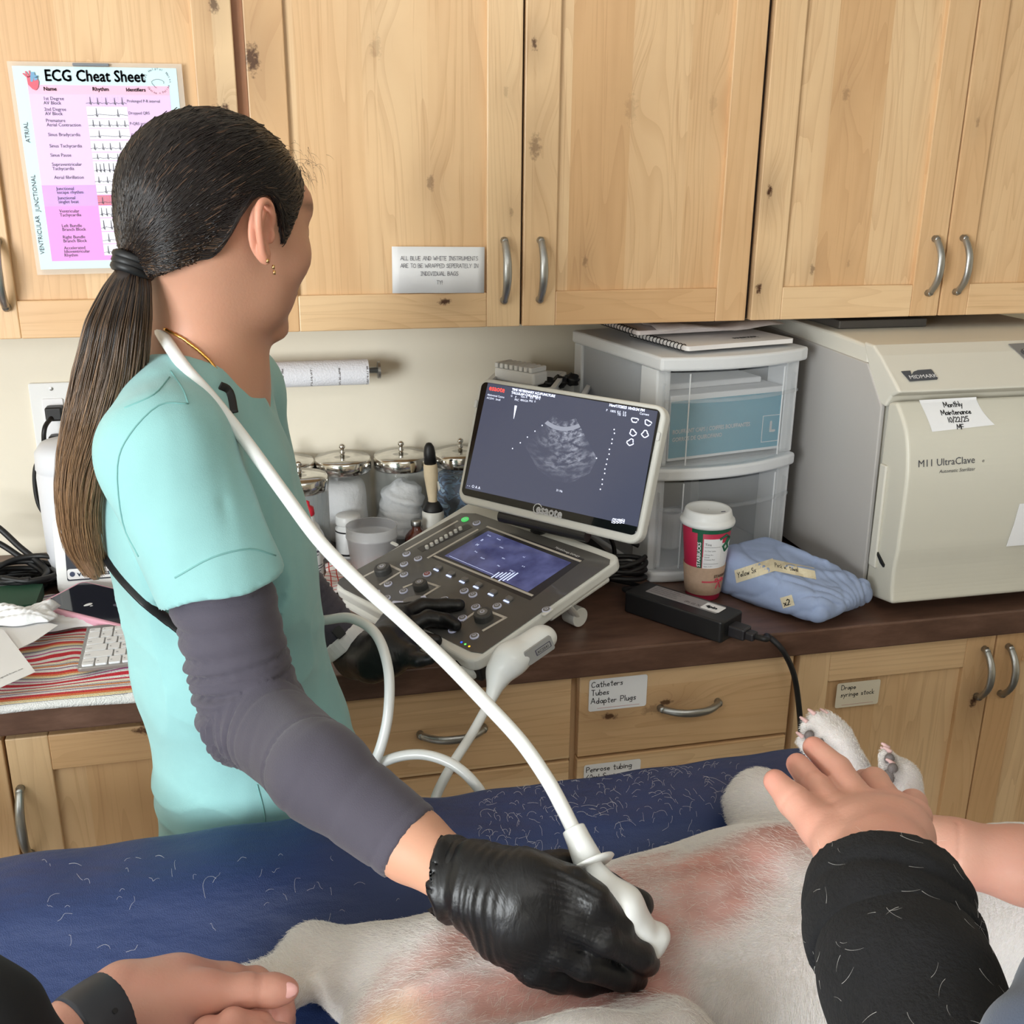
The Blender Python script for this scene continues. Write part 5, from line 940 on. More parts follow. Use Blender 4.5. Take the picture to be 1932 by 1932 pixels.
# ------------------------------------------------------------------ implicit-surface toolkit
from mathutils.bvhtree import BVHTree as BVH_
class SDF:
    def __init__(s, lo, hi, h):
        s.lo = V(*lo); s.h = h; s.n = tuple(int(math.ceil((hi[i]-lo[i])/h))+1 for i in range(3)); s.D = np.full(s.n, .5, np.float32)
        s.ax = [s.lo[i]+h*np.arange(s.n[i]) for i in range(3)]
    def sub(s, lo, hi, pad):
        sl = []; 
        for i in range(3):
            a = max(0, int((lo[i]-pad-s.lo[i])/s.h)); b = min(s.n[i], int((hi[i]+pad-s.lo[i])/s.h)+2); sl.append(slice(a, max(a, b)))
        g = [s.ax[i][sl[i]].astype(np.float32) for i in range(3)]
        return tuple(sl), (g[0][:, None, None], g[1][None, :, None], g[2][None, None, :])
    def _c(s, sl, d, k, op):
        a = s.D[sl]
        if op == 'u':
            if k <= 0: s.D[sl] = np.minimum(a, d)
            else: h = np.clip(.5+.5*(d-a)/k, 0, 1); s.D[sl] = d*(1-h)+a*h-k*h*(1-h)
        else:
            d = -d
            if k <= 0: s.D[sl] = np.maximum(a, d)
            else: h = np.clip(.5-.5*(d-a)/k, 0, 1); s.D[sl] = d*(1-h)+a*h+k*h*(1-h)
    def ell(s, c, r, ax=None, k=.02, op='u', pad=None):
        c = V(*c); r = V(*r) if hasattr(r, '__len__') else V(r, r, r); R_ = max(r); pad = pad if pad is not None else k*1.5+.03
        sl, (X, Y, Z) = s.sub(c-R_, c+R_, pad)
        X, Y, Z = X-c[0], Y-c[1], Z-c[2]
        if ax is not None:
            A = [unit(a) for a in ax]; X, Y, Z = [A[i][0]*X+A[i][1]*Y+A[i][2]*Z for i in range(3)]
        q = (X/r[0])**2+(Y/r[1])**2+(Z/r[2])**2; k0 = np.sqrt(q); k1 = np.sqrt((X/r[0]**2)**2+(Y/r[1]**2)**2+(Z/r[2]**2)**2)+1e-6
        s._c(sl, k0*(k0-1)/k1, k, op); return s
    def cone(s, a, b, ra, rb, k=.01, op='u', flat=None, fs=1.0, pad=None):
        a, b = V(*a), V(*b); m = max(ra, rb); pad = pad if pad is not None else k*1.5+.02
        sl, (X, Y, Z) = s.sub(np.minimum(a, b)-m*max(1, fs), np.maximum(a, b)+m*max(1, fs), pad)
        X, Y, Z = X-a[0], Y-a[1], Z-a[2]; v = b-a; L = np.dot(v, v)+1e-12
        t = np.clip((X*v[0]+Y*v[1]+Z*v[2])/L, 0, 1); X, Y, Z = X-t*v[0], Y-t*v[1], Z-t*v[2]
        if flat is not None:
            n = unit(flat); d_ = (X*n[0]+Y*n[1]+Z*n[2])*(1/fs-1); X, Y, Z = X+n[0]*d_, Y+n[1]*d_, Z+n[2]*d_
            s._c(sl, (np.sqrt(X*X+Y*Y+Z*Z)-(ra+(rb-ra)*t))*min(1, fs), k, op)
        else: s._c(sl, np.sqrt(X*X+Y*Y+Z*Z)-(ra+(rb-ra)*t), k, op)
        return s
    def chain(s, pts, rs, k=.01, **kw):
        for i in range(len(pts)-1): s.cone(pts[i], pts[i+1], rs[i], rs[i+1], k, **kw)
        return s
    def cut(s, p, n):      # keep the side where (x-p).n < 0
        p, n = V(*p), unit(n); d = (s.ax[0][:, None, None]-p[0])*n[0]+(s.ax[1][None, :, None]-p[1])*n[1]+(s.ax[2][None, None, :]-p[2])*n[2]
        s.D = np.maximum(s.D, d.astype(np.float32)); return s
    def mesh(s):
        D = s.D; D[0], D[-1] = .5, .5; D[:, 0], D[:, -1] = .5, .5; D[:, :, 0], D[:, :, -1] = .5, .5
        I = D < 0; nx, ny, nz = D.shape; c = np.zeros((nx-1, ny-1, nz-1), np.int8)
        for i in (0, 1):
            for j in (0, 1):
                for k in (0, 1): c += I[i:nx-1+i, j:ny-1+j, k:nz-1+k]
        m = (c > 0) & (c < 8); idx = np.argwhere(m); N = len(idx); num = np.full(m.shape, -1, np.int32); num[m] = np.arange(N)
        acc = np.zeros((N, 3)); cn = np.zeros(N)
        cor = [(i, j, k) for i in (0, 1) for j in (0, 1) for k in (0, 1)]
        vals = {q: D[idx[:, 0]+q[0], idx[:, 1]+q[1], idx[:, 2]+q[2]].astype(float) for q in cor}
        for q in cor:
            for d in range(3):
                if q[d] == 0:
                    q2 = list(q); q2[d] = 1; q2 = tuple(q2); a, b = vals[q], vals[q2]; x = (a < 0) != (b < 0)
                    t = np.where(x, a/np.where(x, a-b, 1), 0)
                    for e in range(3): acc[:, e] += np.where(x, q[e]+(t if e == d else 0), 0)
                    cn += x
        vs = s.lo+(idx+acc/cn[:, None])*s.h; F = []
        for d in range(3):
            e, f = (d+1) % 3, (d+2) % 3; sl0 = [slice(1, n_-1) for n_ in D.shape]; sl1 = list(sl0); sl0[d] = slice(0, D.shape[d]-1); sl1[d] = slice(1, D.shape[d])
            A, B = I[tuple(sl0)], I[tuple(sl1)]; w_ = np.argwhere(A != B); o = np.array([1, 1, 1]); o[d] = 0; w2 = w_+o
            inside = A[tuple(w_.T)]
            def g(de, df): q = w2.copy(); q[:, e] -= de; q[:, f] -= df; return num[tuple(q.T)]
            quad = np.stack([g(1, 1), g(0, 1), g(0, 0), g(1, 0)], 1)
            quad[~inside] = quad[~inside][:, ::-1]; F.append(quad)
        return vs, np.concatenate(F)
def smooth_mesh(vs, F, it=2, lam=.5):
    E = np.concatenate([F[:, [0, 1]], F[:, [1, 2]], F[:, [2, 3]], F[:, [3, 0]]]); 
    for _ in range(it):
        acc = np.zeros_like(vs); cn = np.zeros(len(vs))
        for a, b in ((0, 1), (1, 0)):
            for d in range(3): acc[:, d] += np.bincount(E[:, a], vs[E[:, b], d], len(vs))
            cn += np.bincount(E[:, a], None, len(vs))
        vs = vs*(1-lam)+acc/cn[:, None]*lam
    return vs
def normals(vs, F):
    n = np.cross(vs[F[:, 2]]-vs[F[:, 0]], vs[F[:, 3]]-vs[F[:, 1]]); N = np.zeros_like(vs)
    for i in range(4):
        for d in range(3): N[:, d] += np.bincount(F[:, i], n[:, d], len(vs))
    return N/(np.linalg.norm(N, axis=1)[:, None]+1e-12)
def fbm(P, sc_, seed=0, oct=3):   # cheap smooth noise from sines
    rn = np.random.RandomState(seed); o = np.zeros(len(P)); a = 1.0
    for k in range(oct):
        for j in range(4):
            d = rn.normal(size=3); d /= np.linalg.norm(d); o += a*np.sin(P@d*sc_*(2**k)*rn.uniform(.7, 1.4)+rn.uniform(0, 6.3)+1.3*np.sin(P@rn.normal(size=3)*sc_*.6*(2**k)))/4
        a *= .5
    return o
def seg_dist(P, pts):   # distance of points to a polyline, with parameter 0..n
    best = np.full(len(P), 9.0); tt = np.zeros(len(P))
    for i in range(len(pts)-1):
        a, b = V(*pts[i]), V(*pts[i+1]); v = b-a; t = np.clip((P-a)@v/(v@v), 0, 1); d = np.linalg.norm(P-a-t[:, None]*v, axis=1); m = d < best
        best[m] = d[m]; tt[m] = i+t[m]
    return best, tt
def mesh_obj(name, vs, F, m, parent=None, colr=None, label=None, cat=None, loc=None, extra=None, kind=None, group=None):
    if extra is not None: F = np.concatenate([F, extra[1]+len(vs)]); vs = np.concatenate([vs, extra[0]])
    off = V(*loc) if loc is not None else (OFF[parent.name] if parent is not None else V(0, 0, 0))
    me = bpy.data.meshes.new(name); me.vertices.add(len(vs)); me.vertices.foreach_set('co', (vs-off).astype(np.float32).ravel())
    me.loops.add(len(F)*4); me.loops.foreach_set('vertex_index', F.astype(np.int32).ravel()); me.polygons.add(len(F)); me.polygons.foreach_set('loop_start', np.arange(0, len(F)*4, 4, dtype=np.int32))
    me.update(calc_edges=True); me.polygons.foreach_set('use_smooth', [True]*len(F)); me.materials.append(m)
    if colr is not None:
        at = me.color_attributes.new('tint', 'FLOAT_COLOR', 'POINT'); at.data.foreach_set('color', np.concatenate([colr, np.ones((len(colr), 1))], 1).astype(np.float32).ravel())
    o = bpy.data.objects.new(name, me); col.objects.link(o)
    if parent is not None: o.parent = parent
    elif loc is not None: o.location = loc
    OFF[o.name] = off; prep(o, label, cat, group, kind); return o
def strands(name, roots, pts, radius, m, parent, taper=True):   # pts: (n, k, 3)
    n, k = pts.shape[:2]; c = bpy.data.hair_curves.new(name); c.add_curves([k]*n)
    off = OFF[parent.name]; c.attributes['position'].data.foreach_set('vector', (pts-off).astype(np.float32).ravel())
    r = np.ones((n, k), np.float32)*radius
    if taper: r *= np.linspace(1, .25, k)[None, :]
    if 'radius' not in c.attributes: c.attributes.new('radius', 'FLOAT', 'POINT')
    c.attributes['radius'].data.foreach_set('value', r.ravel().astype(np.float32)); c.materials.append(m)
    o = bpy.data.objects.new(name, c); col.objects.link(o); o.parent = parent; OFF[o.name] = off; return o
def cmat(name, rough=.5, spec=.5, bump=0, bscale=200, bdist=.002, sss=0, sheen=0, stretch=(1, 1, 1), noise=0, nscale=20, coat=0):
    t = NT(name); a = t.n('ShaderNodeAttribute', attribute_name='tint'); c = a.outputs['Color']; co = t.mapv(t.obj(), stretch)
    if noise:
        f = t.noise(co, nscale, 4, .6); c = t.mix(t.math('MULTIPLY', f, 1.0), c, t.mix(1.0, c, (1-noise,)*3+(1,), 'MULTIPLY'))
    t.set(t.b.inputs['Base Color'], c); t.b.inputs['Roughness'].default_value = rough; t.b.inputs['Specular IOR Level'].default_value = spec; t.b.inputs['Coat Weight'].default_value = coat
    if sss: t.b.inputs['Subsurface Weight'].default_value = sss; t.b.inputs['Subsurface Radius'].default_value = (.012, .005, .003); t.b.inputs['Subsurface Scale'].default_value = .6
    if sheen: t.b.inputs['Sheen Weight'].default_value = sheen
    if bump: t.bump(t.noise(co, bscale, 3, .6), bump, bdist)
    return t.m
lin = lambda *c: np.array(srgb(*c)[:3])
# ------------------------------------------------------------------ exam table
tb = thing('exam_table', (.3, .6, 0), 'examination table with a padded navy vinyl trough top', 'exam table')
vn = NT('navy_vinyl'); co = vn.obj(); wv_ = vn.n('ShaderNodeTexVoronoi', {'Vector': co, 'Scale': 900}).outputs[0]
vn.b.inputs['Base Color'].default_value = srgb(32, 50, 94); vn.b.inputs['Roughness'].default_value = .42; vn.b.inputs['Sheen Weight'].default_value = .0
vn.bump(vn.math('ADD', vn.math('MULTIPLY', wv_, .25), vn.math('MULTIPLY', vn.noise(vn.mapv(co, (6, 14, 14)), 2.2, 3, .5), 6.0)), .25, .004)
prof = [(1.012, .80), (1.018, .934), (1.013, .954), (1.002, .962), (.96, .960), (.925, .951), (.895, .930), (.86, .905), (.82, .886), (.77, .877), (.70, .874), (.5, .874), (.2, .874), (.12, .87), (.10, .80)]
PR = spline([V(a, b, 0) for a, b in prof], 5); nx_ = 220; xs = np.linspace(-.95, .655, nx_); rot = R(1.4); vs = []
for x in xs:
    for i, p in enumerate(PR):
        y, z = p[0], p[1]; e_ = math.exp(-((y-1.0)/.035)**2)
        z += e_*(.0012*math.sin(x*31+.8)*math.sin(x*7)+.0010*math.sin(x*67)) if z > .9 else 0
        z += .0022*math.sin(x*46+y*20)*math.exp(-((y-.955)/.03)**2)*(1+math.sin(x*9))/1.5 if z > .9 else 0
        z += .006*math.exp(-((x-.12)/.03)**2)*e_
        vs.append((x, y+(x-.2)*math.tan(rot), z))
mb = MB(); k = len(PR); mb.add(vs, [(j*k+i, j*k+i+1, (j+1)*k+i+1, (j+1)*k+i) for j in range(nx_-1) for i in range(k-1)]); mb.add([], [])
mb.f.append(tuple(range(k))); mb.m.append(0); mb.f.append(tuple(range(len(vs)-1, len(vs)-k-1, -1))); mb.m.append(0)
mb.build('padded_top', vn.m, tb, smooth=True)
mb = MB(); mb.box((-.9, .12, .76), (.63, .99, .8)); mb.build('frame', M['steel'], tb, bevel=.004)
for xx in (-.7, .45):
    mb = MB(); mb.box((xx-.04, .5, .04), (xx+.04, .6, .76)); mb.build('leg', M['steel'], tb, bevel=.004)
    mb = MB(); mb.box((xx-.05, .2, 0), (xx+.05, .9, .04)); mb.build('foot', M['black'], tb, bevel=.006)
# shed hairs on the vinyl
def ztop(x, y):
    yy = y-(x-.2)*math.tan(rot); best = min(range(3, len(PR)-8), key=lambda i: abs(PR[i][0]-yy)); return PR[best][1]
rn = np.random.RandomState(7); hp = []
for i in range(355):
    if i < 290: a, b = rn.uniform(900, 1400), rn.normal(0, 38); q = pz(a, 1568-(a-900)*.14+b, .95)
    else: a = rn.uniform(60, 1000); q = pz(a, rn.uniform(1680, 1800)-(a)*.06, .93)
    x, y = q[0], min(q[1], 1.0); L = rn.uniform(.004, .014)*(1+(rn.rand() < .08)); an = rn.uniform(0, 6.3); cu = rn.normal()*.7; P_ = []
    for j in range(5):
        t_ = j/4; x2 = x+L*t_*math.cos(an+cu*t_); y2 = min(y+L*t_*math.sin(an+cu*t_), 1.005); P_.append((x2, y2, ztop(x2, y2)+.0014+.002*math.sin(3*t_)))
    hp.append(P_)
M['whair'] = mat('white_fur', srgb(238, 234, 228), .5)
t_ = thing('shed_hair', (.3, .95, .95), 'loose white dog hairs scattered over the navy vinyl', 'dog hair'); bpy.data.objects.remove(t_); OFF['hh'] = V(.3, .95, .95)
class _P: name = 'hh'
c_ = bpy.data.hair_curves.new('shed_hair'); hp = np.array(hp); c_.add_curves([5]*len(hp)); c_.attributes['position'].data.foreach_set('vector', (hp-V(.3, .95, .95)).astype(np.float32).ravel())
c_.attributes.new('radius', 'FLOAT', 'POINT').data.foreach_set('value', np.full(len(hp)*5, .00007, np.float32)); c_.materials.append(M['whair'])
o = bpy.data.objects.new('shed_hair', c_); col.objects.link(o); o.location = (.3, .95, .95); prep(o, 'loose white dog hairs scattered over the navy vinyl', 'dog hair', kind='stuff')
# ------------------------------------------------------------------ the dog
dog = thing('dog', (.3, .72, .875), 'white short-haired dog lying on its back with pink belly and raised paws', 'dog')
S = SDF((-.2, .42, .86), (1.12, 1.02, 1.24), .0055)
DZ = -.0
S.ell((.45, .745, .940), (.16, .135, .078), k=.02); S.ell((.34, .735, .935), (.15, .130, .074), k=.02); S.ell((.22, .71, .930), (.14, .118, .066), k=.02); S.ell((.11, .69, .925), (.09, .115, .062), k=.02)
S.chain([(.58, .75, .945), (.70, .72, .945), (.80, .70, .94)], [.078, .072, .072], k=.03)          # neck
S.ell((.87, .68, .945), (.085, .070, .065), k=.03); S.chain([(.92, .67, .945), (1.02, .65, .95)], [.05, .034], k=.02)
S.ell((.85, .76, .92), (.05, .05, .012), k=.01); S.ell((.84, .60, .92), (.05, .05, .012), k=.01)
hk = pz(590, 1805, .925)
S.chain([(.12, .76, .935), (.065, .785, .925), hk, pz(540, 1850, .925), pz(470, 1872, .925), pz(400, 1890, .925)], [.060, .046, .028, .022, .020, .019], k=.015)   # far hind leg
S.ell(pz(380, 1895, .925), (.030, .019, .016), k=.01)
S.chain([(.10, .60, .955), (.20, .575, .975), (.26, .585, .975)], [.062, .060, .052], k=.03)      # near thigh
S.chain([(.26, .60, .975), (.20, .52, .95), (.12, .49, .93)], [.045, .030, .022], k=.02)
# sternum / rib swell and the groin hollow
S.chain([(.30, .735, .965), (.44, .765, .965), (.52, .775, .965)], [.045, .055, .055], k=.03)
S.cone(pz(790, 1850, .99), pz(950, 1785, .99), .010, .012, k=.02)
S.chain([pz(760, 1895, 1.015), pz(1010, 1850, 1.025), pz(1200, 1850, 1.03)], [.018, .022, .018], k=.03, op='s')
S.chain([pz(800, 1800, 1.02), pz(900, 1760, 1.02)], [.022, .02], k=.03, op='s')
S.chain([pz(1240, 1740, 1.045), pz(1330, 1690, 1.05), pz(1450, 1625, 1.045)], [.018, .02, .016], k=.03, op='s')
# forelegs
el1 = pz(1440, 1530, .97); wr1 = py(1600, 1460, .845); tp1 = py(1545, 1365, .86)
S.chain([(.52, .82, .95), el1], [.05, .040], k=.02); S.chain([el1, py(1530, 1530, .87), wr1], [.036, .026, .019], k=.012)
S.ell(pz(1430, 1505, .975), (.030, .028, .032), k=.01); S.cone(pz(1440, 1500, .98), pz(1388, 1510, .98), .024, .012, k=.008)
el2 = V(.55, .74, .99); wr2 = py(1704, 1530, .80); tp2 = py(1692, 1422, .815)
S.chain([(.52, .74, .99), el2, wr2], [.05, .034, .021], k=.015)
pm = (wr1+tp1)/2
def paw(S, wr, tp, side, sz=1.0):
    d = unit(tp-wr); n = unit(np.cross(d, side)); m = wr*.45+tp*.55
    S.cone(wr, m, .022*sz, .024*sz, k=.012); pads = []
    for i, t_ in enumerate((-1.35, -.45, .45, 1.35)):
        b = m+side*t_*.0140*sz+d*(.006-.004*abs(t_))*sz; e = b+d*(.026-.006*abs(t_))*sz-n*.010*sz
        S.cone(b, e, .0100*sz, .0088*sz, k=.0025); pads.append(e)
    return m, d, n, pads
sd1 = unit(V(-.55, -.35, -.5)); sd1 = unit(sd1-unit(tp1-wr1)*np.dot(sd1, unit(tp1-wr1)))
m1, d1_, n1, p1_ = paw(S, wr1, tp1, sd1, 1.05)
sd2 = unit(V(-.3, -.75, .0)); sd2 = unit(sd2-unit(tp2-wr2)*np.dot(sd2, unit(tp2-wr2)))
m2, d2_, n2, p2_ = paw(S, wr2, tp2, sd2, .92)
vs, F = S.mesh(); vs = smooth_mesh(vs, F, 2); N = normals(vs, F)
vs[:, 2] = np.where(vs[:, 0] < .66, np.maximum(vs[:, 2], .8765), vs[:, 2])
def pinkness(P):
    o = np.zeros(len(P)); P2 = P*V(1, 1, 0)
    for pl, r_, w_ in (([(740, 1885), (1000, 1850), (1230, 1845)], .030, 1.0), ([(740, 1860), (820, 1790), (900, 1760)], .022, .75), ([(1150, 1660), (1290, 1690), (1400, 1650), (1500, 1615)], .032, .85), ([(1200, 1770), (1330, 1740), (1420, 1680)], .026, .7), ([(1130, 1640), (1240, 1620)], .022, .5), ([(800, 1900), (700, 1850), (745, 1790)], .016, .45), ([(1050, 1800), (1230, 1770)], .035, .8)):
        L = [pz(a, b, 1.0)*V(1, 1, 0) for a, b in pl]; d, _ = seg_dist(P2, L); o = np.maximum(o, w_*np.clip(1.5-d/r_, 0, 1))
    return o*np.clip((P[:, 2]-.92)/.04, 0, 1)
pk = np.clip(pinkness(vs)*(1+.35*fbm(vs, 60, 3)), 0, 1); mot = np.clip(.5+.7*fbm(vs, 140, 5), 0, 1)
C = lin(214, 208, 206)[None]*(1-pk[:, None])+(lin(214, 160, 150)[None]*(1-mot[:, None]*.6)+lin(166, 118, 106)[None]*mot[:, None]*.6)*pk[:, None]
yel = np.clip(1-np.linalg.norm((vs-pz(730, 1900, 1.0))*V(1, 1, .3), axis=1)/.045, 0, 1)*.6+np.clip(1-np.linalg.norm(vs-V(-.02, .775, .935), axis=1)/.06, 0, 1)*.35
C = C*(1-yel[:, None])+lin(232, 212, 160)[None]*yel[:, None]
drk = np.zeros(len(vs)); _bv = BVH_.FromPolygons([tuple(q) for q in vs], [tuple(int(i) for i in f) for f in F]); PADS = []
for (a_, b_, r_) in ((1527, 1388, .006), (1536, 1408, .006), (1556, 1424, .009), (1548, 1402, .005), (1678, 1432, .006), (1684, 1450, .006), (1676, 1466, .008)):
    h_ = _bv.ray_cast(Vector(CAM), Vector(unit(ray(a_, b_))))
    if h_[0] is not None: PADS.append((np.array(h_[0]), r_)); drk = np.maximum(drk, .8*np.clip(1.6-np.linalg.norm(vs-np.array(h_[0]), axis=1)/(r_*1.3), 0, 1))
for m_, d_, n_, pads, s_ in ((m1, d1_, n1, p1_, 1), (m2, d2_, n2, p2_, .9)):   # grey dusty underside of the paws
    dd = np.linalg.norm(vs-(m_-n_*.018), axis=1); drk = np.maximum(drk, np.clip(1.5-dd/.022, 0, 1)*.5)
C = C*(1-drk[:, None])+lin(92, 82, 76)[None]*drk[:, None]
wr = fbm(vs*V(1, 2.2, 2), 90, 9, 2); vs2 = vs+N*(.0009*wr*(.4+pk))[:, None]
body = mesh_obj('body', vs2, F, cmat('dog_coat', .75, bump=.35, bscale=300, bdist=.002, sss=.15, stretch=(1, 3, 1)), dog, C)
for m_, d_, n_, pads, s_ in ((m1, d1_, n1, p1_, 1), (m2, d2_, n2, p2_, .9)):
    for e in pads:
        mb = MB(); mb.tube(spline([e+d_*.006+n_*.003, e+d_*.010-n_*.001, e+d_*.012-n_*.004], 4), list(np.linspace(.0026, .0012, 9)), 8); mb.build('claw', M.setdefault('claw', mat('claw', srgb(196, 160, 156), .35)), dog, smooth=True)
for q_, r_ in PADS:
    S2 = SDF(q_-.02, q_+.02, .0013); S2.ell(q_, (r_*.9, r_*.75, r_), k=.003); v_, f_ = S2.mesh(); mesh_obj('paw_pad', smooth_mesh(v_, f_, 2), f_, M.setdefault('pad', mat('paw_pad_skin', srgb(104, 96, 94), .7, bump=.5, bscale=300)), dog)
# coat of short hair
rs = np.random.RandomState(2); A_ = np.linalg.norm(np.cross(vs2[F[:, 2]]-vs2[F[:, 0]], vs2[F[:, 3]]-vs2[F[:, 1]]), axis=1); 
fc = (vs2[F].mean(1)); vis = (fc[:, 2] > .885) & (fc[:, 0] < .85); pr_ = A_*vis*(1-.85*np.clip(pk[F].mean(1)*1.2, 0, 1))*(1-.8*drk[F].mean(1)); pr_ /= pr_.sum()
nh = 150000; pick = rs.choice(len(F), nh, p=pr_); u, v_ = rs.rand(2, nh); q = vs2[F[pick]]
rt0 = (q[:, 0]*(1-u)[:, None]+q[:, 1]*u[:, None])*(1-v_)[:, None]+(q[:, 3]*(1-u)[:, None]+q[:, 2]*u[:, None])*v_[:, None]
nn_ = normals(vs2, F)[F[pick, 0]]; mid = .745+.12*(rt0[:, 0]-.25)
fl = np.stack([-np.ones(nh)*.55, np.sign(rt0[:, 1]-mid)*-.0+(.75-rt0[:, 1])*-4.0, -np.abs(rt0[:, 1]-mid)*7.0], 1)+.25*rs.normal(size=(nh, 3))
fl[:, 1] += .9*fbm(rt0, 16, 4, 2); fl -= nn_*np.sum(fl*nn_, 1)[:, None]; fl /= np.linalg.norm(fl, axis=1)[:, None]+1e-9
dpw = np.minimum(np.linalg.norm(rt0-m1, axis=1), np.linalg.norm(rt0-m2, axis=1)); Lh = (rs.uniform(.006, .012, nh)*np.clip(dpw/.10, .14, 1))[:, None]; P4 = np.stack([rt0-nn_*.0005, rt0+fl*Lh*.35+nn_*.0008, rt0+fl*Lh*.7+nn_*.0011, rt0+fl*Lh+nn_*.0011], 1)
yh = rs.rand(nh) < 0
strands('fur', None, P4, .00011, M['whair'], dog)
# ------------------------------------------------------------------ cloth-wrapped surgical pack beside the cup
def hitb(bvh, a, b, off=.0):
    d = unit(ray(a, b)); r = bvh.ray_cast(Vector(CAM), Vector(d))
    return None if r[0] is None else np.array(r[0])+np.array(r[1])*off*(1 if np.dot(np.array(r[1]), d) < 0 else -1)
def decal(bvh, A, B, C, off=.0006):     # A origin, B along x (unit 1), C along y (unit 1); pixels
    A, B, C = V(*A), V(*B), V(*C)
    def g(p):
        q = A+(B-A)*p[0]+(C-A)*p[1]; h = hitb(bvh, q[0], q[1], off+p[2]); return h if h is not None else pd(q[0], q[1], 1.7)
    return g
pc_ = V(.862, 1.538, Z0+.036); pa = unit(V(.42, -.91, 0)); pb_ = V(-pa[1], pa[0], 0)
pk_t = thing('surgical_pack', tuple(pc_*V(1, 1, 0)+V(0, 0, Z0)), 'blue cloth-wrapped instrument pack closed with handwritten tape, beside the coffee cup', 'instrument pack')
S = SDF(pc_-V(.2, .2, .06), pc_+V(.2, .2, .07), .003)
X, Y, Z = np.meshgrid(*S.ax, indexing='ij'); u = (X-pc_[0])*pa[0]+(Y-pc_[1])*pa[1]; w_ = (X-pc_[0])*pb_[0]+(Y-pc_[1])*pb_[1]; z_ = Z-pc_[2]
hu, hw, hz = .098, .058-.00*u, .012+.010*np.clip(-u/.1, -1, 1)
q = np.stack([np.maximum(np.abs(u)-hu, 0), np.maximum(np.abs(w_)-(.056-.08*np.clip(-u-.02, 0, .1)), 0), np.maximum(np.abs(z_-.0)-hz, 0)]); S.D = (np.sqrt((q**2).sum(0))-.024).astype(np.float32)
S.cone(pc_+pa*.02+V(0, 0, .03)-pb_*.03, pc_+pa*.07+V(0, 0, .022)+pb_*.035, .014, .010, k=.012)
S.cone(pc_-pa*.05+V(0, 0, .036)+pb_*.045, pc_+pa*.03+V(0, 0, .034)+pb_*.05, .008, .007, k=.01)
S.cone(pc_+pa*.115+V(0, 0, .002)-pb_*.02, pc_+pa*.112+V(0, 0, .004)+pb_*.03, .012, .010, k=.012)
v, f = S.mesh(); v = smooth_mesh(v, f, 2); n = normals(v, f); U = (v-pc_)@pa; W2 = (v-pc_)@pb_; Zr = v[:, 2]-pc_[2]
rad_f = np.arctan2(W2, .16-U)
ds = -.0045*(1-np.abs(np.sin(rad_f*13+3.0*fbm(v, 22, 2, 2)+Zr*30)))**2.5*np.clip(.6+fbm(v, 25, 12, 1), .1, 1.3)*np.clip((U+.02)/.08, 0, 1)+.0035*fbm(v, 17, 3, 2)-.0030*(1-np.abs(np.sin(W2*38+U*24+2.8*fbm(v, 16, 7, 2))))**3+.0007*fbm(v, 90, 5, 2)
for (p0, p1, am, ww) in (((.0, -.07, .03), (.02, .06, .03), -.004, .005), ((-.09, .02, .03), (.05, .03, .03), -.0045, .004), ((.05, -.05, .0), (.10, .0, .035), -.003, .005), ((.03, -.06, .03), (.10, -.03, .02), .004, .006)):
    L = [pc_+pa*a+pb_*b+V(0, 0, c) for a, b, c in (p0, p1)]; d, _ = seg_dist(v, L); ds += am*np.exp(-(d/ww)**2)
v = v+n*ds[:, None]; v[:, 2] = np.maximum(v[:, 2], Z0+.001)
M['blued'] = mat('pale_blue_cloth', srgb(158, 174, 208), .9, bump=.3, bscale=500, bdist=.001, noise=.06, nscale=25)
pko = mesh_obj('wrap', v, f, M['blued'], pk_t); pbv = BVH_.FromPolygons([tuple(q) for q in v], [tuple(int(i) for i in g) for g in f])
M['mtape'] = mat('cream_tape', srgb(226, 214, 184), .7)
def tapegrid(mb, A, B, C, m, nx=16, ny=4, ragged=0):
    g = decal(pbv, A, B, C, .0008)
    mb.add([g((i/nx, j/ny, 0)) for j in range(ny+1) for i in range(nx+1)], [(j*(nx+1)+i, j*(nx+1)+i+1, (j+1)*(nx+1)+i+1, (j+1)*(nx+1)+i) for j in range(ny) for i in range(nx)], m); return g
mb = MB(); tapegrid(mb, (1390, 1100), (1462, 1078), (1386, 1076), 0, 10); tapegrid(mb, (1462, 1078), (1540, 1094), (1458, 1056), 0, 10)
g = decal(pbv, (1392, 1097), (1460, 1076), (1389, 1077), .0012); hand(mb, 'Yellow Sx', .46, lambda p: g((p[0]/4.6, p[1]*1.0, 0)), 1, x0=.15, y0=.32, w=.13, z=0)
g2 = decal(pbv, (1462, 1076), (1538, 1092), (1459, 1057), .0012); hand(mb, 'Pack w/ towel', .40, lambda p: g2((p[0]/5.4, p[1]*1.0, 0)), 1, x0=.1, y0=.32, w=.13, z=0)
mb.build('tape_label', [M['mtape'], M['ink']], pko)
mb = MB(); tapegrid(mb, (1478, 1148), (1500, 1142), (1472, 1128), 0, 4); g = decal(pbv, (1478, 1147), (1500, 1141), (1473, 1130), .0012); hand(mb, 'x2', .6, lambda p: g((p[0]/1.2, p[1], 0)), 1, x0=.2, y0=.2, w=.16, z=0); mb.build('tape_scrap', [M['mtape'], M['ink']], pko)
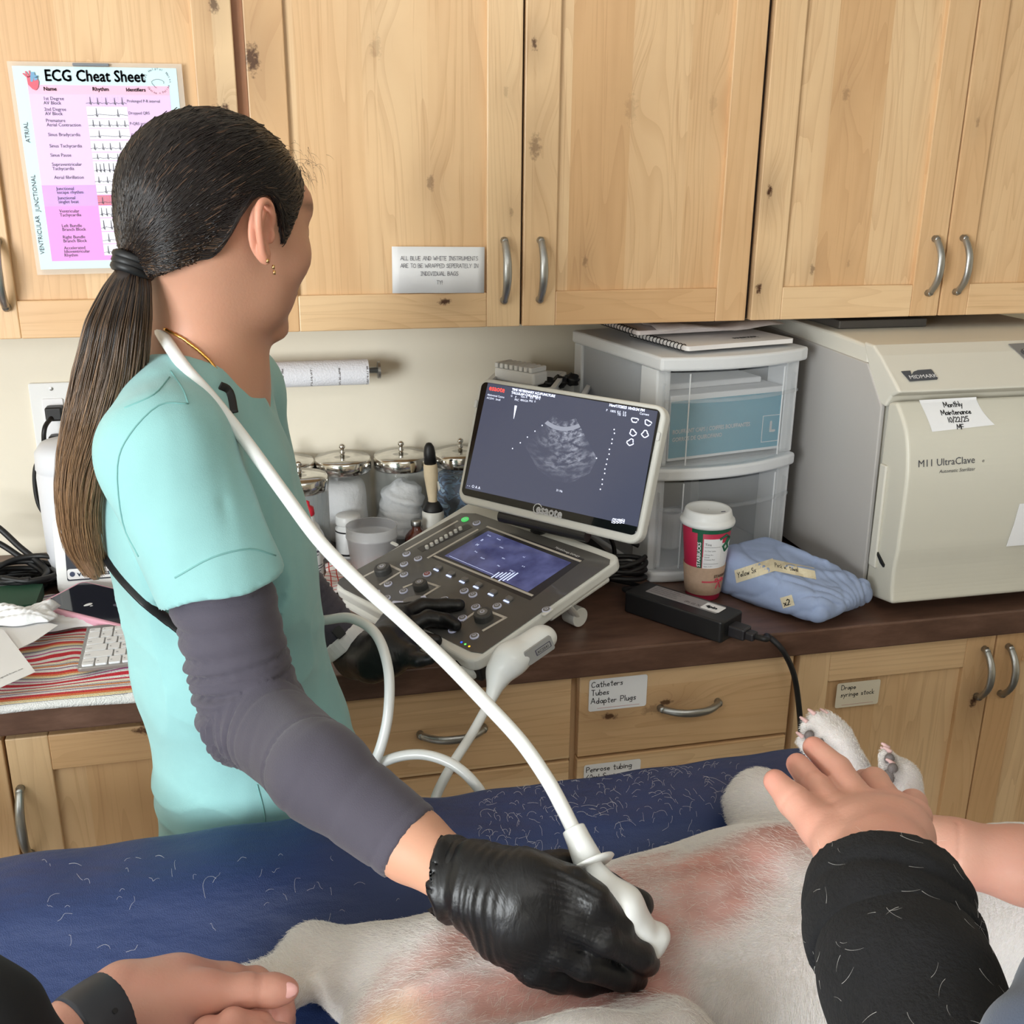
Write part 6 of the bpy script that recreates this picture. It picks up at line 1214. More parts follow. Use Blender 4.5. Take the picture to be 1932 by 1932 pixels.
# ------------------------------------------------------------------ people
from mathutils.bvhtree import BVHTree
def G(*L): return [pd(a, b, c) for a, b, c in L]
SKIN = cmat('skin', .5, .4, bump=.12, bscale=350, bdist=.001, sss=.25)
SKINP = cmat('skin_hand', .5, .4, bump=.25, bscale=260, bdist=.001, sss=.25)
def fabric(name, c, bump=.25, sheen=.2, bscale=900, noise=.05): return mat(name, c, .85, bump=bump, bscale=bscale, bdist=.001, sheen=sheen, noise=noise, nscale=10)
M['mint'] = fabric('mint_cotton', srgb(140, 190, 190)); M['slv'] = fabric('charcoal_knit', srgb(72, 68, 80), .35); 
gn = NT('black_nitrile'); gn.b.inputs['Base Color'].default_value = srgb(12, 12, 15); gn.b.inputs['Roughness'].default_value = .42
gc = gn.obj(); gn.bump(gn.math('ADD', gn.math('MULTIPLY', gn.noise(gn.mapv(gc, (60, 25, 25)), 1.2, 3, .6, .8), 1.0), gn.math('MULTIPLY', gn.noise(gc, 500, 2), .1)), .22, .005); M['glove'] = gn.m
def castmesh(vs, F): return BVHTree.FromPolygons([tuple(v) for v in vs], [tuple(int(i) for i in f) for f in F])
def hit(bvh, a, b, off=.0):
    d = unit(ray(a, b)); r = bvh.ray_cast(Vector(CAM), Vector(d)); 
    return None if r[0] is None else np.array(r[0])+np.array(r[1])*off*(1 if np.dot(np.array(r[1]), d) < 0 else -1)
def trace(bvh, pts, off, n=6):
    P = []
    for k in range(len(pts)-1):
        for j in range(n): t = j/n; q = hit(bvh, pts[k][0]*(1-t)+pts[k+1][0]*t, pts[k][1]*(1-t)+pts[k+1][1]*t, off); P += [q] if q is not None else []
    q = hit(bvh, *pts[-1], off); P += [q] if q is not None else []
    return P
wm = thing('person', (-.05, 1.17, 0), 'person in mint scrub top with a long ponytail, scanning the dog and looking away', 'person')
# head frame
hyaw, hpit = R(41), R(-9)
hF = V(math.cos(hyaw)*math.cos(hpit), math.sin(hyaw)*math.cos(hpit), math.sin(hpit)); hR = unit(np.cross(hF, V(0, 0, 1))); hU = np.cross(hR, hF)
Hc = V(-.040, 1.15, 1.592)
hl = lambda a, b, c: Hc+hF*a+hR*b+hU*c
S = SDF((-.30, .55, .70), (.42, 1.62, 1.72), .0045)
AX = (hF, hR, hU)
S.ell(Hc, (.096, .074, .084), AX, k=.02); S.ell(hl(.035, 0, -.045), (.062, .064, .076), AX, k=.02); S.ell(hl(.048, 0, -.085), (.045, .042, .042), AX, k=.02)
S.ell(hl(.082, 0, -.118), (.018, .020, .016), AX, k=.015); S.ell(hl(.080, 0, .012), (.018, .05, .03), AX, k=.02)
for sgn in (1, -1): S.ell(hl(.062, sgn*.040, -.040), (.026, .022, .026), AX, k=.015); S.ell(hl(.092, sgn*.032, -.012), (.012, .016, .010), AX, k=.010, op='s'); S.ell(hl(.083, sgn*.031, -.014), (.012, .014, .010), AX, k=.006)
S.cone(hl(.094, 0, -.008), hl(.117, 0, -.050), .008, .011, k=.01); S.ell(hl(.108, .012, -.054), (.009, .007, .006), AX, k=.006); S.ell(hl(.108, -.012, -.054), (.009, .007, .006), AX, k=.006)
S.ell(hl(.099, 0, -.078), (.009, .021, .005), AX, k=.006); S.ell(hl(.096, 0, -.088), (.009, .018, .006), AX, k=.006)
nb = V(-.068, 1.168, 1.412)
S.cone(hl(-.020, 0, -.055), nb, .049, .053, k=.03)
shR, elR, cuR, wrR = V(-.100, 1.005, 1.372), py(478, 1345, .955), pd(775, 1592, .895), pd(880, 1663, .855)
shL, elL, wrL = V(-.045, 1.32, 1.365), V(-.02, 1.43, 1.11), pd(672, 1238, 1.50)
S.cone(nb, shR, .055, .045, k=.04); S.cone(nb, shL, .055, .045, k=.04)
S.ell((-.075, 1.165, 1.27), (.082, .145, .15), k=.04); S.ell((-.075, 1.17, 1.09), (.075, .12, .13), k=.04); S.ell((-.055, 1.195, .88), (.088, .128, .16), k=.04)
S.chain([shR, elR, cuR, wrR], [.044, .037, .030, .0245], k=.012); S.chain([shL, elL, wrL], [.044, .037, .025], k=.012)
S.chain([wrR, pd(1000, 1700, .845)], [.024, .022], k=.01, ); S.chain([wrL, pd(735, 1218, 1.47)], [.024, .02], k=.01)
vs, F = S.mesh(); vs = smooth_mesh(vs, F, 2)
# ear, finer
E_ = SDF(hl(-.05, .10, -.08)-.06, hl(.02, .06, .03)+.06, .0012); er = lambda a, c, b=0: hl(-.010+a*.85-c*.12, .0775+b*1.15, -.022+c*.85)
E_.ell(er(-.003, .002, .002), (.0135, .0050, .026), AX, k=.004); E_.ell(er(.0, -.026, .004), (.0075, .0045, .009), AX, k=.006)
rim = [er(.012, .002, .002), er(.013, .016, .005), er(.007, .029, .008), er(-.005, .032, .011), er(-.015, .024, .013), er(-.017, .008, .013), er(-.013, -.010, .011), er(-.007, -.024, .008), er(.001, -.033, .006)]
E_.chain(spline(rim, 4), [.0032]*33, k=.0025)
E_.chain([er(.0, .020, .006), er(-.009, .006, .008), er(-.003, -.012, .007)], [.0026, .003, .0028], k=.003); E_.ell(er(.010, -.004, .006), (.004, .003, .007), AX, k=.003); E_.ell(er(.003, -.001, .009), (.006, .006, .010), AX, k=.004, op='s'); E_.ell(er(-.002, .023, .012), (.008, .004, .004), AX, k=.003, op='s')
ev, ef = E_.mesh(); ev = smooth_mesh(ev, ef, 2)
va = np.concatenate([vs, ev]); loc_ = lambda P: ((P-Hc)@hF, (P-Hc)@hR, (P-Hc)@hU)
base = lin(202, 152, 126)[None]*np.ones((len(va), 1)); n1_ = np.clip(.5+.4*fbm(va, 45, 1), 0, 1)[:, None]; base = base*(1-.12*n1_)+lin(206, 138, 118)[None]*.12*n1_
a, b, c = loc_(va); lipm = np.exp(-(((a-.10)/.012)**2+((c+.083)/.008)**2+(b/.022)**2)); base = base*(1-lipm[:, None]*.6)+lin(176, 90, 86)[None]*lipm[:, None]*.6
brow = np.exp(-(((c-.012)/.005)**2+((a-.085)/.03)**2))*(np.abs(b) > .012)*(a > .05); base = base*(1-brow[:, None]*.7)+lin(50, 36, 32)[None]*brow[:, None]*.7
eye = np.exp(-(((a-.088)/.014)**2+((c+.019)/.0035)**2+((np.abs(b)-.033)/.014)**2)); base = base*(1-eye[:, None]*.8)+lin(30, 22, 20)[None]*eye[:, None]*.8
em_ = np.zeros(len(va)); em_[len(vs):] = .5; base = base*(1-em_[:, None])+lin(216, 144, 122)[None]*em_[:, None]
mesh_obj('body', vs, F, SKIN, wm, base, extra=(ev, ef))
bodyb = castmesh(vs, F)
# hair cap
H = SDF(Hc-.13, Hc+.13, .0028); H.ell(hl(-.003, 0, .003), (.101, .080, .089), AX, k=.01); H.ell(hl(-.055, 0, -.040), (.042, .050, .050), AX, k=.02)
X, Y, Z = np.meshgrid(*H.ax, indexing='ij'); P_ = np.stack([X.ravel(), Y.ravel(), Z.ravel()], 1); a, b, c = loc_(P_)
Lx = [-.2, -.085, -.073, -.047, -.034, -.02, .004, .012, .018, .026, .034, .045, .060, .075, .092, .12]; Ly = [-.088, -.080, -.066, -.046, -.006, .014, .013, .004, -.014, -.034, -.024, .004, .024, .040, .056, .08]
H.D = np.maximum(H.D, ((np.interp(a, Lx, Ly)-c)*.7).reshape(H.D.shape).astype(np.float32))
hv, hf = H.mesh(); hv = smooth_mesh(hv, hf, 2)
hr_ = NT('brown_hair'); hi = hr_.n('ShaderNodeHairInfo'); gp = hr_.n('ShaderNodeNewGeometry'); zc = hr_.n('ShaderNodeSeparateXYZ', {0: gp.outputs['Position']}).outputs[2]
zf_ = hr_.n('ShaderNodeMapRange', {0: hr_.math('ADD', zc, hr_.math('MULTIPLY', hi.outputs['Random'], -.14)), 1: 1.46, 2: 1.20}).outputs[0]
dark_ = hr_.mix(hr_.math('GREATER_THAN', hi.outputs['Random'], .955), srgb(24, 17, 16), srgb(84, 62, 48)); lt_ = hr_.mix(hr_.n('ShaderNodeMath', {0: hr_.math('MULTIPLY', hi.outputs['Random'], 57.0)}, operation='FRACT').outputs[0], srgb(172, 132, 94), srgb(120, 92, 68))
hr_.set(hr_.b.inputs['Base Color'], hr_.mix(zf_, dark_, lt_)); hr_.b.inputs['Roughness'].default_value = .30; hr_.b.inputs['Specular IOR Level'].default_value = .45
M['capd'] = mat('hair_under', srgb(18, 13, 12), .5)
hair = mesh_obj('hair', hv, hf, M['capd'], wm)
T = py(254, 488, 1.095)
rs = np.random.RandomState(5); ar = np.linalg.norm(np.cross(hv[hf[:, 2]]-hv[hf[:, 0]], hv[hf[:, 3]]-hv[hf[:, 1]]), axis=1); fcx = hv[hf].mean(1); on = (np.linalg.norm((fcx-Hc)/.105, axis=1) > .6)
nh = 13000; pk_ = rs.choice(len(hf), nh, p=ar*on/(ar*on).sum()); p = hv[hf[pk_]].mean(1)+rs.normal(size=(nh, 3))*.0015
Hm = castmesh(hv, hf); K = 14; path = [p]; q = p.copy(); bad = np.zeros(nh, bool); cen = hl(-.01, 0, -.005); rad_ = np.linalg.norm(p-cen, axis=1); T2 = T+rs.normal(size=(nh, 3))*.004
rT = np.linalg.norm(T-cen); dirp = (p-cen)/rad_[:, None]; dT = (T2-cen)/np.linalg.norm(T2-cen, axis=1)[:, None]; om = np.arccos(np.clip((dirp*dT).sum(1), -1, 1))
surf = {}
for j in range(1, K):
    t = j/(K-1); s0 = np.sin((1-t)*om)/np.sin(om); s1 = np.sin(t*om)/np.sin(om); d = dirp*s0[:, None]+dT*s1[:, None]
    lowr = np.clip((.55-dirp@hU)/.5, 0, 1)*np.clip((dirp@hF+.25)/.3, 0, 1); d = d+hU*(.50*lowr*math.sin(math.pi*t)**.8)[:, None]; d /= np.linalg.norm(d, axis=1)[:, None]
    # follow the cap surface along this direction
    a_ = d@hF; b_ = d@hR; c_ = d@hU; rr = 1/np.sqrt((a_/.100)**2+(b_/.080)**2+(c_/.089)**2); jit = rs.normal(size=nh)*.0005+.0009
    def snap(d, rr):
        o = rr.copy()
        for i_ in range(nh):
            h_ = Hm.ray_cast(Vector(cen+d[i_]*.25), Vector(-d[i_]))
            if h_[0] is not None and .25-h_[3] > .04: o[i_] = .25-h_[3]
        return o
    bl = max(0, (t-.85)/.15); rr2 = snap(d, rr); rr2 = rr2*(1-bl)+rT*bl
    pt_ = cen+d*(rr2+jit)[:, None]; al_, cl2 = (pt_-Hc)@hF, (pt_-Hc)@hU; lim = np.interp(al_, Lx, Ly)+.003; up = np.clip(lim-cl2, 0, .05)*(1-t**4)
    d2 = pt_+hU*up[:, None]-cen; d2 /= np.linalg.norm(d2, axis=1)[:, None]; mv = up > 1e-4
    if mv.any() and t < .9: rr3 = snap(d2, rr2); pt_[mv] = (cen+d2*(rr3+jit)[:, None])[mv]
    path.append(pt_)
    if t < .9: q_ = pt_-Hc; bad |= (np.interp(q_@hF, Lx, Ly)-q_@hU) > .004
strands('hair_strands', None, np.stack(path, 1)[~bad], .00042, hr_.m, hair, taper=False)
# flyaways at the forehead
fr0 = hl(.088, 0, .058); nf = 160; pth = []
for i in range(nf):
    r0 = hl(.080+rs.normal()*.006, rs.uniform(-.03, .055), .052+rs.normal()*.010); dr = hF*rs.uniform(.3, 1)+hU*rs.uniform(-.5, .6)+hR*rs.normal()*.3; L = rs.uniform(.008, .028); pth.append([r0+dr*L*t-hU*L*.5*t*t for t in np.linspace(0, 1, 5)])
strands('baby_hairs', None, np.array(pth), .00016, hr_.m, hair)
# ponytail
cl = [(254, 490, 1.095), (240, 540, 1.09), (224, 605, 1.085), (207, 700, 1.085), (184, 790, 1.085), (156, 880, 1.085), (148, 960, 1.085), (158, 1030, 1.09), (180, 1085, 1.10)]
CL = spline([py(*q) for q in cl], 5); wd_ = np.interp(np.linspace(0, 8, len(CL)), range(9), [.010, .022, .030, .034, .032, .024, .020, .018, .011])
n_ = len(CL); CLa = np.array(CL); nh = 5200; u = rs.normal(size=(nh, 2))*.45; u /= np.maximum(1, np.linalg.norm(u, axis=1))[:, None]; ends = rs.randint(n_-9, n_, nh)
pts = np.zeros((nh, 26, 3)); tt = np.linspace(0, 1, 26); wob = rs.normal(size=(nh, 4))
for j in range(26):
    x = tt[j]*ends; i0 = np.clip(x.astype(int), 0, n_-2); f_ = x-i0; ctr = CLa[i0]*(1-f_)[:, None]+CLa[i0+1]*f_[:, None]; w_ = np.interp(x, range(n_), wd_)
    lx = u[:, 0]+.12*np.sin(x*.22*(1+.3*wob[:, 0])+wob[:, 1]*3)*tt[j]; ly = u[:, 1]+.12*np.sin(x*.2+wob[:, 2]*3)*tt[j]
    pts[:, j] = ctr+V(1, -.1, 0)*(lx*w_)[:, None]+V(.1, 1, 0)*(ly*w_*.8)[:, None]
tail = bpy.data.objects.new('ponytail', None)
bpy.data.objects.remove(tail)
C2 = SDF(CLa.min(0)-.05, CLa.max(0)+.05, .005)
for i in range(n_-1): C2.cone(CLa[i], CLa[i+1], wd_[i]*.55, wd_[i+1]*.55, k=.008)
v_, f_ = C2.mesh(); hm = NT('ponytail_core'); z2 = hm.n('ShaderNodeSeparateXYZ', {0: hm.n('ShaderNodeNewGeometry').outputs['Position']}).outputs[2]; hm.set(hm.b.inputs['Base Color'], hm.mix(hm.n('ShaderNodeMapRange', {0: z2, 1: 1.44, 2: 1.16}).outputs[0], srgb(40, 30, 26), srgb(140, 106, 78))); hm.b.inputs['Roughness'].default_value = .6
tail = mesh_obj('ponytail', v_, f_, hm.m, wm); strands('ponytail_strands', None, pts, .00045, hr_.m, tail)
tn_ = unit(CLa[2]-CLa[0]); b1 = unit(np.cross(tn_, V(0, 1, 0))); b2 = np.cross(tn_, b1); mb = MB()
for k in range(3): mb.tube([T+tn_*(.001+.0055*k)+(b1*math.cos(a)+b2*math.sin(a))*(.0165+.001*math.sin(3*a+k)) for a in [2*math.pi*i/20 for i in range(21)]], .0046, 8, cap=False)
mb.build('hair_tie', M['blackrub'], hair, smooth=True)
# scrub top
T_ = SDF((-.27, .86, .80), (.16, 1.50, 1.47), .0036)
T_.ell((-.080, 1.165, 1.265), (.108, .160, .165), k=.04); T_.ell((-.068, 1.17, 1.10), (.108, .150, .16), k=.04); T_.ell((-.045, 1.19, .93), (.122, .155, .17), k=.04); T_.ell((-.030, 1.195, .80), (.140, .16, .14), k=.04)
T_.ell((-.015, 1.165, 1.20), (.052, .13, .09), k=.03)
T_.cone(nb+V(-.012, 0, -.002), shR, .058, .058, k=.03); T_.cone(nb+V(0, 0, -.012), shL, .058, .056, k=.03)
armd = unit(elR-shR); hemR = py(424, 1108, .972)+armd*.0
T_.cone(shR, hemR+armd*.03, .062, .0615, k=.02); armL = unit(elL-shL); T_.cone(shL, shL+armL*.19, .058, .062, k=.02)
X, Y, Z = np.meshgrid(*T_.ax, indexing='ij')
# sleeve hems and open neckline
dz = ((X-hemR[0])*armd[0]+(Y-hemR[1])*armd[1]+(Z-hemR[2])*armd[2]+.0035*np.sin(X*60)); near = np.sqrt((X-hemR[0])**2+(Y-hemR[1])**2+(Z-hemR[2])**2) < .10; wY = (Y < 1.045) & near
T_.D = np.where(wY & (dz > -.02), np.maximum(T_.D, dz), T_.D).astype(np.float32)
T_.D = np.maximum(T_.D, (.845-Z).astype(np.float32)); nkd = unit(hl(-.02, 0, -.06)-nb)
T_.cone(nb+nkd*.02, nb+nkd*.14, .064, .070, k=.006, op='s'); T_.cone(nb+V(.05, 0, .02), nb+V(.14, 0, -.06), .035, .02, k=.006, op='s')
tv, tf_ = T_.mesh(); tv = smooth_mesh(tv, tf_, 2); tN = normals(tv, tf_)
def ridge(P, sc_, seed, oc=2): return 1-np.minimum(1, np.abs(fbm(P, sc_, seed, oc))*2.2)
dsp = .0040*fbm(tv*V(1, 1, .5), 20, 21, 3)+.0042*ridge(tv*V(1, 1, .45), 15, 22)**2*np.clip(fbm(tv, 9, 5, 1)+.6, 0, 1)+.0030*ridge(tv@np.array([[1, 0, .5], [0, 1, .3], [-.5, -.3, 1]])*V(1, 1, 2.0), 13, 27)**3*np.clip(1.25-tv[:, 2], 0, .3)*4
for (p0, p1, w_, h_) in (((-.17, 1.0, 1.02), (-.02, 1.0, 1.05), .012, -.010), ((-.17, 1.0, .99), (-.05, 1.0, .97), .016, .007), ((-.16, 1.0, 1.14), (-.03, 1.02, 1.08), .010, .006), ((-.15, 1.0, 1.3), (-.13, 1.0, 1.12), .008, -.005), ((-.09, .96, 1.33), (-.06, .93, 1.24), .007, .004), ((-.05, .95, 1.34), (-.04, .93, 1.25), .006, -.003), ((-.13, 1.02, .95), (-.03, 1.0, .89), .010, .006)):
    d, _ = seg_dist(tv, [p0, p1]); dsp += h_*np.exp(-(d/w_)**2)
tv = tv+tN*dsp[:, None]
top = mesh_obj('scrub_top', tv, tf_, M['mint'], wm); topb = castmesh(tv, tf_)
def ribbon(name, pts, w_, m, parent, bvh, off=.0012, th=.0009, n=8):
    P = trace(bvh, [tuple(q[:2]) for q in spline([V(a, b, 0) for a, b in pts], 4)], off, 2)
    if len(P) < 3: return
    mb = MB(); mb.tube(P, [(w_/2, th)]*len(P), 8, flat=np.cross(P[1]-P[0], CAM-P[0])); return mb.build(name, m, parent, smooth=True)
M['mintd'] = mat('mint_seam', srgb(116, 168, 166), .9)
ribbon('strap', [(176, 1000), (215, 1068), (262, 1122), (305, 1160), (342, 1190)], .011, M['blackrub'], top, topb, .001, .0012)
ribbon('strap', [(412, 732), (428, 742), (436, 780)], .012, M['blackrub'], top, topb)
for pts in ([(355, 762), (300, 765), (245, 820), (222, 880), (232, 985), (262, 1050)], [(322, 700), (345, 735), (355, 762)], [(235, 770), (290, 745), (320, 712)], [(330, 1090), (400, 1052), (470, 1036), (520, 1048)], [(485, 1480), (498, 1530), (500, 1568)]):
    ribbon('seam', pts, .0016, M['mintd'], top, topb, .0003, .0006, 6)
# dark sleeves
def sleeve(name, pts, rs_, cap_dir, seed, m, folds, seams=(), h=.0035, fray=0):
    P = np.array(pts); S = SDF(P.min(0)-.08, P.max(0)+.08, h); S.chain(pts, rs_, k=.015); e = pts[-1]; d = unit(P[-1]-P[-2]); S.cut(e, d); S.cone(e-d*.012, e+d*.04, rs_[-1]-.0075, rs_[-1]-.0065, k=.002, op='s'); S.cut(pts[0], -unit(P[1]-P[0]))
    v, f = S.mesh(); v = smooth_mesh(v, f, 2); n = normals(v, f); dd, t = seg_dist(v, pts); L = np.concatenate([[0], np.cumsum(np.linalg.norm(np.diff(P, axis=0), axis=1))]); s_ = np.interp(t, range(len(pts)), L)
    ph = 3.2*fbm(v, 13, seed, 2)+.9*fbm(v, 34, seed+1, 1); ds = np.zeros(len(v))
    am2 = np.clip(.75+.6*fbm(v, 24, seed+7, 2), .35, 1.3)
    for (s0, w_, fq, am) in folds: g_ = np.exp(-((s_-s0)/w_)**2)*am2; ds += am*g_*(.55-2.0*(1-np.abs(np.sin((s_*fq+ph)*.5)))**2.6)+am*.35*g_*np.sin(s_*fq*1.7+ph*1.6)
    for s0 in seams: ds -= .0022*np.exp(-((s_-s0-.004*np.sin(ph))/.0016)**2)
    ds += .0008*fbm(v, 60, seed+3, 2); ds *= np.clip((L[-1]-s_)/.02, 0, 1); v = v+n*ds[:, None]; return v, f
ha = hemR-armd*.06; v, f = sleeve('s', [ha, elR, pd(600, 1455, .93), cuR], [.0505, .0465, .0410, .0350], None, 31, M['slv'], ((.06, .06, 210, .0036), (.16, .06, 330, .0056), (.21, .035, 460, .0040), (.33, .06, 120, .0014)), seams=(.315, .425))
mesh_obj('long_sleeve', v, f, M['slv'], wm); 
v, f = sleeve('s', [shL+armL*.15, elL, wrL+unit(elL-wrL)*.035], [.050, .045, .033], None, 37, M['slv'], ((.12, .1, 400, .0025), (.25, .1, 500, .002)))
mesh_obj('long_sleeve', v, f, M['slv'], wm)
# gloved right hand gripping the probe
def handsdf(triples, h=.0022):
    P = np.array([p for ch in triples for p in ch[0]]); return SDF(P.min(0)-.045, P.max(0)+.045, h)
W0, Wc = pd(905, 1672, .848), pd(838, 1652, .865)
kn = G((1078, 1672, .838), (1078, 1728, .832), (1050, 1785, .838), (1008, 1822, .848))
ch = [([W0, pd(990, 1665, .842), kn[0]], [.028, .025, .0160], .012), ([W0, pd(985, 1705, .838), kn[1]], [.028, .026, .0160], .016), ([W0, pd(970, 1735, .842), kn[2]], [.028, .024, .0165], .014), ([W0, pd(945, 1755, .850), kn[3]], [.026, .021, .0150], .014),
 (G((1078, 1672, .838), (1118, 1700, .832), (1166, 1742, .842), (1188, 1775, .857)), [.0160, .0150, .0128, .0110], .004),
 (G((1078, 1728, .832), (1140, 1768, .832), (1205, 1800, .848), (1222, 1818, .862)), [.0158, .0142, .0122, .0106], .004),
 (G((1050, 1785, .838), (1105, 1818, .840), (1170, 1842, .855), (1200, 1848, .868)), [.0150, .0132, .0115, .0100], .004),
 (G((1008, 1822, .848), (1050, 1842, .855), (1105, 1852, .866), (1150, 1852, .875)), [.0145, .0125, .0110, .0095], .006),
 (G((960, 1655, .862), (1060, 1650, .882), (1140, 1680, .892), (1208, 1706, .890)), [.021, .0185, .0145, .0120], .010)]
S = handsdf(ch)
for c_, r_, k_ in ch: S.chain(c_, r_, k=k_)
S.cone(W0, Wc, .030, .0335, k=.01); dW = unit(Wc-W0); S.cut(Wc, dW) if False else None
X, Y, Z = np.meshgrid(*S.ax, indexing='ij'); dd = (X-Wc[0])*dW[0]+(Y-Wc[1])*dW[1]+(Z-Wc[2])*dW[2]; S.D = np.maximum(S.D, (dd+.004*np.sin(X*260+1)+.004*np.sin(Z*310)).astype(np.float32)); S.cone(Wc-dW*.012, Wc+dW*.04, .0295, .031, k=.002, op='s')
v, f = S.mesh(); v = smooth_mesh(v, f, 2); n = normals(v, f); d1, t1 = seg_dist(v, [Wc, W0]); s_ = (v-W0)@dW
cf = np.clip((s_-.0)/.02, 0, 1)*(d1 < .05); ds = cf*.0030*np.sin(s_*300+4.0*fbm(v, 42, 3, 2))+.0020*cf*fbm(v, 120, 4, 2)
s2 = (v-pd(930, 1690, .84))@dW; ds += .0007*np.exp(-(s2/.018)**2)*np.sin(s2*800+2.5*fbm(v, 40, 8, 1)); kk = np.min([np.linalg.norm(v-q, axis=1) for q in kn], axis=0); ds += .0007*np.exp(-((kk-.02)/.01)**2)*np.sin((v@unit(kn[0]-kn[3]))*1400+2*fbm(v, 60, 2, 1))+.0005*fbm(v, 120, 6, 2)
mesh_obj('glove', v+n*ds[:, None], f, M['glove'], wm)
# gloved left hand on the panel
on = lambda a, b, h: pf((*pp(a, b), h))
W1 = wrL; k1 = [on(770, 1185, .022), on(785, 1205, .020)]
ch = [([W1, pd(725, 1222, 1.47), on(760, 1190, .026)], [.028, .029, .020], .014), ([W1, pd(730, 1240, 1.465), on(775, 1215, .016)], [.028, .026, .017], .014), ([W1, pd(700, 1252, 1.47), pd(775, 1235, 1.445)], [.027, .024, .014], .014),
 ([on(760, 1190, .026), on(805, 1166, .024), on(845, 1155, .013), on(869, 1151, .010)], [.015, .0125, .0110, .0095], .005), ([on(772, 1205, .020), on(812, 1188, .022), on(845, 1184, .013), on(862, 1190, .010)], [.015, .0125, .0110, .0095], .005),
 ([pd(760, 1225, 1.455), on(800, 1218, .012), on(826, 1216, .008)], [.014, .011, .009], .005), ([pd(745, 1245, 1.455), pd(790, 1246, 1.43), pd(812, 1243, 1.425)], [.013, .010, .0085], .005), ([pd(710, 1215, 1.49), on(752, 1172, .018), on(784, 1158, .012)], [.018, .013, .010], .008)]
S = handsdf(ch, .0026)
for c_, r_, k_ in ch: S.chain(c_, r_, k=k_)
S.cone(W1, W1+unit(elL-wrL)*.02, .0285, .029, k=.006)
v, f = S.mesh(); v = smooth_mesh(v, f, 2); n = normals(v, f); mesh_obj('glove', v+n*(.0012*fbm(v, 90, 12, 3))[:, None], f, M['glove'], wm)
# wrist watch
dw = unit(elL-wrL); wc_ = wrL+dw*.028; b1 = unit(np.cross(dw, V(0, 0, 1))); b2 = np.cross(dw, b1)
mb = MB(); mb.tube([wc_+(b1*math.cos(a)+b2*math.sin(a))*.0325 for a in [2*math.pi*i/28 for i in range(29)]], [(.0110, .0014)]*29, 10, flat=dw, cap=False); wt = mb.build('watch_band', M['paper'], wm)
q = wc_+dw*.004; vd = unit(CAM-q); vd = unit(vd-dw*np.dot(vd, dw)); fw = frame(q+vd*.034, dw, np.cross(vd, dw), vd); mb = MB(); mb.rrect(.016, .013, .002, 0, .003, sub(fw, .012, -.004)); mb.build('watch_charm', M['black'], wt)
# necklace, earring
P = trace(bodyb, [(312, 620), (345, 638), (375, 662), (395, 682), (408, 700)], .0016, 8)
if len(P) > 3: mb = MB(); mb.tube(P, [.0014+.0005*(i % 2) for i in range(len(P))], 8); mb.build('necklace', mat('gold', srgb(214, 160, 84), .25, metal=1), wm, smooth=True)
for k, q in enumerate((er(.006, -.036, .010), er(-.006, -.030, .013), er(.007, -.042, .010))): mb = MB(); mb.tube([q, q-hU*.004], .0014, 8); mb.build('earring', M.setdefault('gold', mat('gold_small', srgb(220, 180, 120), .2, metal=1)), wm, smooth=True)
# ------------------------------------------------------------------ ultrasound probe and its cable
pr = thing('ultrasound_probe', tuple(pd(1170, 1730, .86)), 'white ultrasound probe held in the black glove, its long white cable looping to the scanner', 'probe')
M['prw'] = mat('probe_white', srgb(232, 234, 232), .3, coat=.2)
cb = G((278, 586, 1.185), (290, 606, 1.10), (318, 650, 1.045), (352, 698, 1.02), (400, 752, 1.01), (468, 838, 1.005), (535, 930, 1.0), (602, 1020, .99), (680, 1100, .98), (760, 1172, .965), (838, 1245, .95), (915, 1325, .935), (982, 1398, .92), (1032, 1470, .905), (1062, 1525, .89), (1085, 1572, .875))
back = [V(-.13, 1.20, 1.462), V(-.10, 1.24, 1.455)]
left = G((300, 605, 1.24), (325, 665, 1.30), (352, 745, 1.36), (385, 840, 1.41), (430, 950, 1.44), (490, 1070, 1.45), (555, 1150, 1.42))
lo_ = G((600, 1170, 1.36), (660, 1166, 1.33), (708, 1195, 1.30), (732, 1260, 1.28), (733, 1340, 1.27), (718, 1410, 1.27), (690, 1470, 1.28), (660, 1500, 1.29), (670, 1478, 1.30), (705, 1448, 1.29), (750, 1428, 1.28), (800, 1424, 1.27), (850, 1440, 1.26), (890, 1472, 1.25), (915, 1515, 1.25), (925, 1600, 1.26), (880, 1680, 1.28), (830, 1640, 1.30), (812, 1560, 1.31), (822, 1505, 1.32), (850, 1448, 1.34), (890, 1385, 1.38), (925, 1322, 1.41))
mb = MB(); mb.tube(spline(cb[::-1]+left+lo_, 10), .0064, 14); mb.build('cable', M['prw'], pr, smooth=True)
s0, s1, s2_ = pd(1083, 1566, .877), pd(1112, 1630, .862), pd(1130, 1672, .852)
mb = MB(); mb.tube([s0-unit(s1-s0)*.001, s0, s0+(s1-s0)*.3, s1], [.0098, .0100, .0105, .0128], 24); mb.build('strain_relief', M['prw'], pr, smooth=True)
ax_ = unit(s1-s0); mb = MB(); mb.tube([s1-ax_*.001, s1, s1+ax_*.0015, s1+ax_*.003], [.014, .0215, .022, .0195], 32, flat=np.cross(ax_, V(0, 0, 1))); mb.build('flange', M['prw'], pr, smooth=True)
S = SDF(pd(1240, 1800, .90)-.07, pd(1110, 1640, .84)+.07, .0018); tip = pd(1224, 1780, .862); mid = pd(1170, 1712, .853)
S.chain([s1, s2_], [.0095, .0115], k=.003); S.chain([s2_, mid, tip], [.0150, .0190, .0135], k=.006); wd3 = unit(np.cross(tip-mid, CAM-mid)); S.cone(tip-wd3*.010, tip+wd3*.010, .0105, .0105, k=.006)
v, f = S.mesh(); mesh_obj('probe_body', smooth_mesh(v, f, 2), f, M['prw'], pr)
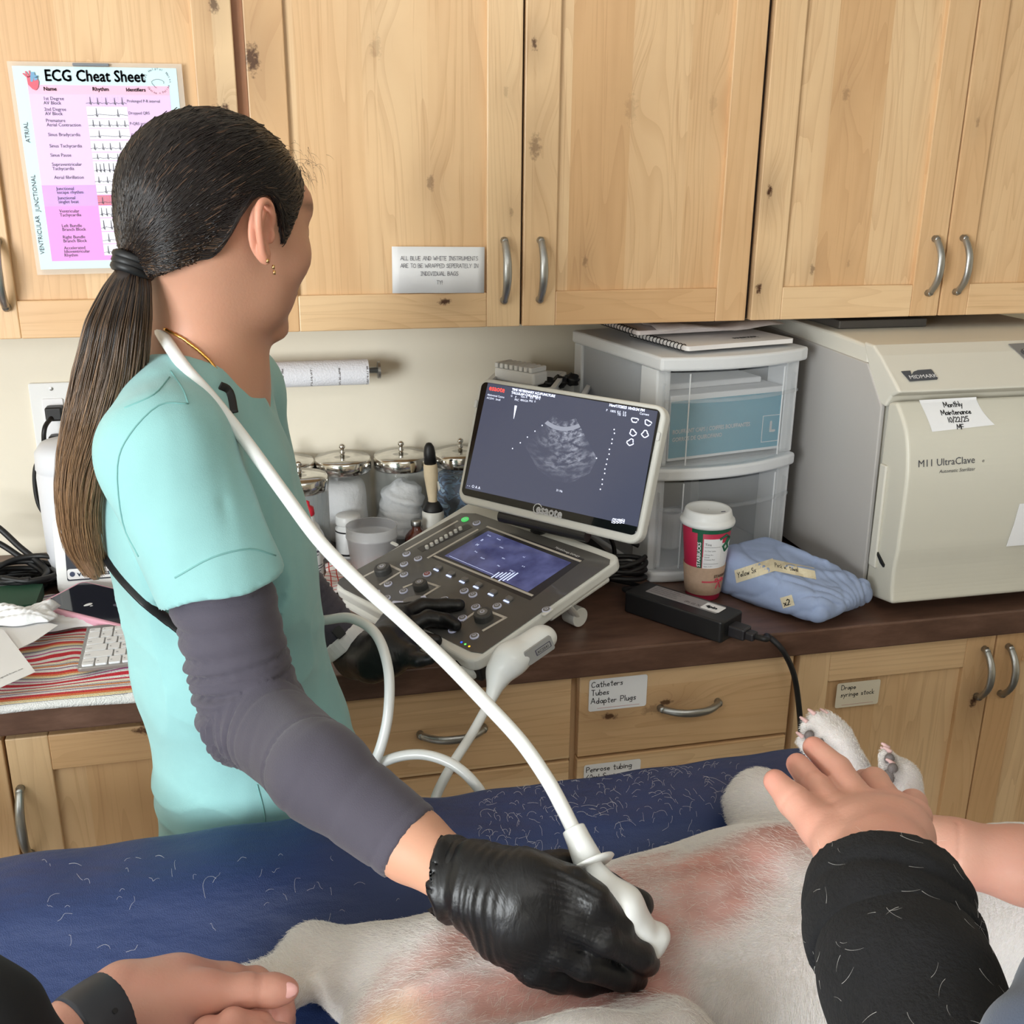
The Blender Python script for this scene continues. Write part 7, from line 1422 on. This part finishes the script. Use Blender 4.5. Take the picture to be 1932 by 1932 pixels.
mb = MB(); q = pd(1222, 1770, .842); 
# connector plugged into the scanner
c0, c1, c2, c3 = pd(1022, 1203, 1.455), pd(965, 1242, 1.435), pd(943, 1268, 1.43), pd(925, 1322, 1.41)
S = SDF(np.minimum.reduce([c0, c1, c2, c3])-.05, np.maximum.reduce([c0, c1, c2, c3])+.05, .0022); S.chain([c0, c1], [.0215, .024], k=.006, flat=(0, 0, 1), fs=.8); S.chain([c1, c2, c3], [.022, .0165, .0075], k=.012)
S.ell(c1*.8+c2*.2, (.02, .02, .02), k=.01)
v, f = S.mesh(); mesh_obj('connector', smooth_mesh(v, f, 2), f, M['prw'], pr)
a_ = unit(c0-c1); m_ = c0*.62+c1*.38; vd = unit(CAM-m_+V(0, 0, -.8)); vd = unit(vd-a_*np.dot(vd, a_)); fc_ = frame(m_+vd*.0212, a_, np.cross(vd, a_), vd)
mb = MB(); mb.rrect(.046, .022, .003, 0, .003, fc_, 0); mb.rrect(.026, .009, .001, .0032, .0036, sub(fc_, .006, 0), 2); mb.text('AC2541', .006, sub(fc_, -.005, -.002, .0038), 1); mb.rrect(.023, .007, .001, .0036, .0037, sub(fc_, .006, 0), 0); mb.build('connector_label', [mat('label_silver', srgb(160, 160, 158), .4), M['ink'], M['ink2']], pr)
# ------------------------------------------------------------------ helper's hand on the forelegs, black sweatshirt sleeve
def skincol(v, tips=(), seed=1, base=(210, 160, 140), red=(208, 128, 116)):
    C = lin(*base)[None]*np.ones((len(v), 1)); n = np.clip(.45+.5*fbm(v, 55, seed), 0, 1)*.35
    for q in tips: n = np.maximum(n, .55*np.exp(-(np.linalg.norm(v-q, axis=1)/.016)**2))
    return C*(1-n[:, None])+lin(*red)[None]*n[:, None]
def mkhand(name, ch, parent, h=.0020, tips=(), seed=1, creases=(), sub_=(), fr=.0004):
    S = handsdf(ch, h)
    for c_, r_, k_ in ch: S.chain(c_, r_, k=k_)
    v, f = S.mesh(); v = smooth_mesh(v, f, 2); n = normals(v, f); ds = fr*fbm(v, 110, seed, 2)
    for q, d, L, w_, am in creases:
        u = v-q; a = u@unit(d); b = np.linalg.norm(u-np.outer(a, unit(d)), axis=1); ds -= am*np.exp(-(a/w_)**2)*(b < L)
    return mesh_obj(name, v+n*ds[:, None], f, SKINP, parent, skincol(v, tips, seed))
hp_ = thing('person', tuple(pd(1750, 2100, .5)*V(1, 1, 0)), 'person in a black sweatshirt, only arm and hand visible, pressing the forelegs down', 'person')
K3 = G((1580, 1540, .742), (1628, 1522, .752), (1680, 1524, .757), (1724, 1540, .752)); W3 = pd(1668, 1632, .685); fa = pd(1692, 1760, .64)
tI, tM, tT = pd(1505, 1442, .806), pd(1535, 1410, .820), pd(1463, 1474, .775)
ch = [([fa, W3], [.031, .0285], .01)]+[([W3, W3*.45+k_*.55, k_], [.0255, .0195, r_], .012) for k_, r_ in zip(K3, (.0135, .0135, .013, .012))]
ch += [([K3[0], pd(1542, 1486, .778), tI], [.0132, .0105, .0088], .003), ([K3[1], pd(1580, 1452, .795), tM], [.0128, .0105, .0088], .003), ([K3[2], pd(1650, 1476, .80), pd(1630, 1472, .830)], [.0125, .0108, .0090], .004), ([K3[3], pd(1722, 1515, .795), pd(1712, 1522, .828)], [.0118, .0100, .0085], .004),
 ([W3, pd(1592, 1606, .705), pd(1548, 1562, .730), pd(1498, 1512, .757), tT], [.0225, .0190, .0140, .0112, .0092], .006)]
K_I = pd(1531, 1474, .784)
mkhand('body', ch, hp_, tips=(tI, tM, tT), seed=4, creases=((pd(1498, 1515, .752), pd(1498, 1515, .752)-tT, .018, .0012, .0007), (K_I, K3[0]-tI, .016, .0011, .0006)))
black = mat('black_fleece', srgb(12, 12, 15), .95, bump=.7, bscale=300, bdist=.002, sheen=.0, noise=.35, nscale=50)
sl = [pd(2050, 2600, .42), pd(1800, 2080, .54), pd(1715, 1860, .60), pd(1680, 1760, .640), pd(1668, 1664, .672)]
v, f = sleeve('s', sl[:-1]+[pd(1676, 1712, .655)], [.065, .050, .047, .044, .044], None, 51, black, ((.45, .2, 60, .004),), h=.003); s1o = mesh_obj('sleeve', v, f, black, hp_)
v2, f2 = sleeve('s', [pd(1690, 1800, .628), sl[-2], sl[-1]], [.047, .0500, .0485], None, 53, black, ((.03, .04, 90, .0022),), h=.0028); mesh_obj('rolled_cuff', v2, f2, black, hp_)
Fc = v[f].mean(1); rs = np.random.RandomState(9); P5 = []
for (vv, ff, nn_h) in ((v, f, 330), (v2, f2, 90)):
    nrm = normals(vv, ff)
    for i in rs.choice(len(ff), nn_h): r0 = vv[ff[i, 0]]; n0 = nrm[ff[i, 0]]; t_ = np.cross(n0, rs.normal(size=3)); t_ = unit(t_); L = rs.uniform(.004, .013); c_ = np.cross(n0, t_); P5.append([r0+n0*.0008+t_*L*s+c_*L*.35*s*s for s in np.linspace(0, 1, 5)])
strands('stuck_hair', None, np.array(P5), .00006, M['whair'], s1o)
# ------------------------------------------------------------------ bare forearm reaching in
h2 = thing('person', tuple(pd(2150, 1800, .8)*V(1, 1, 0)), 'person reaching in at the frame edge, bare forearm passing behind the black cuff', 'person')
A00, A0, A1, A2 = pd(2620, 1720, .90), pd(2200, 1690, .86), pd(1930, 1632, .885), pd(1800, 1608, .895)
ch = [([A00, A0, A1, A2], [.042, .038, .0315, .0255], .01), ([A2, pd(1745, 1600, .905), pd(1690, 1575, .915)], [.0255, .024, .018], .012), ([A2, pd(1740, 1625, .91), pd(1690, 1615, .92)], [.024, .022, .016], .012),
 ([pd(1690, 1575, .915), pd(1650, 1560, .92), pd(1620, 1560, .93)], [.0135, .011, .009], .005), ([pd(1690, 1595, .917), pd(1650, 1585, .925), pd(1620, 1585, .935)], [.0135, .011, .009], .005), ([pd(1690, 1615, .92), pd(1650, 1608, .928), pd(1622, 1608, .937)], [.0130, .0105, .009], .005), ([pd(1695, 1632, .92), pd(1660, 1630, .93), pd(1640, 1632, .938)], [.012, .010, .0085], .005), ([A2, pd(1760, 1580, .90), pd(1725, 1560, .90)], [.018, .014, .011], .008)]
mkhand('body', ch, h2, h=.0026, seed=8, creases=((pd(1808, 1612, .87), A1-A2, .03, .0015, .0012),))
gs = fabric('slate_fabric', srgb(70, 80, 100)); q0 = [pd(2600, 1710, .88), pd(2420, 1730, .70), pd(2110, 1930, .50), pd(2040, 2040, .47)]; S = SDF(np.min(q0, 0)-.09, np.max(q0, 0)+.09, .004); S.chain(q0, [.052, .050, .040, .045], k=.02); v, f = S.mesh(); v = smooth_mesh(v, f, 2); mesh_obj('sleeve', v+normals(v, f)*(.003*fbm(v, 40, 3, 2))[:, None], f, gs, h2)
# ------------------------------------------------------------------ hands holding the hind leg
h3 = thing('person', tuple(pd(0, 2000, .7)*V(1, 1, 0)), 'person holding the hind leg, black watch band on the wrist, dark sleeve at the corner', 'person')
W4, f4, f5 = pd(235, 1895, .855), pd(140, 1960, .82), pd(0, 2100, .76); kI = pd(425, 1856, .905)
tT = pd(541, 1868, .868)
ch = [([f5, f4, W4], [.034, .030, .0255], .01), ([W4, pd(330, 1874, .87), kI], [.0255, .0245, .0170], .016), ([W4, pd(330, 1885, .875), pd(430, 1885, .91)], [.028, .028, .020], .016), ([W4, pd(320, 1910, .865), pd(420, 1915, .90)], [.026, .026, .018], .016),
 ([pd(290, 1880, .852), pd(385, 1872, .855), pd(470, 1868, .862), pd(515, 1868, .866), tT], [.0215, .0165, .0125, .0122, .0102], .008),
 ([kI, pd(480, 1852, .93), pd(530, 1880, .94), pd(538, 1910, .925)], [.0155, .0125, .0108, .0095], .005), ([pd(430, 1885, .91), pd(490, 1895, .94), pd(530, 1925, .94), pd(530, 1945, .92)], [.0175, .0140, .0120, .0105], .006),
 ([pd(420, 1915, .90), pd(480, 1935, .93), pd(520, 1960, .93)], [.016, .013, .011], .006)]
bd = mkhand('body', ch, h3, seed=11, tips=(tT, pd(538, 1910, .925)), creases=((pd(490, 1868, .855), pd(490, 1868, .86)-tT, .02, .0012, .0007), (pd(482, 1868, .855), pd(482, 1868, .86)-tT, .02, .001, .0005)))
K6 = G((392, 1948, .835), (438, 1932, .835), (480, 1956, .84))
ch = [([pd(400, 2150, .74), pd(410, 2050, .79)], [.030, .026], .01)]+[([pd(410, 2050, .79), k_], [.024, .0120], .008) for k_ in K6]+[([k_, k_+V(.02, .01, -.015), k_+V(.025, .02, -.035)], [.0120, .0105, .009], .004) for k_ in K6]
mkhand('second_hand', ch, h3, seed=12, tips=K6)
q = tT+unit(CAM-tT)*.0085; fn = frame(q, unit(pd(545, 1866, .868)-pd(500, 1866, .866)), V(0, 0, 1), unit(CAM-q)); S = SDF(q-.02, q+.02, .0011); S.ell(q, (.0092, .0065, .0028), (unit(fn((1, 0, 0))-q), unit(np.cross(unit(CAM-q), unit(fn((1, 0, 0))-q))), unit(CAM-q)), k=.002); v, f = S.mesh(); mesh_obj('thumbnail', smooth_mesh(v, f, 1), f, mat('nail', srgb(232, 176, 170), .3), h3)
dw = unit(W4-f4); wc_ = W4-dw*.026; b1 = unit(np.cross(dw, V(0, 0, 1))); b2 = np.cross(dw, b1)
mb = MB(); mb.tube([wc_+(b1*math.cos(a)+b2*math.sin(a))*.0328 for a in [2*math.pi*i/36 for i in range(37)]], [(.0200, .0016)]*37, 10, flat=dw, cap=False); wb_ = mb.build('watch_band', mat('band_black', srgb(44, 46, 54), .5), h3, smooth=True)
v_ = unit(CAM-wc_); v_ = unit(v_-dw*np.dot(v_, dw)); mb = MB(); q = wc_+v_*.0346; mb.lathe([(.0022, 0), (.0022, .0006)], (0, 0, 0), 12, frame(q+dw*.003, dw, np.cross(v_, dw), v_)); mb.build('band_hole', M['ink'], wb_)
q0 = [pd(-150, 1880, .70), pd(-40, 1955, .70), pd(40, 2060, .72), pd(100, 2200, .72)]; S = SDF(np.min(q0, 0)-.1, np.max(q0, 0)+.1, .005); S.chain(q0, [.045, .040, .038, .045], k=.03); v, f = S.mesh(); v = smooth_mesh(v, f, 2); mesh_obj('sleeve', v+normals(v, f)*(.003*fbm(v, 40, 5, 2))[:, None], f, mat('near_black_cloth', srgb(14, 14, 18), .9), h3)
